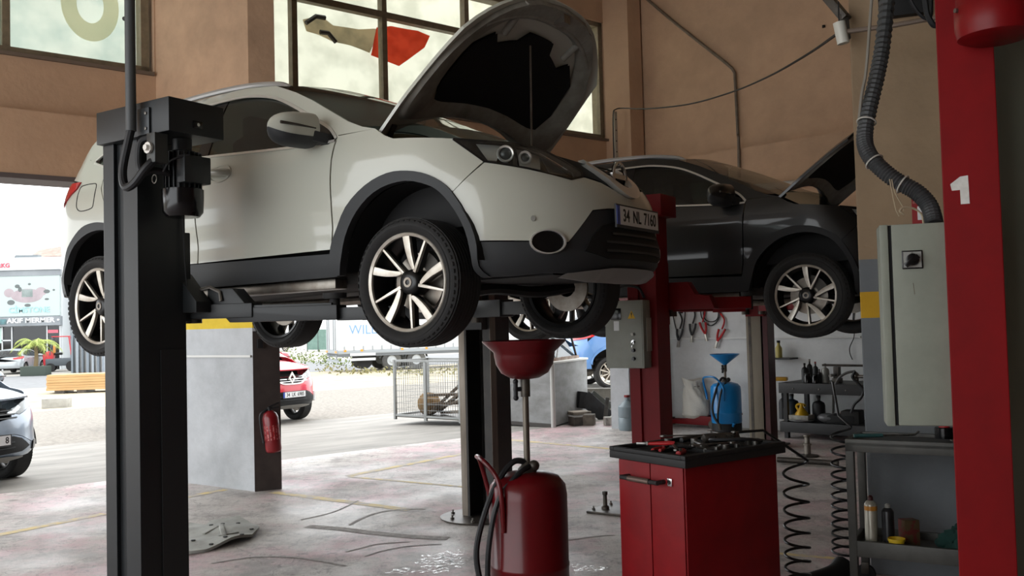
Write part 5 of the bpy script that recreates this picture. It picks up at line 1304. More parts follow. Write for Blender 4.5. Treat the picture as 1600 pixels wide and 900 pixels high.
# ================================================================== pipes and cables on the far walls
def rw_pt(px, py, y): return on_plane(px, py, COR + RWN*y, RWN)
tag(MB().tube(smooth_path([rw_pt(1008, -4, -.05), rw_pt(1030, 15, -.05), rw_pt(1060, 40, -.05), rw_pt(1135, 99, -.05)], 2)+[rw_pt(1144, 107, -.05), rw_pt(1148, 114, -.05), rw_pt(1150, 150, -.05), rw_pt(1153, 210, -.05), rw_pt(1154, 214, -.16), rw_pt(1155, 278, -.16)], .022, 10).build('drain_pipe', mat('pipe_brown', '#5f5246', .5, c2='#776757', scale=9)), 'brown pipe bending down the tan right wall', 'pipe')
tag(MB().tube([rw_pt(1085, 303, -.18), rw_pt(1262, 285, -.18)], .05, 10).build('conduit', mat('duct_white', '#b9b5ad', .5)), 'pale duct running along the wall above the dark car', 'duct')
tag(MB().lathe([(.0001, 0), (.02, 0), (.02, .03), (.0001, .03)], 12, rw_pt(1287, 43, -.015)).build('hole_plug', ink), 'small dark plug hole high on the tan right wall', 'plug')
# perforated channel on the pilaster with the cable hung from it
c0 = on_plane(962, 175, fw(0, -.36), FN); c1 = on_plane(963, 262, fw(0, -.36), FN)
ch = thing('cable_channel', 'pale perforated channel on the corner pilaster', 'cable channel', (c1.x, c1.y, 2.6), FA)
MB().span((-.03, -.02, 0), (.03, 0, c0.z-2.6)).build('channel', mat('channel_pale', '#b3aa9c', .5), ch, .003)
for k in range(7): MB().cyl((0, -.0195, .95+.16*k), (0, -.0215, .95+.16*k), .011, n=10).build('slot', ink, ch)
cb_pts = [c1+Vector((-.03, -.03, -.3)), c1+Vector((-.035, -.03, .3)), on_plane(958, 180, fw(0, -.40), FN), on_plane(962, 171, fw(0, -.40), FN), on_plane(975, 169, fw(0, -.5), FN)]
A_, B_ = cb_pts[-1], at(1308, 53, 5.25)
for px, py, k in ((1010, 170, .12), (1075, 163, .28), (1140, 145, .47), (1200, 120, .65), (1260, 86, .83)):
    cb_pts.append(at(px, py, A_.y+(B_.y-A_.y)*k))
cb_pts.append(B_)
tag(MB().tube(smooth_path(cb_pts, 6), .009, 8).build('cable', cable_m), 'black cable sagging from the corner pilaster across to the near pillar', 'cable')

# ================================================================== fire extinguisher on the pier
fe = on_plane(430, 700, pa, fn) ; side = (pb-pa).normalized()
fb_ = on_plane(428, 706, pa+fn*.10, fn)
ex = thing('fire_extinguisher', 'red fire extinguisher hanging on the dark side of the pier', 'fire extinguisher', fb_, math.atan2(side.y, side.x))
ered = mat('extinguisher_red', '#7f0f18', .35, coat=.3)
tilt = Matrix.Rotation(R(-5), 3, 'Y')
MB().lathe([(.0001, 0), (.06, 0), (.072, .012), (.075, .03), (.075, .33), (.06, .37), (.03, .395), (.0001, .40)], 24, (0, 0, 0), tilt).build('cylinder', ered, ex)
MB().cyl(tilt @ Vector((0, 0, .39)), tilt @ Vector((0, 0, .43)), .02, n=12).bar(tilt @ Vector((-.01, 0, .43)), tilt @ Vector((.10, 0, .46)), .02, .012).bar(tilt @ Vector((-.01, 0, .415)), tilt @ Vector((.09, 0, .42)), .02, .012).build('valve_handle', cable_m, ex)
MB().tube(smooth_path([tilt @ Vector(p) for p in ((-.02, 0, .41), (-.09, 0, .37), (-.10, -.01, .25), (-.09, -.02, .1))], 5), .011, 8).build('hose', cable_m, ex)
MB().lathe([(.0755, .12), (.0755, .26)], 16, (0, 0, 0), tilt, cap=False).build('label_band', mat('label_pink', '#c77a78', .5, c2='#a3121d', scale=40, lo=.48, hi=.52), ex)
MB().span((-.03, .06, .3), (.03, .10, .36)).build('wall_hook', grease, ex)
jb = on_plane(405, 537, pa, fn)
tag(MB().box(jb+fn*.02, (.05, .05, .09), Matrix.Rotation(math.atan2(side.y, side.x), 3, 'Z')).build('junction_box', cable_m, bevel=.004), 'small dark junction box on the pier below the car', 'junction box')

# ================================================================== underbody shield lying on the floor
sh = [(240, 838), (268, 820), (297, 816), (322, 819), (330, 815), (350, 814), (372, 811), (388, 815), (402, 822), (405, 827), (394, 836), (372, 843), (350, 849), (322, 856), (296, 860), (262, 862), (240, 852)]
shp = [on_z(x, y, .03) for x, y in sh]; so = sum(shp, Vector())/len(shp)
V, T = fill2d([[(p.x-so.x, p.y-so.y) for p in shp]], .06)
mb = MB(); n = len(V)
def shz(x, y): return .04+.02*math.sin(9*x+4*y)*.5+.012*math.sin(16*y) + .03*max(0, abs(x)-.3)
mb.v = [Vector((x, y, shz(x, y))) for x, y in V]+[Vector((x, y, shz(x, y)-.02)) for x, y in V]; mb.f = list(T)+[tuple(i+n for i in t[::-1]) for t in T]
es = set()
for t in T:
    for a, b in zip(t, t[1:]+t[:1]): es.add((a, b))
for a, b in es:
    if (b, a) not in es: mb.f.append((b, a, a+n, b+n))
shield = thing('underbody_shield', 'grey plastic engine undertray lying on the floor by the pier', 'car part', (so.x, so.y, 0))
MB_ = mb.build('panel', mat('undertray_grey', '#a9aaa4', .55, c2='#7f7f78', scale=5), shield, smooth=50)
for px, py in ((302, 845), (330, 849), (352, 843), (378, 838), (393, 828), (372, 818), (330, 822), (348, 820)):
    p = on_z(px, py, .04)-so; z = shz(p.x, p.y); MB().lathe([(.0001, 0), (.016, 0), (.016, .006), (.0001, .007)], 12, (p.x, p.y, z)).build('clip_hole', ink, shield)
for a, b in (((340, 838), (372, 832)), ((318, 832), (345, 824)), ((345, 824), (350, 838))):
    p, q = on_z(*a, .04)-so, on_z(*b, .04)-so; MB().bar((p.x, p.y, shz(p.x, p.y)), (q.x, q.y, shz(q.x, q.y)), .035, .02).build('rib', MATS['undertray_grey'], shield, .006)

# wet, soapy patches on the floor
def wet_material():
    m = bpy.data.materials.new('soapy_water'); m.use_nodes = True; nt = m.node_tree; b = nt.nodes['Principled BSDF']; b.inputs['Base Color'].default_value = lin('#c9cac8'); b.inputs['Roughness'].default_value = .12
    g = nt.nodes.new('ShaderNodeNewGeometry'); n = nt.nodes.new('ShaderNodeTexNoise'); n.inputs['Scale'].default_value = 26; n.inputs['Detail'].default_value = 8; n.inputs['Roughness'].default_value = .7; nt.links.new(g.outputs['Position'], n.inputs['Vector'])
    r = nt.nodes.new('ShaderNodeMapRange'); r.inputs[1].default_value = .5; r.inputs[2].default_value = .62; nt.links.new(n.outputs['Fac'], r.inputs[0]); nt.links.new(r.outputs[0], b.inputs['Alpha']); return m
wet = wet_material()
for cx, cy, rx, ry, sd in ((690, 880, .17, .22, 1), (705, 868, .08, .14, 2), (905, 888, .05, .10, 3), (932, 889, .06, .06, 4), (628, 893, .10, .07, 5)):
    c = on_z(cx, cy); rr = random.Random(sd); ph = [rr.uniform(0, 6) for _ in range(4)]; pts = []
    for k in range(40):
        a = 2*math.pi*k/40; q = 1+.22*math.sin(3*a+ph[0])+.16*math.sin(7*a+ph[1])+.12*math.sin(13*a+ph[2])+.08*math.sin(19*a+ph[3]); pts.append(Vector((c.x+rx*q*math.cos(a), c.y+ry*q*math.sin(a), .003)))
    MB().add(pts, [tuple(range(40))]).build('wet_patch', wet, floor, smooth=None)

# ================================================================== tool wall at the right
def wl(t, y, z): return COR + RWD*t + RWN*y + Vector((0, 0, z))
t0, zb = rwl(1046, 529, -.03); t1, _ = rwl(1205, 525, -.03); t2 = rwl(1345, 520, -.03)[0]
rail = thing('cable_rail', 'white rail along the light grey tool wall', 'rail', wl(t0, -.03, zb), RWA)
MB().span((0, -.02, -.012), (t2-t0, .01, .012)).build('rail_bar', mat('rail_white', '#d4d5d3', .5), rail, .003)
def clamp(lab, px, py, c, lean):
    p = on_plane(px, py, COR + RWN*(-.07), RWN)
    t = thing('jumper_clamp', lab, 'jumper clamp', p, RWA, 'jumper cable clamps on the tool wall')
    hm = mat('clamp_red', '#b0151b', .5) if c == 'r' else mat('clamp_black', '#232527', .5)
    for s_ in (-1, 1):
        a, b = Vector((0, 0, 0)), Vector((lean*.10+s_*.05, 0, .17))
        MB().tube(smooth_path([a, (a+b)/2+Vector((s_*.012, 0, 0)), b], 3), .016, 8).build('grip', hm, t)
        MB().bar(a, Vector((-lean*.05-s_*.008, 0, -.10)), .02, .03, (0, 1, 0)).build('jaw', mat('clamp_steel', '#b7b3ab', .3, .8), t, .003)
    MB().tube(smooth_path([(lean*.1, 0, .17), (lean*.1+.03, .02, .30), (lean*.02, .03, .42), (-.04, .03, .48)], 5), .012, 8).build('cable', hm if c == 'r' else cable_m, t)
clamp('black clamp hanging at the left of the tool wall rail', 1060, 532, 'k', .3); clamp('silver and black clamp second from the left on the tool wall', 1081, 524, 'k', .2); clamp('red clamp beside the silver one on the tool wall', 1102, 522, 'r', -.4); clamp('red and silver clamp hanging at the right of the tool wall', 1121, 533, 'r', .8)
for k, (xa, xb, dip) in enumerate(((1052, 1070, 35), (1096, 1124, 14), (1100, 1122, 8))):
    a, b = on_plane(xa, 495, COR+RWN*(-.05), RWN), on_plane(xb, 495, COR+RWN*(-.05), RWN); m_ = (a+b)/2-Vector((0, 0, dip/1450*13))
    tag(MB().tube(smooth_path([a+Vector((0, 0, .3)), a, m_, b, b+Vector((0, 0, .3))], 6), .008, 6).build('cable', cable_m), ['looped black cable above the left jumper clamps', 'wide cable loop hanging above the red clamps', 'small cable loop inside the wide one above the red clamps'][k], 'cable')
# white woven sack
sk = wl(rwl(1087, 640, -.2)[0], -.24, 0); rows = []
for i in range(31):
    u = i/30; z = .56*u
    rad = (.205-.04*u if u < .45 else .187-.07*((u-.45)/.35) if u < .8 else .117+.03*((u-.8)/.2))*(1-.35*max(0, .1-u)/.1)
    am = .05+.13*max(0, u-.35)
    rows.append([Vector((rad*(1+am*math.sin(3*a+u*7)+am*.8*math.sin(7*a+u*13)+.03*math.sin(11*a-u*21))*math.cos(a)+.03*math.sin(5*u), .72*rad*(1+am*math.sin(5*a+u*9))*math.sin(a), z+.02*math.sin(2*a)*u)) for a in [2*math.pi*j/36 for j in range(36)]+[0]])
sack = thing('sack', 'white woven sack tied at the top, against the tool wall', 'sack', (sk.x, sk.y, .115), RWA)
MB().grid(rows).add(rows[0][:-1], [tuple(range(36))]).add(rows[-1][:-1], [tuple(range(36))]).build('bag', mat('sack_white', '#c9c6bd', .85, bump=.3, bscale=40), sack, smooth=60, fix=True)
MB().tube([(.09*math.cos(a)+.02*math.sin(3.3), .07*math.sin(a), .46) for a in [2*math.pi*j/20 for j in range(20)]], .008, 6, True).build('tie', mat('tie_cord', '#8f8a7f', .8), sack)
# red trolley jack on the floor
jk = wl(rwl(1088, 640, -.2)[0], -.24, 0); jack = thing('trolley_jack', 'low red trolley jack on the floor below the sack', 'trolley jack', (jk.x, jk.y, 0), RWA)
MB().prism([(-.50, .04), (.40, .04), (.40, .16), (.1, .17), (-.2, .10), (-.50, .09)], -.10, -.07, Matrix.Rotation(R(90), 4, 'X')).build('side_plate', lift_red, jack, .003)
MB().prism([(-.50, .04), (.40, .04), (.40, .16), (.1, .17), (-.2, .10), (-.50, .09)], .07, .10, Matrix.Rotation(R(90), 4, 'X')).build('side_plate', lift_red, jack, .003)
MB().span((-.1, -.07, .05), (.38, .07, .14)).build('pump_body', lift_red, jack, .006)
for x, r_ in ((-.44, .045), (.36, .06)):
    for y in (-.125, .125): MB().cyl((x, y-.018, r_), (x, y+.018, r_), r_, n=18).build('jack_wheel', grease, jack)
MB().lathe([(.0001, 0), (.05, 0), (.055, .02), (.0001, .025)], 18, (-.40, 0, .10)).build('saddle', grease, jack)
MB().tube([(.38, 0, .12), (.75, 0, .22)], .016, 8).build('jack_handle', lift_red, jack)
# blue-grey canister behind the red post
cn = on_z(981, 672); cs = thing('water_bottle', 'translucent grey bottle standing behind the red lift post', 'bottle', (cn.x, cn.y, 0))
MB().lathe([(.0001, 0), (.12, 0), (.13, .03), (.13, .16), (.12, .18), (.13, .20), (.13, .33), (.06, .40), (.035, .42), (.035, .46), (.0001, .46)], 22).build('body', mat('bottle_greyblue', '#7f8c92', .3), cs)
MB().lathe([(.0001, .46), (.04, .46), (.04, .49), (.0001, .49)], 14).build('cap', mat('cap_red', '#7c2320', .5), cs)

# ---- workbench with two levels
bt0, bzt = rwl(1216, 598, -.75); _, bzl = rwl(1262, 661, -.75); bw = 4.2
bench_m = mat('bench_dark', '#2f2f30', .5, .2, c2='#232323', scale=4)
bench = thing('workbench', 'dark steel workbench with a lower shelf along the grey wall', 'workbench', wl(bt0, 0, 0), RWA)
MB().span((0, -.75, bzt-.13), (bw, -.06, bzt)).build('bench_top', bench_m, bench, .004)
MB().span((0, -.75, bzl-.13), (bw, -.06, bzl)).build('lower_shelf', bench_m, bench, .004)
for x in (.05, 1.5, 2.9, bw-.1):
    for y in (-.70, -.12): MB().span((x, y-.03, 0), (x+.05, y+.03, bzt-.13)).build('leg', bench_m, bench, smooth=None)
rv = MB().lathe([(.0001, 0), (.011, 0), (.008, .006), (.0001, .008)], 10).mesh('rivet', bolt_m)
for k in range(6): shared('rivet', rv, bench, (.2+.34*k, -.75, bzt-.07), (R(90), 0, 0))
def bp_(px, y, low=False):
    """point on the bench at photo column px, y from the wall"""
    t, _ = rwl(px, 600, y); return wl(t, y, (bzl if low else bzt))
def bottle(lab, px, y, r, h, m, low=False, name='bottle', neck=.3, capm=None, cat='bottle'):
    t = thing(name, lab, cat, bp_(px, y, low), 0)
    MB().lathe([(.0001, 0), (r, 0), (r, h*.62), (r*.85, h*.72), (r*neck, h*.80), (r*neck, h*.92)], 20).build('body', m, t)
    MB().lathe([(.0001, h), (r*neck*1.15, h), (r*neck*1.15, h*.90), (.0001, h*.90)], 14).build('cap', capm or ink, t)
dk = mat('item_dark', '#202123', .5); gy = mat('item_grey', '#8f8f8a', .45, .2)
bottle('grey bottle with a pointed nozzle on the workbench', 1290, -.5, .05, .24, gy, neck=.25, capm=gy)
bottle('dark slim bottle at the left of the workbench row', 1258, -.5, .04, .24, dk)
bottle('dark bottle with a silver neck on the workbench', 1266, -.45, .035, .29, dk, capm=bolt_m)
bottle('dark red capped bottle in the workbench row', 1275, -.5, .035, .26, dk, capm=mat('cap_red', '#7c2320', .5))
bottle('small dark jar in front of the slim bottles', 1262, -.62, .045, .12, gloss_black, neck=.8)
bottle('second small dark jar in front of the slim bottles', 1274, -.62, .04, .11, gloss_black, neck=.8)
bottle('narrow dark canister left of the grey bottle', 1281, -.55, .025, .17, dk)
vc = thing('vice', 'small dark bench vice with a long bar on the workbench', 'vice', bp_(1308, -.5), RWA)
MB().span((-.04, -.06, 0), (.05, .06, .06)).span((-.03, -.04, .06), (.04, .04, .20)).build('vice_body', grease, vc, .008)
MB().tube([(-.16, -.05, .22), (.45, -.05, .22)], .014, 8).build('vice_bar', grease, vc); MB().cyl((0, -.05, .10), (0, -.20, .10), .018, n=12).build('screw', steel, vc)
tag(MB().box(bp_(1217, -.5)+Vector((0, 0, .03)), (.22, .12, .05), Matrix.Rotation(RWA+.3, 3, 'Z')).build('yellow_block', mat('item_yellow', '#b78a22', .5), bevel=.015), 'yellow tool case at the left end of the workbench', 'tool case')
# lower shelf
for px, lab, r_, h_ in ((1222, 'dark jug with a tall neck at the left of the lower shelf', .05, .34), (1236, 'wide dark jug with a tall neck on the lower shelf', .09, .33), (1229, 'short dark jug between the two tall ones', .06, .22), (1278, 'tall black funnel on the lower shelf behind the white tray', .08, .32)):
    bottle(lab, px, -.45, r_, h_, dk if px != 1236 else mat('jug_blueblack', '#22303a', .4), True, 'jug', .28, ink, 'jug')
trp = bp_(1251, -.62, True); tr_ = thing('drip_tray', 'white tray on a round dish on the lower shelf', 'tray', trp, RWA)
MB().lathe([(.0001, .0), (.10, 0), (.17, .022), (.165, .026), (.0001, .006)], 26).build('dish', mat('dish_white', '#a9adab', .4), tr_)
MB().span((-.13, -.10, .028), (.13, .10, .038)).span((-.13, -.10, .038), (.13, -.09, .085)).span((-.13, .09, .038), (.13, .10, .085)).span((-.13, -.09, .038), (-.12, .09, .085)).span((.12, -.09, .038), (.13, .09, .085)).build('pan', mat('pan_white', '#b5b3aa', .5, c2='#7d7a70', scale=9), tr_, .004)
fn_ = thing('funnel', 'yellow funnel standing upside down in the white tray', 'funnel', trp+Vector((0, 0, .04)), RWA)
ym = mat('funnel_yellow', '#d6a817', .45)
MB().lathe([(.085, .0), (.082, .03), (.02, .115), (.014, .15), (.012, .15), (.016, .11), (.078, .03)], 22, (.0, 0, .03), closed=True).build('cone', ym, fn_)
MB().tube(smooth_path([(-.05, .05, .08), (-.10, .07, .14), (-.06, .08, .17), (.02, .06, .155)], 5), .018, 8).build('spout', ym, fn_)
gr = thing('grinder', 'dark hand tool with a curved hose on the lower shelf', 'hand tool', bp_(1291, -.6, True), RWA)
MB().ball((0, 0, .06), (.13, .08, .06), 18, 10).build('body', mat('tool_grey', '#5b5b5c', .35), gr); MB().cyl((.1, 0, .08), (.24, .03, .10), .03, n=14).build('handle', dk, gr)
hz = [bp_(1300, -.6, True)+Vector((0, 0, .12))]+[on_plane(x, y, COR+RWN*(-.72), RWN) for x, y in ((1303, 610), (1310, 592), (1322, 583), (1336, 580))]
tag(MB().tube(smooth_path(hz, 6), .016, 8).build('air_hose', mat('hose_grey', '#4b4a48', .45)), 'grey hose arching from the hand tool up to the bench', 'hose')
hz = [on_plane(x, y, COR+RWN*(-.78), RWN) for x, y in ((1336, 580), (1332, 590), (1342, 600), (1349, 610), (1345, 622), (1335, 632), (1330, 645))]
tag(MB().tube(smooth_path(hz, 6), .016, 8).build('air_hose', cable_m), 'black hose hanging in an S curve from the bench edge', 'hose')
fr2 = thing('air_regulator', 'small steel air regulator at the right of the bench', 'air regulator', bp_(1337, -.72)+Vector((0, 0, .06)), RWA)
MB().cyl((-.05, 0, .04), (.25, 0, .04), .02, n=12).build('pipe', steel, fr2); MB().ball((0, 0, .05), .045, 14, 8).build('gauge', steel, fr2); MB().cyl((.02, 0, .04), (.02, 0, -.06), .02, n=12).build('stem', grease, fr2)
for px, lab, c, sz in ((1316, 'flat dark tool bag on the lower shelf', '#1a1a1b', (.34, .3, .10)), (1330, 'dark box beside the tool bag on the lower shelf', '#232220', (.22, .25, .16)), (1322, 'small brown cloth on the tool bag', '#6b4a2c', (.16, .08, .04))):
    z0 = {1316: 0, 1330: 0, 1322: .10}[px]
    tag(MB().box(bp_(px, -.5, True)+Vector((0, 0, z0+sz[2]/2)), sz, Matrix.Rotation(RWA+.15, 3, 'Z')).build({1316: 'tool_bag', 1330: 'storage_box', 1322: 'cloth'}[px], mat('item_'+c[1:], c, .7), bevel=.02), lab, {1316: 'tool bag', 1330: 'box', 1322: 'cloth'}[px])
# loose wall shelf and yellow bottle at the post
ws_t, ws_z = rwl(1222, 560, -.12)
tag(MB().box(wl(ws_t, -.13, ws_z), (.36, .24, .02), Matrix.Rotation(RWA, 3, 'Z')).build('wall_shelf', bench_m), 'short dark shelf on the wall beside the beige post', 'shelf')
t = thing('bottle', 'pale yellow bottle on the short wall shelf', 'bottle', wl(rwl(1217, 555, -.15)[0], -.15, ws_z+.011))
MB().lathe([(.0001, 0), (.045, 0), (.045, .13), (.02, .17), (.02, .2), (.0001, .2)], 18).build('body', mat('bottle_paleyellow', '#a89a52', .4), t); MB().lathe([(.0001, .2), (.024, .2), (.024, .23), (.0001, .23)], 12).build('cap', ink, t)
# round based stand
js = on_z(1262, 713); st = thing('jack_stand', 'short steel stand with a round base on the floor before the bench', 'jack stand', (js.x, js.y, 0))
MB().lathe([(.0001, 0), (.12, 0), (.12, .012), (.03, .03), (.0001, .03)], 26).build('base', grease, st); MB().lathe([(.035, .025), (.035, .12), (.045, .125), (.045, .14), (.028, .145), (.028, .21), (.04, .22), (.04, .235), (.0001, .235)], 18, cap=False).build('column', dull_metal, st)
tag(MB().tube([on_z(1215, 718, .04), on_z(1310, 724, .04)], .03, 10).build('steel_bar', grease), 'dark steel bar lying on the floor before the bench', 'steel bar')
wz = [on_plane(x, y, COR+RWN*(-.05), RWN) for x, y in ((1335, 515), (1334, 528), (1328, 542), (1328, 552), (1332, 562))]
tag(MB().tube(smooth_path(wz, 5), .006, 6).build('wire', cable_m), 'loose black wire dangling on the grey wall above the bench', 'wire')

# ================================================================== outside: the yard falls gently away from the hall
SLOPE, BRK = .03, 24.0
GN = (FN*SLOPE + Vector((0, 0, 1))).normalized(); GP = fw(0, .35); ZFAR = -SLOPE*(BRK-.35)
def prof_z(y): return -SLOPE*(min(BRK, y)-.35)
def gnd(px, py):
    p = on_plane(px, py, GP, GN)
    if not 0 < p.y < 300 or (p-FO).dot(FN) > BRK: p = on_z(px, py, ZFAR)
    return p
def gz(p): return min(0.0, prof_z((Vector(p)-FO).dot(FN)))
def yard(name, y0, y1, m, label, t0=-120, t1=140, dz=0.0):
    ys = [y0]+([BRK] if y0 < BRK < y1 else [])+[y1]; o = MB()
    for ya, yb in zip(ys, ys[1:]):
        vs = [(t, y, prof_z(y)+dz) for t, y in ((t0, ya), (t1, ya), (t1, yb), (t0, yb))]
        o.add(vs+[(a, b, c-.3) for a, b, c in vs], [(0, 1, 2, 3), (7, 6, 5, 4), (0, 4, 5, 1), (1, 5, 6, 2), (2, 6, 7, 3), (3, 7, 4, 0)])
    o = o.build(name, m, smooth=None, weld=True)
    o.matrix_world = FM; return struct(o, label)
def loc_y(px, py): return (gnd(px, py)-FO).dot(FN)
Y1, Y2, Y3, Y4 = loc_y(100, 694), loc_y(100, 640), loc_y(100, 604), loc_y(40, 583)
yard('ground_apron', .35, Y1, mat('apron_concrete', '#928e88', .75, c2='#726f6a', scale=.8, bump=.2, bscale=20, stretch=(1, 3, 1)), 'grey concrete apron in front of the gateways')
yard('ground_gravel', Y1, Y2, mat('gravel', '#918c84', .95, c2='#68635c', scale=14, bump=.9, bscale=12), 'loose grey gravel beyond the apron')
yard('ground_lot', Y2, Y3, mat('sandy_lot', '#b0a68f', .9, c2='#8d8470', scale=1.2, bump=.3, bscale=6), 'sandy parking lot across the yard')
yard('road', Y3, Y3+14, mat('asphalt', '#77787a', .85, c2='#6a6b6c', scale=3), 'grey asphalt road beyond the lot')
yard('ground_far', Y3+14, 190, mat('far_paving', '#93908a', .9, c2='#817e78', scale=.8), 'pale paving in front of the shops')

# ---- banners hung outside the high windows
bw_ = sheet('banner_white', '#e4e2d2', .62, '#c9c8b8', 3.0)
def cloth(name, label, cat, pts2, y, m, wob=.02, thick=.004, res=.16):
    V, T = fill2d([pts2], res); mb = MB()
    mb.v = [Vector((t, y+wob*math.sin(3.1*t+1.7*z)+wob*.6*math.sin(7*z-2*t), z)) for t, z in V]
    mb.f = list(T); o = mb.build(name, m, smooth=60, fix=True); o.matrix_world = FM; return tag(o, label, cat)
cloth('banner', 'white banner sheet hung outside the large window', 'banner', [(w2l-.6, 4.0), (w2r+.7, 4.0), (w2r+.7, 6.4), (w2l-.6, 6.4)], .75, bw_)
cloth('banner', 'pale printed banner outside the left window', 'banner', [(w1l-.4, 4.0), (w1r+.5, 4.0), (w1r+.5, 6.4), (w1l-.4, 6.4)], .75, sheet('banner_pale', '#d3d8cd', .62, '#b4c0b8', 2.5))
def fp2d(pts, y): return [fac(x, yy, y) for x, yy in pts]
cloth('torn_sheet', 'beige torn sheet with dark creases seen through the large window', 'cloth', fp2d([(474, 30), (500, 24), (520, 40), (560, 46), (590, 44), (582, 70), (575, 84), (545, 72), (520, 66), (498, 54), (480, 48)], .6), .6, sheet('torn_beige', '#b5a488', .6, '#8f8570', 4), .03, res=.07)
cloth('red_cloth', 'bright red cloth seen through the large window', 'cloth', fp2d([(590, 42), (615, 39), (655, 47), (672, 56), (664, 74), (640, 92), (624, 103), (600, 96), (576, 88), (582, 66)], .58), .58, sheet('cloth_red', '#d0452c', .6, '#b5351f', 5), .04, res=.07)
for k, (a, b) in enumerate((((478, 36), (508, 28)), ((500, 50), (525, 66)))): 
    (t_a, z_a), (t_b, z_b) = fac(*a, .57), fac(*b, .57)
    o = MB().tube([(t_a, .57, z_a), ((t_a+t_b)/2, .56, (z_a+z_b)/2+.05), (t_b, .57, z_b)], .03, 6).build('dark_strap', mat('strap_dark', '#2f2d2a', .8)); o.matrix_world = FM; tag(o, ['short dark strap along the top of the torn sheet', 'dark strap across the lower corner of the torn sheet'][k], 'strap')
cx, cz = fac(141, 8, .7); ring = [(cx+.30*math.cos(a), cz+.40*math.sin(a)) for a in [2*math.pi*i/40 for i in range(40)]]; ri = [(cx+.14*math.cos(a), cz+.20*math.sin(a)) for a in [2*math.pi*i/40 for i in range(40)]]
V, T = fill2d([ring, ri], .12); mb = MB(); mb.v = [Vector((t, .70, z)) for t, z in V]; mb.f = list(T); o = mb.build('banner_letter', sheet('letter_cream', '#e3dfc4', .7), smooth=None); o.matrix_world = FM; tag(o, 'large cream letter O on the left banner', 'letter')

# ---- parked cars
def car_at(wheel_px, yaw, side_y, sc, wx=0.0):
    W = gnd(*wheel_px); h = Vector((math.cos(yaw), math.sin(yaw), 0)); l = Vector((-h.y, h.x, 0))
    return W - l*(side_y*sc[1]) - h*(wx*sc[0])
silver_blue = mat('silver_blue_paint', '#8e9aa8', .3, .3, coat=.6)
car_red = mat('bright_red_paint', '#c3142c', .3, coat=.7)
car_blue = mat('sky_blue_paint', '#5c87bd', .3, coat=.6)
silver = mat('silver_paint', '#9da2a6', .3, .3, coat=.5)
sc = (.98, 1.0, .92); yw = R(-28)
make_car('hatchback_car', 'pale silver blue car at the left edge, only its front corner in view', 'car', pose(car_at((12, 746), yw, .8, sc), yw), silver_blue, sc, 0, .06, 'm', '  8', .315, .21, 'five', lower=silver_blue, trim=gloss_black, rails=False, detail=False, rim_w=.205)
sc = (.93, .99, .98); yw = R(-35)
make_car('hatchback_car', 'bright red car facing the hall beyond the pier', 'car', pose(car_at((464, 655), yw, .8, sc), yw), car_red, sc, 0, .06, 'c', '34 LK 6985', .325, .22, 'ten', trim=gloss_black, rails=False, detail=False, rim_w=.205)
# low wall with a raised terrace and the blue car on it
lw0, lw1 = on_z(905, 642), on_z(975, 641)
lwd = (lw1-lw0).normalized(); lwn = Vector((-lwd.y, lwd.x, 0)); lh = at(935, 607, lw0.y).z
poly = [lw0-lwd*1.0, lw1+lwd*12, lw1+lwd*12+lwn*30, lw0-lwd*1.0+lwn*30]
struct(MB().prism([(p.x, p.y) for p in poly], -1.2, .14).build('terrace', mat('terrace_pale', '#8d8a82', .9), smooth=None), 'pale raised terrace behind the low wall')
poly = [lw0-lwd*.3, lw1+lwd*6, lw1+lwd*6+lwn*.2, lw0-lwd*.3+lwn*.2]
struct(MB().prism([(p.x, p.y) for p in poly], -.6, lh).build('wall_low', mat('low_wall_concrete', '#6b6861', .85, c2='#4d4a44', scale=3, bump=.2), smooth=None), 'low grimy concrete wall under the blue car')
bwp = at(953, 606, 19.2); yw = R(12); h = Vector((math.cos(yw), math.sin(yw), 0)); l = Vector((-h.y, h.x, 0))
make_car('suv_car', 'sky blue car on the terrace, its rear wheel showing beside the far pier', 'car', pose(Vector((bwp.x, bwp.y, .14)) + l*.8 + h*2.646, yw), car_blue, (1, 1, 1), 0, .07, 'm', None, .325, .24, 'ten', lower=car_blue, detail=False, rails=False)
sc = (1.0, .98, .86); yw = R(98)
make_car('sedan_car', 'small silver car parked in front of the shop sign', 'car', pose(car_at((38, 584), yw, -.8, sc, -2.646), yw), silver, sc, 0, .10, 'm', None, .31, .21, 'five', lower=silver, trim=gloss_black, rails=False, detail=False)

# ---- grey steel skip with letters
k0, k1, k2 = on_z(866, 668), on_z(772, 661), on_z(919, 651)
top_z = at(866, 566, k0.y).z
steel_grey = mat('skip_grey', '#8b8c8c', .6, .1, c2='#6a6967', scale=2.5, stretch=(1, 1, 2.2))
ka = math.atan2((k0-k1).y, (k0-k1).x); kl = (k0-k1)  .length; kn = (k2-k0); kd = kn.length
skip = thing('steel_container', 'light grey steel container with faded letters outside the gateway', 'container', (k0.x, k0.y, 0), ka)
cang = math.atan2(kn.y, kn.x)-ka; ex_, ey_ = math.cos(cang)*kd, math.sin(cang)*kd
MB().prism([(-kl, 0), (0, 0), (ex_, ey_), (ex_-kl, ey_)], .02, top_z-.03).build('box_body', steel_grey, skip, smooth=None)
MB().prism([(-kl-.02, -.02), (.02, -.02), (ex_+.02, ey_+.02), (ex_-kl, ey_+.02)], top_z-.03, top_z).build('top_rim', mat('skip_rim', '#b5b4b0', .5), skip, .004)
MB().cyl((.0, -.012, .0), (.0, -.012, top_z-.02), .035, n=10).build('corner_post', mat('skip_rim', '#b5b4b0', .5), skip)
MB().span((-kl, -.03, .0), (0, 0, .05)).build('bottom_rail', mat('skip_bottom', '#3d3936', .7), skip, smooth=None)
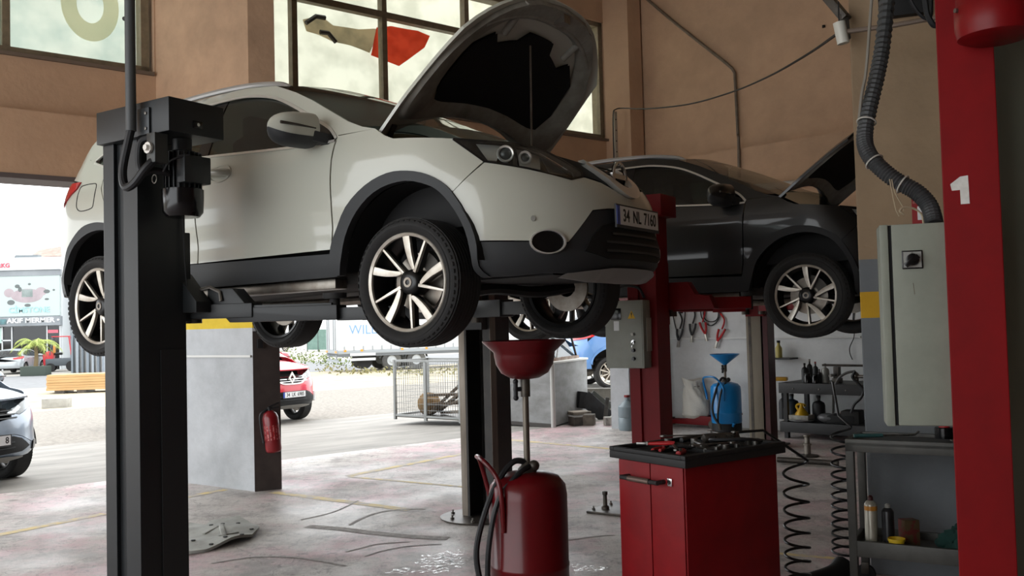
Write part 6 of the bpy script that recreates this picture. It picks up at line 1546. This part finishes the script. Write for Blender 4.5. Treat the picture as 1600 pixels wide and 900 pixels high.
for ch_, px, py in (('T', 797, 612), ('O', 810, 618)):
    p = on_plane(px, py, k0, Vector((-(k0-k1).y, (k0-k1).x, 0)).normalized()); d = Vector((math.cos(ka), math.sin(ka), 0)); loc = (p-Vector((k0.x, k0.y, 0)))
    text('painted_letter', ch_, .30, mat('faded_letter', '#75777a', .7), skip, frame((loc.dot(d), -.003, p.z), (1, 0, 0), (0, 0, 1)), .001)
# cab window panel standing on it
cabw = thing('cab_window', 'dark trapezoid cab window standing on the steel container', 'vehicle window', Vector((k0.x, k0.y, top_z))+Vector((math.cos(ka+cang*.5), math.sin(ka+cang*.5), 0))*.0, ka+cang)
MB().prism([(-.5, .03), (kd*.92, .03), (kd*.62, .42), (-.5, .42)], -.012, .012, Matrix.Translation((0, .15, 0)) @ Matrix.Rotation(R(78), 4, 'X')).build('pane', glass('cab_glass', (.25, .27, .27)), cabw, smooth=None)
MB().span((-.5, .10, .0), (kd*.95, .18, .045)).build('sill', mat('rusty_sill', '#77594a', .8, c2='#a8a29a', scale=6), cabw, smooth=None)
MB().bar((kd*.92, .13, .03), (kd*.62, .06, .42), .03, .03).build('pillar', grease, cabw); MB().bar((kd*.35, .14, .03), (kd*.35, .07, .42), .015, .015).build('divider', plate_white, cabw)
# ---- debris in the corner by the low wall
def junk(lab, name, cat, px, py, dx, size, c, rot=(0, 0, 0), z=0.0, rough=.8):
    p = on_z(px, py); from_ = Matrix.Rotation(R(rot[2]), 3, 'Z') @ Matrix.Rotation(R(rot[0]), 3, 'X') @ Matrix.Rotation(R(rot[1]), 3, 'Y')
    return tag(MB().box(p+Vector((0, 0, z+size[2]/2)), size, from_).build(name, mat('junk_'+c[1:], c, rough, c2='#2c2a28', scale=9, lo=.45, hi=.8), bevel=.01), lab, cat)
junk('pale wooden crate lid low in the scrap pile', 'wood_sheet', 'wood scrap', 905, 661, 0, (.30, .26, .05), '#9a9084', (0, 0, 20), .13)
junk('dark wooden crate under the pale lid in the scrap pile', 'wooden_crate', 'crate', 907, 664, 0, (.30, .22, .13), '#4f4a43', (0, 0, 20))
junk('black battery like block on top of the scrap pile', 'black_block', 'scrap block', 911, 655, 0, (.26, .22, .26), '#232426', (0, 10, 30), .17)
junk('long dark grey board leaning across the scrap pile', 'leaning_board', 'board', 932, 655, 0, (.52, .06, .24), '#3a3b3d', (0, 42, 10), .06)
junk('second dark board leaning at the back of the scrap pile', 'leaning_board', 'board', 938, 650, 0, (.40, .06, .16), '#33352f', (0, 40, 12), .15)
junk('narrow grey plank standing by the low wall', 'plank', 'plank', 948, 657, 0, (.06, .04, .34), '#5d5c58', (0, 8, 0), .02)
junk('small white stone block at the foot of the far pier', 'stone_block', 'stone', 953, 664, 0, (.16, .14, .12), '#b4b0a8', (0, 0, 12))
junk('dark brown crate beside the pale lid in the scrap pile', 'wooden_crate', 'crate', 921, 664, 0, (.16, .2, .16), '#6a6258', (0, 0, -14))
junk('dark rag lump at the back of the scrap pile', 'rag_lump', 'rag', 943, 645, 0, (.30, .25, .10), '#2a2a29', (10, 8, 40), .12)

# ---- wire cage pallet with firewood
g0, g1 = on_z(618, 655), on_z(716, 661); gdir = (g1-g0).normalized(); gw = (g1-g0).length+.05
gh = at(618, 562, g0.y).z
cage = thing('wire_cage', 'rusty wire mesh pallet cage with scrap wood, outside the gateway', 'wire cage', (g0.x, g0.y, 0), math.atan2(gdir.y, gdir.x))
wire_m = mat('galvanised_wire', '#8b8d8c', .45, .6); gdp = .8
for x in (0, gw):
    for y in (0, gdp): MB().span((x-.02, y-.02, 0), (x+.02, y+.02, gh)).build('corner_post', wire_m, cage, smooth=None)
MB().span((gw*.46, -.015, 0), (gw*.50, .015, gh*.97)).build('gate_post', wire_m, cage, smooth=None)
for z in (.07, gh-.02):
    for a, b in (((0, 0), (gw, 0)), ((0, gdp), (gw, gdp)), ((0, 0), (0, gdp)), ((gw, 0), (gw, gdp))): MB().bar((*a, z), (*b, z), .03, .03).build('rail', wire_m, cage, smooth=None)
MB().span((0, 0, .04), (gw, gdp, .06)).build('floor_plate', grease, cage, smooth=None)
for nm, o_, d_, L_ in (('front', (0, 0), (1, 0), gw), ('back', (0, gdp), (1, 0), gw), ('left', (0, 0), (0, 1), gdp), ('right', (gw, 0), (0, 1), gdp)):
    mb = MB(); n = int(L_/.05)
    for i in range(1, n): 
        x, y = o_[0]+d_[0]*L_*i/n, o_[1]+d_[1]*L_*i/n; mb.cyl((x, y, .07), (x, y, gh-.02), .0028, n=5, cap=False)
    for k in range(1, 9):
        z = .07+(gh-.09)*k/9; mb.cyl((o_[0], o_[1], z), (o_[0]+d_[0]*L_, o_[1]+d_[1]*L_, z), .0028, n=5, cap=False)
    mb.build('wire_mesh', wire_m, cage, smooth=None)['kind'] = 'stuff'
def cage_pt(x, y, z): return Matrix.Translation((g0.x, g0.y, 0)) @ Matrix.Rotation(math.atan2(gdir.y, gdir.x), 4, 'Z') @ Vector((x, y, z))
wood_dark = mat('weathered_wood', '#6b5f52', .85, c2='#4b4239', scale=5, stretch=(1, 1, 6))
for k, (a, b, lab) in enumerate((((.50, .2, .10), (1.05, .5, .72), 'weathered pole leaning up to the right inside the cage'), ((.52, .4, .12), (1.15, .3, .55), 'weathered pole lying under the tallest one in the cage'), ((.46, .3, .16), (1.18, .25, .36), 'weathered pole at a shallow slant inside the cage'), ((.50, .5, .09), (1.15, .2, .16), 'weathered pole flat on the cage floor'), ((.50, .15, .40), (1.12, .5, .42), 'grey pole lying level across the cage'), ((.52, .12, .25), (1.1, .6, .28), 'grey pole low across the cage'))):
    f = gw/1.22
    tag(MB().bar(cage_pt(a[0]*f, a[1], a[2]), cage_pt(b[0]*f, b[1], b[2]), .07, .045).build('wooden_pole', wood_dark, bevel=.006), lab, 'pole', 'poles in the wire cage')
tc = cage_pt(.30*gw, .35, .07); mb = MB(); rows = []
for i in range(9):
    t = math.pi*i/8; rows.append([tc+Vector((.18*math.sin(t)**.7*math.cos(a)*(1+.18*math.sin(3*a)), .2*math.sin(t)**.7*math.sin(a), .17-.17*math.cos(t)*(1+.12*math.sin(4*a+1)))) for a in [2*math.pi*j/16 for j in range(17)]])
tag(MB().grid(rows).build('straw_bundle', mat('straw', '#82663e', .9, c2='#5d4628', scale=14, stretch=(1, 1, 4)), smooth=60, fix=True), 'brown straw bundle at the left inside the wire cage', 'bundle')

# ---- white curtain trailer
tp = gnd(613, 578.5); tdir = Vector((math.cos(R(24)), math.sin(R(24)), 0)); tnv = Vector((-tdir.y, tdir.x, 0))
TSC = tp.y/1450
rear_s = -( (613-531)*TSC )/ (tdir.x + .13*tdir.y)
zt0 = gz(tp)
trailer = thing('truck_trailer', 'white curtain sided trailer with blue lettering parked across the yard', 'trailer', (tp.x, tp.y, zt0), R(24))
tw_m = mat('trailer_white', '#c3c6c8', .45, c2='#b4b7ba', scale=1.5); tgrey = mat('trailer_grey', '#8d9296', .5)
Lr = rear_s; LT = 13.0; wdt = 2.5; zb0 = 1.06; zt1 = 4.0
MB().span((Lr, 0, zb0), (Lr+LT, wdt, zt1)).build('box_body', tw_m, trailer, .03)
MB().span((Lr, -.02, zb0-.16), (Lr+LT, .08, zb0)).build('side_rail', tgrey, trailer, .01)
MB().span((Lr+.02, .0, zb0-.3), (Lr+LT, wdt, zb0-.14)).build('chassis', mat('chassis_grey', '#5e6164', .6), trailer, smooth=None)
for y0, y1 in ((.06, wdt/2-.02), (wdt/2+.02, wdt-.06)): MB().span((Lr-.03, y0, zb0+.05), (Lr, y1, zt1-.1)).build('rear_door', tw_m, trailer, .01)
for y in (.35, .75, 1.75, 2.15): MB().cyl((Lr-.05, y, zb0+.05), (Lr-.05, y, zt1-.1), .022, n=8).build('door_rod', tgrey, trailer)
MB().span((Lr-.05, 0, zb0-.14), (Lr, wdt, zb0+.02)).build('rear_sill', tgrey, trailer, .01)
for y in (.25, 2.25): MB().span((Lr-.07, y-.18, zb0-.1), (Lr-.05, y+.18, zb0-.0)).build('tail_lamp', amber, trailer, smooth=None)
for x in (Lr+.35, Lr+1.2, Lr+3.3, Lr+4.6): MB().span((x-.06, -.03, zb0-.05), (x+.06, -.02, zb0+.05)).build('side_marker', amber, trailer, smooth=None)
for k in range(26): MB().span((Lr+.3+k*.48, -.03, zb0+.02), (Lr+.34+k*.48, -.001, zb0+.22)).build('curtain_strap', tgrey, trailer, smooth=None)
MB().span((Lr+.6, -.03, .55), (Lr+4.4 if False else Lr+1.9, .0, .68)).span((Lr+.6, -.03, .80), (Lr+1.9, 0, .93)).build('side_guard', tw_m, trailer, smooth=None)
MB().span((Lr-.02, .1, .5), (Lr+.06, wdt-.1, .62)).span((Lr, .4, .6), (Lr+.05, .5, zb0-.2)).span((Lr, 2.0, .6), (Lr+.05, 2.1, zb0-.2)).build('bumper_bar', tgrey, trailer, smooth=None)
def truck_wheel(x, y):
    w = MB().lathe([(.25, -.13), (.42, -.14), (.5, -.10), (.5, .10), (.42, .14), (.25, .13), (.25, .02), (.12, .0), (.10, .06), (.0001, .06)], 30, (0, 0, 0), Matrix.Rotation(R(90), 3, 'X')).build('wheel', mat('truck_tyre', '#3a3a3b', .8, c2='#55544f', scale=3), trailer); w.location = (x, y+.14, .5)
    h_ = MB().lathe([(.25, .1), (.25, .12), (.12, .06), (.10, .14), (.0001, .14)], 24, (0, 0, 0), Matrix.Rotation(R(90), 3, 'X')).build('hub', mat('hub_grey', '#a3a6a8', .5), w)
    n = 14; rows = [[Vector((x+.62*math.cos(a), y_, .52+.60*math.sin(a))) for a in [R(10+160*i/n) for i in range(n+1)]] for y_ in (0, .35)]
    MB().grid(rows).build('mudguard', tgrey, trailer, smooth=60)
for x in (0, 1.31): truck_wheel(x, .02); 
for x in (0, 1.31): truck_wheel(x, wdt-.34)
sp = MB().cyl((-1.3, .5, .52), (-1.3, 1.5, .52), .42, n=24).build('spare_wheel', mat('truck_tyre_dark', '#2a2a2b', .8), trailer)
text('side_lettering', 'WILLI', .66, mat('letter_blue', '#6d8fb8', .5), trailer, frame((Lr+1.36, -.003, zb0+1.02), (1, 0, 0), (.2, 0, 1)), .001, .95)
MB().prism([(Lr+1.3, zt1-.55), (Lr+2.1, zt1-.55), (Lr+1.9, zt1-.2), (Lr+1.5, zt1-.2)], -.005, .002, Matrix.Rotation(R(90), 4, 'X')).build('red_mark', mat('mark_red', '#d2483a', .5), trailer, smooth=None)

# ---- hedge and fence line behind the trailer, far red car
def hedge(name, label, a, b, h_, d_, m, seed):
    rr = random.Random(seed); L = (b-a).length; dr = (b-a).normalized(); n_ = Vector((-dr.y, dr.x, 0)); mb = MB()
    for k in range(int(L*26)):
        u = rr.uniform(0, L); w = rr.gauss(0, d_/2); z = rr.uniform(0, 1)**.8*h_*(.7+.3*math.sin(u*1.7)); c = a+dr*u+n_*w+Vector((0, 0, z)); s_ = rr.uniform(.05, .13)
        v1 = Vector((rr.uniform(-1, 1), rr.uniform(-1, 1), rr.uniform(-1, 1))).normalized()*s_; v2 = v1.orthogonal().normalized()*s_*.5
        mb.add([c-v1, c+v2, c+v1, c-v2], [(0, 1, 2, 3)])
    o = mb.build(name, m, smooth=None, fix=False); o['kind'] = 'stuff'; o['label'] = label; o['category'] = 'grass'
gr_m = mat('dry_grass', '#66703a', .9, c2='#4c5a2b', scale=3)
hedge('verge_grass', 'yellow green grass growing along the verge behind the trailer', gnd(436, 563), gnd(560, 575), .9, 1.6, gr_m, 3)
hedge('verge_grass', 'low dry grass growing at the edge of the sandy lot', gnd(505, 582), gnd(720, 586), .35, 1.2, mat('straw_grass', '#7d7850', .9, c2='#66623e', scale=3), 4)
fa_, fb2 = gnd(430, 556)+Vector((0, 12, 0)), gnd(500, 556)+Vector((0, 12, 0)); fdr = (fb2-fa_).normalized()
fence = thing('mesh_fence', 'grey green fence panels far behind the red car', 'fence', (fa_.x, fa_.y, gz(fa_)), math.atan2(fdr.y, fdr.x))
fgm = mat('fence_green', '#6f8a80', .7, c2='#5d776d', scale=2)
for k in range(9):
    MB().span((k*1.5, -.04, 0), (k*1.5+.08, .04, 2.3)).build('post', mat('fence_post', '#55605c', .6), fence, smooth=None)
    MB().span((k*1.5+.08, -.015, .15), (k*1.5+1.5, .015, 2.1)).build('panel', fgm, fence, smooth=None)
sc = (.95, 1, .95); yw = R(15)
make_car('hatchback_car', 'far red car half hidden behind the pier near the fence', 'car', pose(car_at((446, 549), yw, -.8, sc), yw), mat('far_red_paint', '#b5202e', .3, coat=.5), sc, 0, .14, 'm', None, .31, .21, 'five', trim=gloss_black, rails=False, detail=False)

# ---- stone shop across the road
SD = 60.0
def sp_(px, py): return at(px, py, SD)
base = sp_(50, 584); zb_ = gz(base)
shop = thing('shop_building', 'white marble shop with a large faded picture panel and lettering', 'building', (0, SD, zb_))
def sx_(px): return at(px, 520, SD).x
def sz_(py, px=50): return at(px, py, SD).z - zb_
def slab(nm, x0, x1, y0, y1, m, d=.1, dep=.0, parent=None): return MB().span((sx_(x0), -dep-d, sz_(y1)), (sx_(x1), -dep, sz_(y0))).build(nm, m, parent or shop, smooth=None)
sh_w = mat('shop_white', '#b9bdbf', .6); sh_g = mat('shop_grey', '#878c90', .6, c2='#73787c', scale=.5); sh_p = mat('panel_mint', '#a7b3b1', .6)
MB().span((sx_(-260), 0, -.5), (sx_(98), 10, sz_(402))).build('wall', sh_w, shop, smooth=None)
slab('fascia', -260, 97, 403, 422, sh_w, .25); slab('fascia_strip', -260, 97, 422, 431, sh_g, .15)
pnl = slab('picture_panel', -90, 95, 431, 494, sh_p, .12)
slab('sign_band', -90, 98, 495, 509, sh_g, .3)
slab('shop_front', -90, 94, 510, 580, glass('shop_glass', (.25, .28, .30)), .03, .02)
MB().span((sx_(-90), .0-.01, sz_(582)), (sx_(94), -.005, sz_(510))).build('shop_interior', mat('shop_dark', '#4a4f52', .7, c2='#6b7072', scale=.7), shop, smooth=None)
for x in (-20, 4, 19, 74, 94): slab('frame_post', x, x+1.6, 510, 581, sh_w, .12)
slab('frame_post', 4, 20, 530, 532, sh_w, .12)
slab('small_sign', 76, 92, 516, 521, mat('sign_pink', '#c0606e', .5), .05, .05)
slab('curtain', -2, 5, 511, 535, mat('curtain_mint', '#9fb5ae', .8), .04, .05)
# lettering on it, cap heights from the photo
def sign(body, px, py, hpx, wpx, m, dep, sh=0.0, bold=0.0):
    h_ = hpx*SD/1450/.72; o = Vector((sx_(px), -dep, sz_(py)))
    t_ = text('sign_text', body, h_, m, shop, frame(o, (1, 0, 0), (sh, 0, 1)), .01, 1.0, bold)
    w0 = max(v.co.x for v in t_.data.vertices)-min(v.co.x for v in t_.data.vertices); f = (wpx*SD/1450)/w0
    for v in t_.data.vertices: v.co.x = o.x+(v.co.x-o.x)*f
sign('AKIF MERMER •', 56, 501, 7.5, 82, mat('sign_white', '#d9dcdd', .5), .32, 0, .01)
sign('CİMSTONE', 47.5, 484.5, 8.5, 64, mat('sign_teal', '#8fb9bd', .5), .135, 0, .01)
sign('RKG', 9.5, 414.5, 6.5, 19, mat('sign_red', '#c04a5c', .5), .27, .3, .01)
slab('sign_icon', 2, 14, 498, 506, mat('icon_teal', '#5d8f95', .5, c2='#3d4b4e', scale=1.2), .02, .31)
pk = mat('picture_pink', '#a3979b', .7, c2='#8f8488', scale=1.5); bkp = mat('picture_dark', '#5e6363', .7)
def blob(px, py, rx, ry, m, dep, n=24): return MB().add([Vector((sx_(px)+rx*SD/1450*math.cos(a), -dep, sz_(py)+ry*SD/1450*math.sin(a))) for a in [2*math.pi*i/n for i in range(n)]], [tuple(range(n))]).build('picture', m, shop, smooth=None)
blob(44, 462, 25, 11, pk, .124); blob(16, 457, 8, 7, pk, .1243); blob(66, 456, 9, 7, pk, .1246)
for px, py, rx, ry in ((29, 447, 4, 3), (19, 472, 6, 4), (45, 477, 5, 2.5), (75, 456, 5, 3), (48, 444, 2.5, 1.6), (86, 454, 2, 1.5), (75, 468, 3.5, 1.6), (33, 452, 3, 4)): blob(px, py, rx, ry, bkp, .125)
slab('picture', 36, 53, 452, 464, mat('picture_slate', '#6f7a78', .7, c2='#8b9593', scale=2), .002, .126)
# roof furniture and the tiled roof behind
slab('roof_vent', 6, 41, 395, 402, mat('vent_grey', '#6e7477', .6), .5, -2); slab('roof_vent', 1, 4, 392, 402, sh_w, .5, -2)
rb0 = thing('tiled_roof', 'brown tiled roof rising behind the white shop', 'roof', (0, SD+14, zb_))
f_ = (SD+14)/SD
rm = mat('roof_tile_brown', '#7d6257', .8, c2='#9a8a80', scale=2.5)
MB().add([Vector((at(x, y, SD+14+d).x, d, at(x, y, SD+14+d).z-zb_)) for x, y, d in ((45, 402, 0), (110, 399, 0), (110, 383, 5), (62, 390, 5))]+[Vector((at(x, y, SD+14+d).x, d, at(x, y, SD+14+d).z-zb_-.3)) for x, y, d in ((45, 402, 0), (110, 399, 0), (110, 383, 5), (62, 390, 5))], [(0, 1, 2, 3), (7, 6, 5, 4), (0, 4, 5, 1), (1, 5, 6, 2), (2, 6, 7, 3), (3, 7, 4, 0)]).build('tile_slope', rm, rb0, smooth=None)
MB().span((at(45, 402, SD+14).x, .3, 0), (at(112, 402, SD+14).x, 6, at(60, 402, SD+14).z-zb_)).build('wall', sh_w, rb0, smooth=None)
# veined marble wall right of the shop, slabs standing before it
mw_ = thing('marble_wall', 'grey veined marble wall to the right of the shop', 'wall', (0, SD+1, zb_))
def sx1(px): return at(px, 520, SD+1).x
for k in range(4):
    for j in range(5): MB().span((sx1(98+k*18), 0, j*1.25), (sx1(98+k*18+17.6), .3, j*1.25+1.22)).build('marble_slab', mat('marble_%d' % ((k+j) % 3), ('#9a9fa4', '#a9adb0', '#8d9398')[(k+j) % 3], .35, c2='#767c83', scale=.9, detail=9), mw_, smooth=None)
# ---- slab racks and fork lift in front
for k, (px, hh) in enumerate(((116, 2.2), (124, 2.5), (132, 2.0), (140, 2.6), (148, 2.3), (156, 2.4), (164, 2.2))):
    p = gnd(px, 582); p = p*1.0
    tag(MB().box(Vector((p.x, p.y, gz(p)+hh/2)), (.10+.03*(k % 2), 1.7, hh), Matrix.Rotation(R(18), 3, 'Z')).build('stone_slab', mat('slab_%d' % (k % 3), ('#7d858c', '#98a0a6', '#6c747b')[k % 3], .4)), 'upright grey stone slab, %s of the row right of the forklift' % ('first', 'second', 'third', 'fourth', 'fifth', 'sixth', 'last')[k], 'stone slab', 'stone slabs in a row')
fk = gnd(101, 580); forklift = thing('forklift', 'red and grey forklift standing before the marble wall', 'forklift', (fk.x, fk.y, gz(fk)), R(20))
fr_m = mat('forklift_red', '#b22a33', .4); fg = mat('forklift_grey', '#4d5358', .5)
MB().span((-1.0, -.55, .35), (.5, .55, .8)).build('body', fg, forklift, .08); MB().prism([(-1.1, .4), (-.6, .4), (-.55, 1.2), (-.9, 1.25), (-1.15, 1.0)], -.5, .5, Matrix.Rotation(R(90), 4, 'X')).build('counterweight', fr_m, forklift, .05)
for y in (-.5, .5):
    MB().bar((-.75, y, 1.0), (-.6, y, 2.1), .06, .06).build('guard_post', fg, forklift); MB().bar((.42, y, 1.0), (.3, y, 2.1), .06, .06).build('guard_post', fr_m, forklift)
    MB().bar((.72, y*.7, .1), (.68, y*.7, 2.3), .10, .12).build('mast', mat('mast_grey', '#7f878d', .4, .5), forklift)
    for x, r_ in ((.45, .32), (-.72, .26)): MB().cyl((x, y-.1, r_), (x, y+.1, r_), r_, n=20).build('wheel', rubber, forklift)
    MB().bar((.75, y*.5, .12), (1.7, y*.5, .08), .12, .05).build('fork', fg, forklift)
MB().span((-.65, -.55, 2.08), (.34, .55, 2.14)).build('overhead_guard', fr_m, forklift, .01); MB().span((-.55, -.25, 1.0), (-.1, .25, 1.15)).build('seat', gloss_black, forklift, .04); MB().span((-.6, -.25, 1.1), (-.5, .25, 1.6)).build('seat_back', mat('seat_orange', '#c4883f', .6), forklift, .04)
# ---- potted palm
pm = gnd(56, 587); palm = thing('potted_palm', 'yellow green palm in a dark pot in front of the shop', 'palm', (pm.x, pm.y, gz(pm)))
palm.scale = (1.25, 1.25, 1.25)
MB().span((-.55, -.3, 0), (.55, .3, .42)).build('planter', mat('planter_dark', '#3d463f', .8), palm, .03)
MB().tube(smooth_path([(0, 0, .4), (.03, 0, .9), (-.02, 0, 1.4)], 4), [.10, .095, .09, .085, .08, .075, .07, .065, .06], 10).build('trunk', mat('palm_trunk', '#6e5f45', .9), palm)
rr = random.Random(5); lm = mat('palm_leaf', '#a9b35c', .6, c2='#82934a', scale=4)
for k in range(20):
    a = 2*math.pi*k/20+rr.uniform(-.2, .2); up = rr.uniform(.1, 1.1); L_ = rr.uniform(.9, 1.3); pts = []
    for i in range(9):
        u = i/8; pts.append(Vector((math.cos(a)*L_*u*(1-.3*up), math.sin(a)*L_*u*(1-.3*up), 1.35+L_*(up*.9*u-(.55+.3*up)*u*u)*1.0)))
    s_ = Vector((-math.sin(a), math.cos(a), 0)); mb = MB()
    for i in range(8):
        d = (pts[i+1]-pts[i])
        for sg in (-1, 1):
            for f in (0, .5):
                q0 = pts[i]+d*f; ll = .30*(1-(i/9)**2)
                mb.add([q0, q0+s_*sg*ll+d*1.2+Vector((0, 0, -.10)), q0+d*.28], [(0, 1, 2)])
    mb.tube(pts, .012, 5).build('frond', lm, palm, smooth=None, fix=False)
# ---- board stack on blocks, concrete block
w0, w1 = gnd(72, 616), gnd(185, 612); wd = (w1-w0).normalized(); hh = (617-588)/1450*w0.y
boards = thing('board_stack', 'stack of long pale wooden boards resting on dark blocks', 'board stack', (w0.x, w0.y, gz(w0)), math.atan2(wd.y, wd.x))
bm2 = mat('fresh_wood', '#b8966a', .7, c2='#a88457', scale=3, stretch=(.3, 3, 3)); bl_ = (w1-w0).length; n = 6
for k in range(n): MB().span((.02*(k % 2), .0+.01*(k % 3), .12+hh*k/n*.85), (bl_, 1.2, .12+hh*(k+.94)/n*.85)).build('board', bm2, boards, smooth=None)
for x in (bl_*.42, bl_*.83, .3): MB().span((x, -.0, 0), (x+.35, 1.2, .12)).build('bearer', grease, boards, smooth=None)
cbk = gnd(89, 637); tag(MB().box(Vector((cbk.x, cbk.y, gz(cbk)+.14)), (37/1450*cbk.y, .45, .27), Matrix.Rotation(R(8), 3, 'Z')).build('concrete_block', mat('block_concrete', '#a3a19b', .9, c2='#8a8882', scale=5), bevel=.012), 'rough pale concrete block in front of the board stack', 'concrete block')
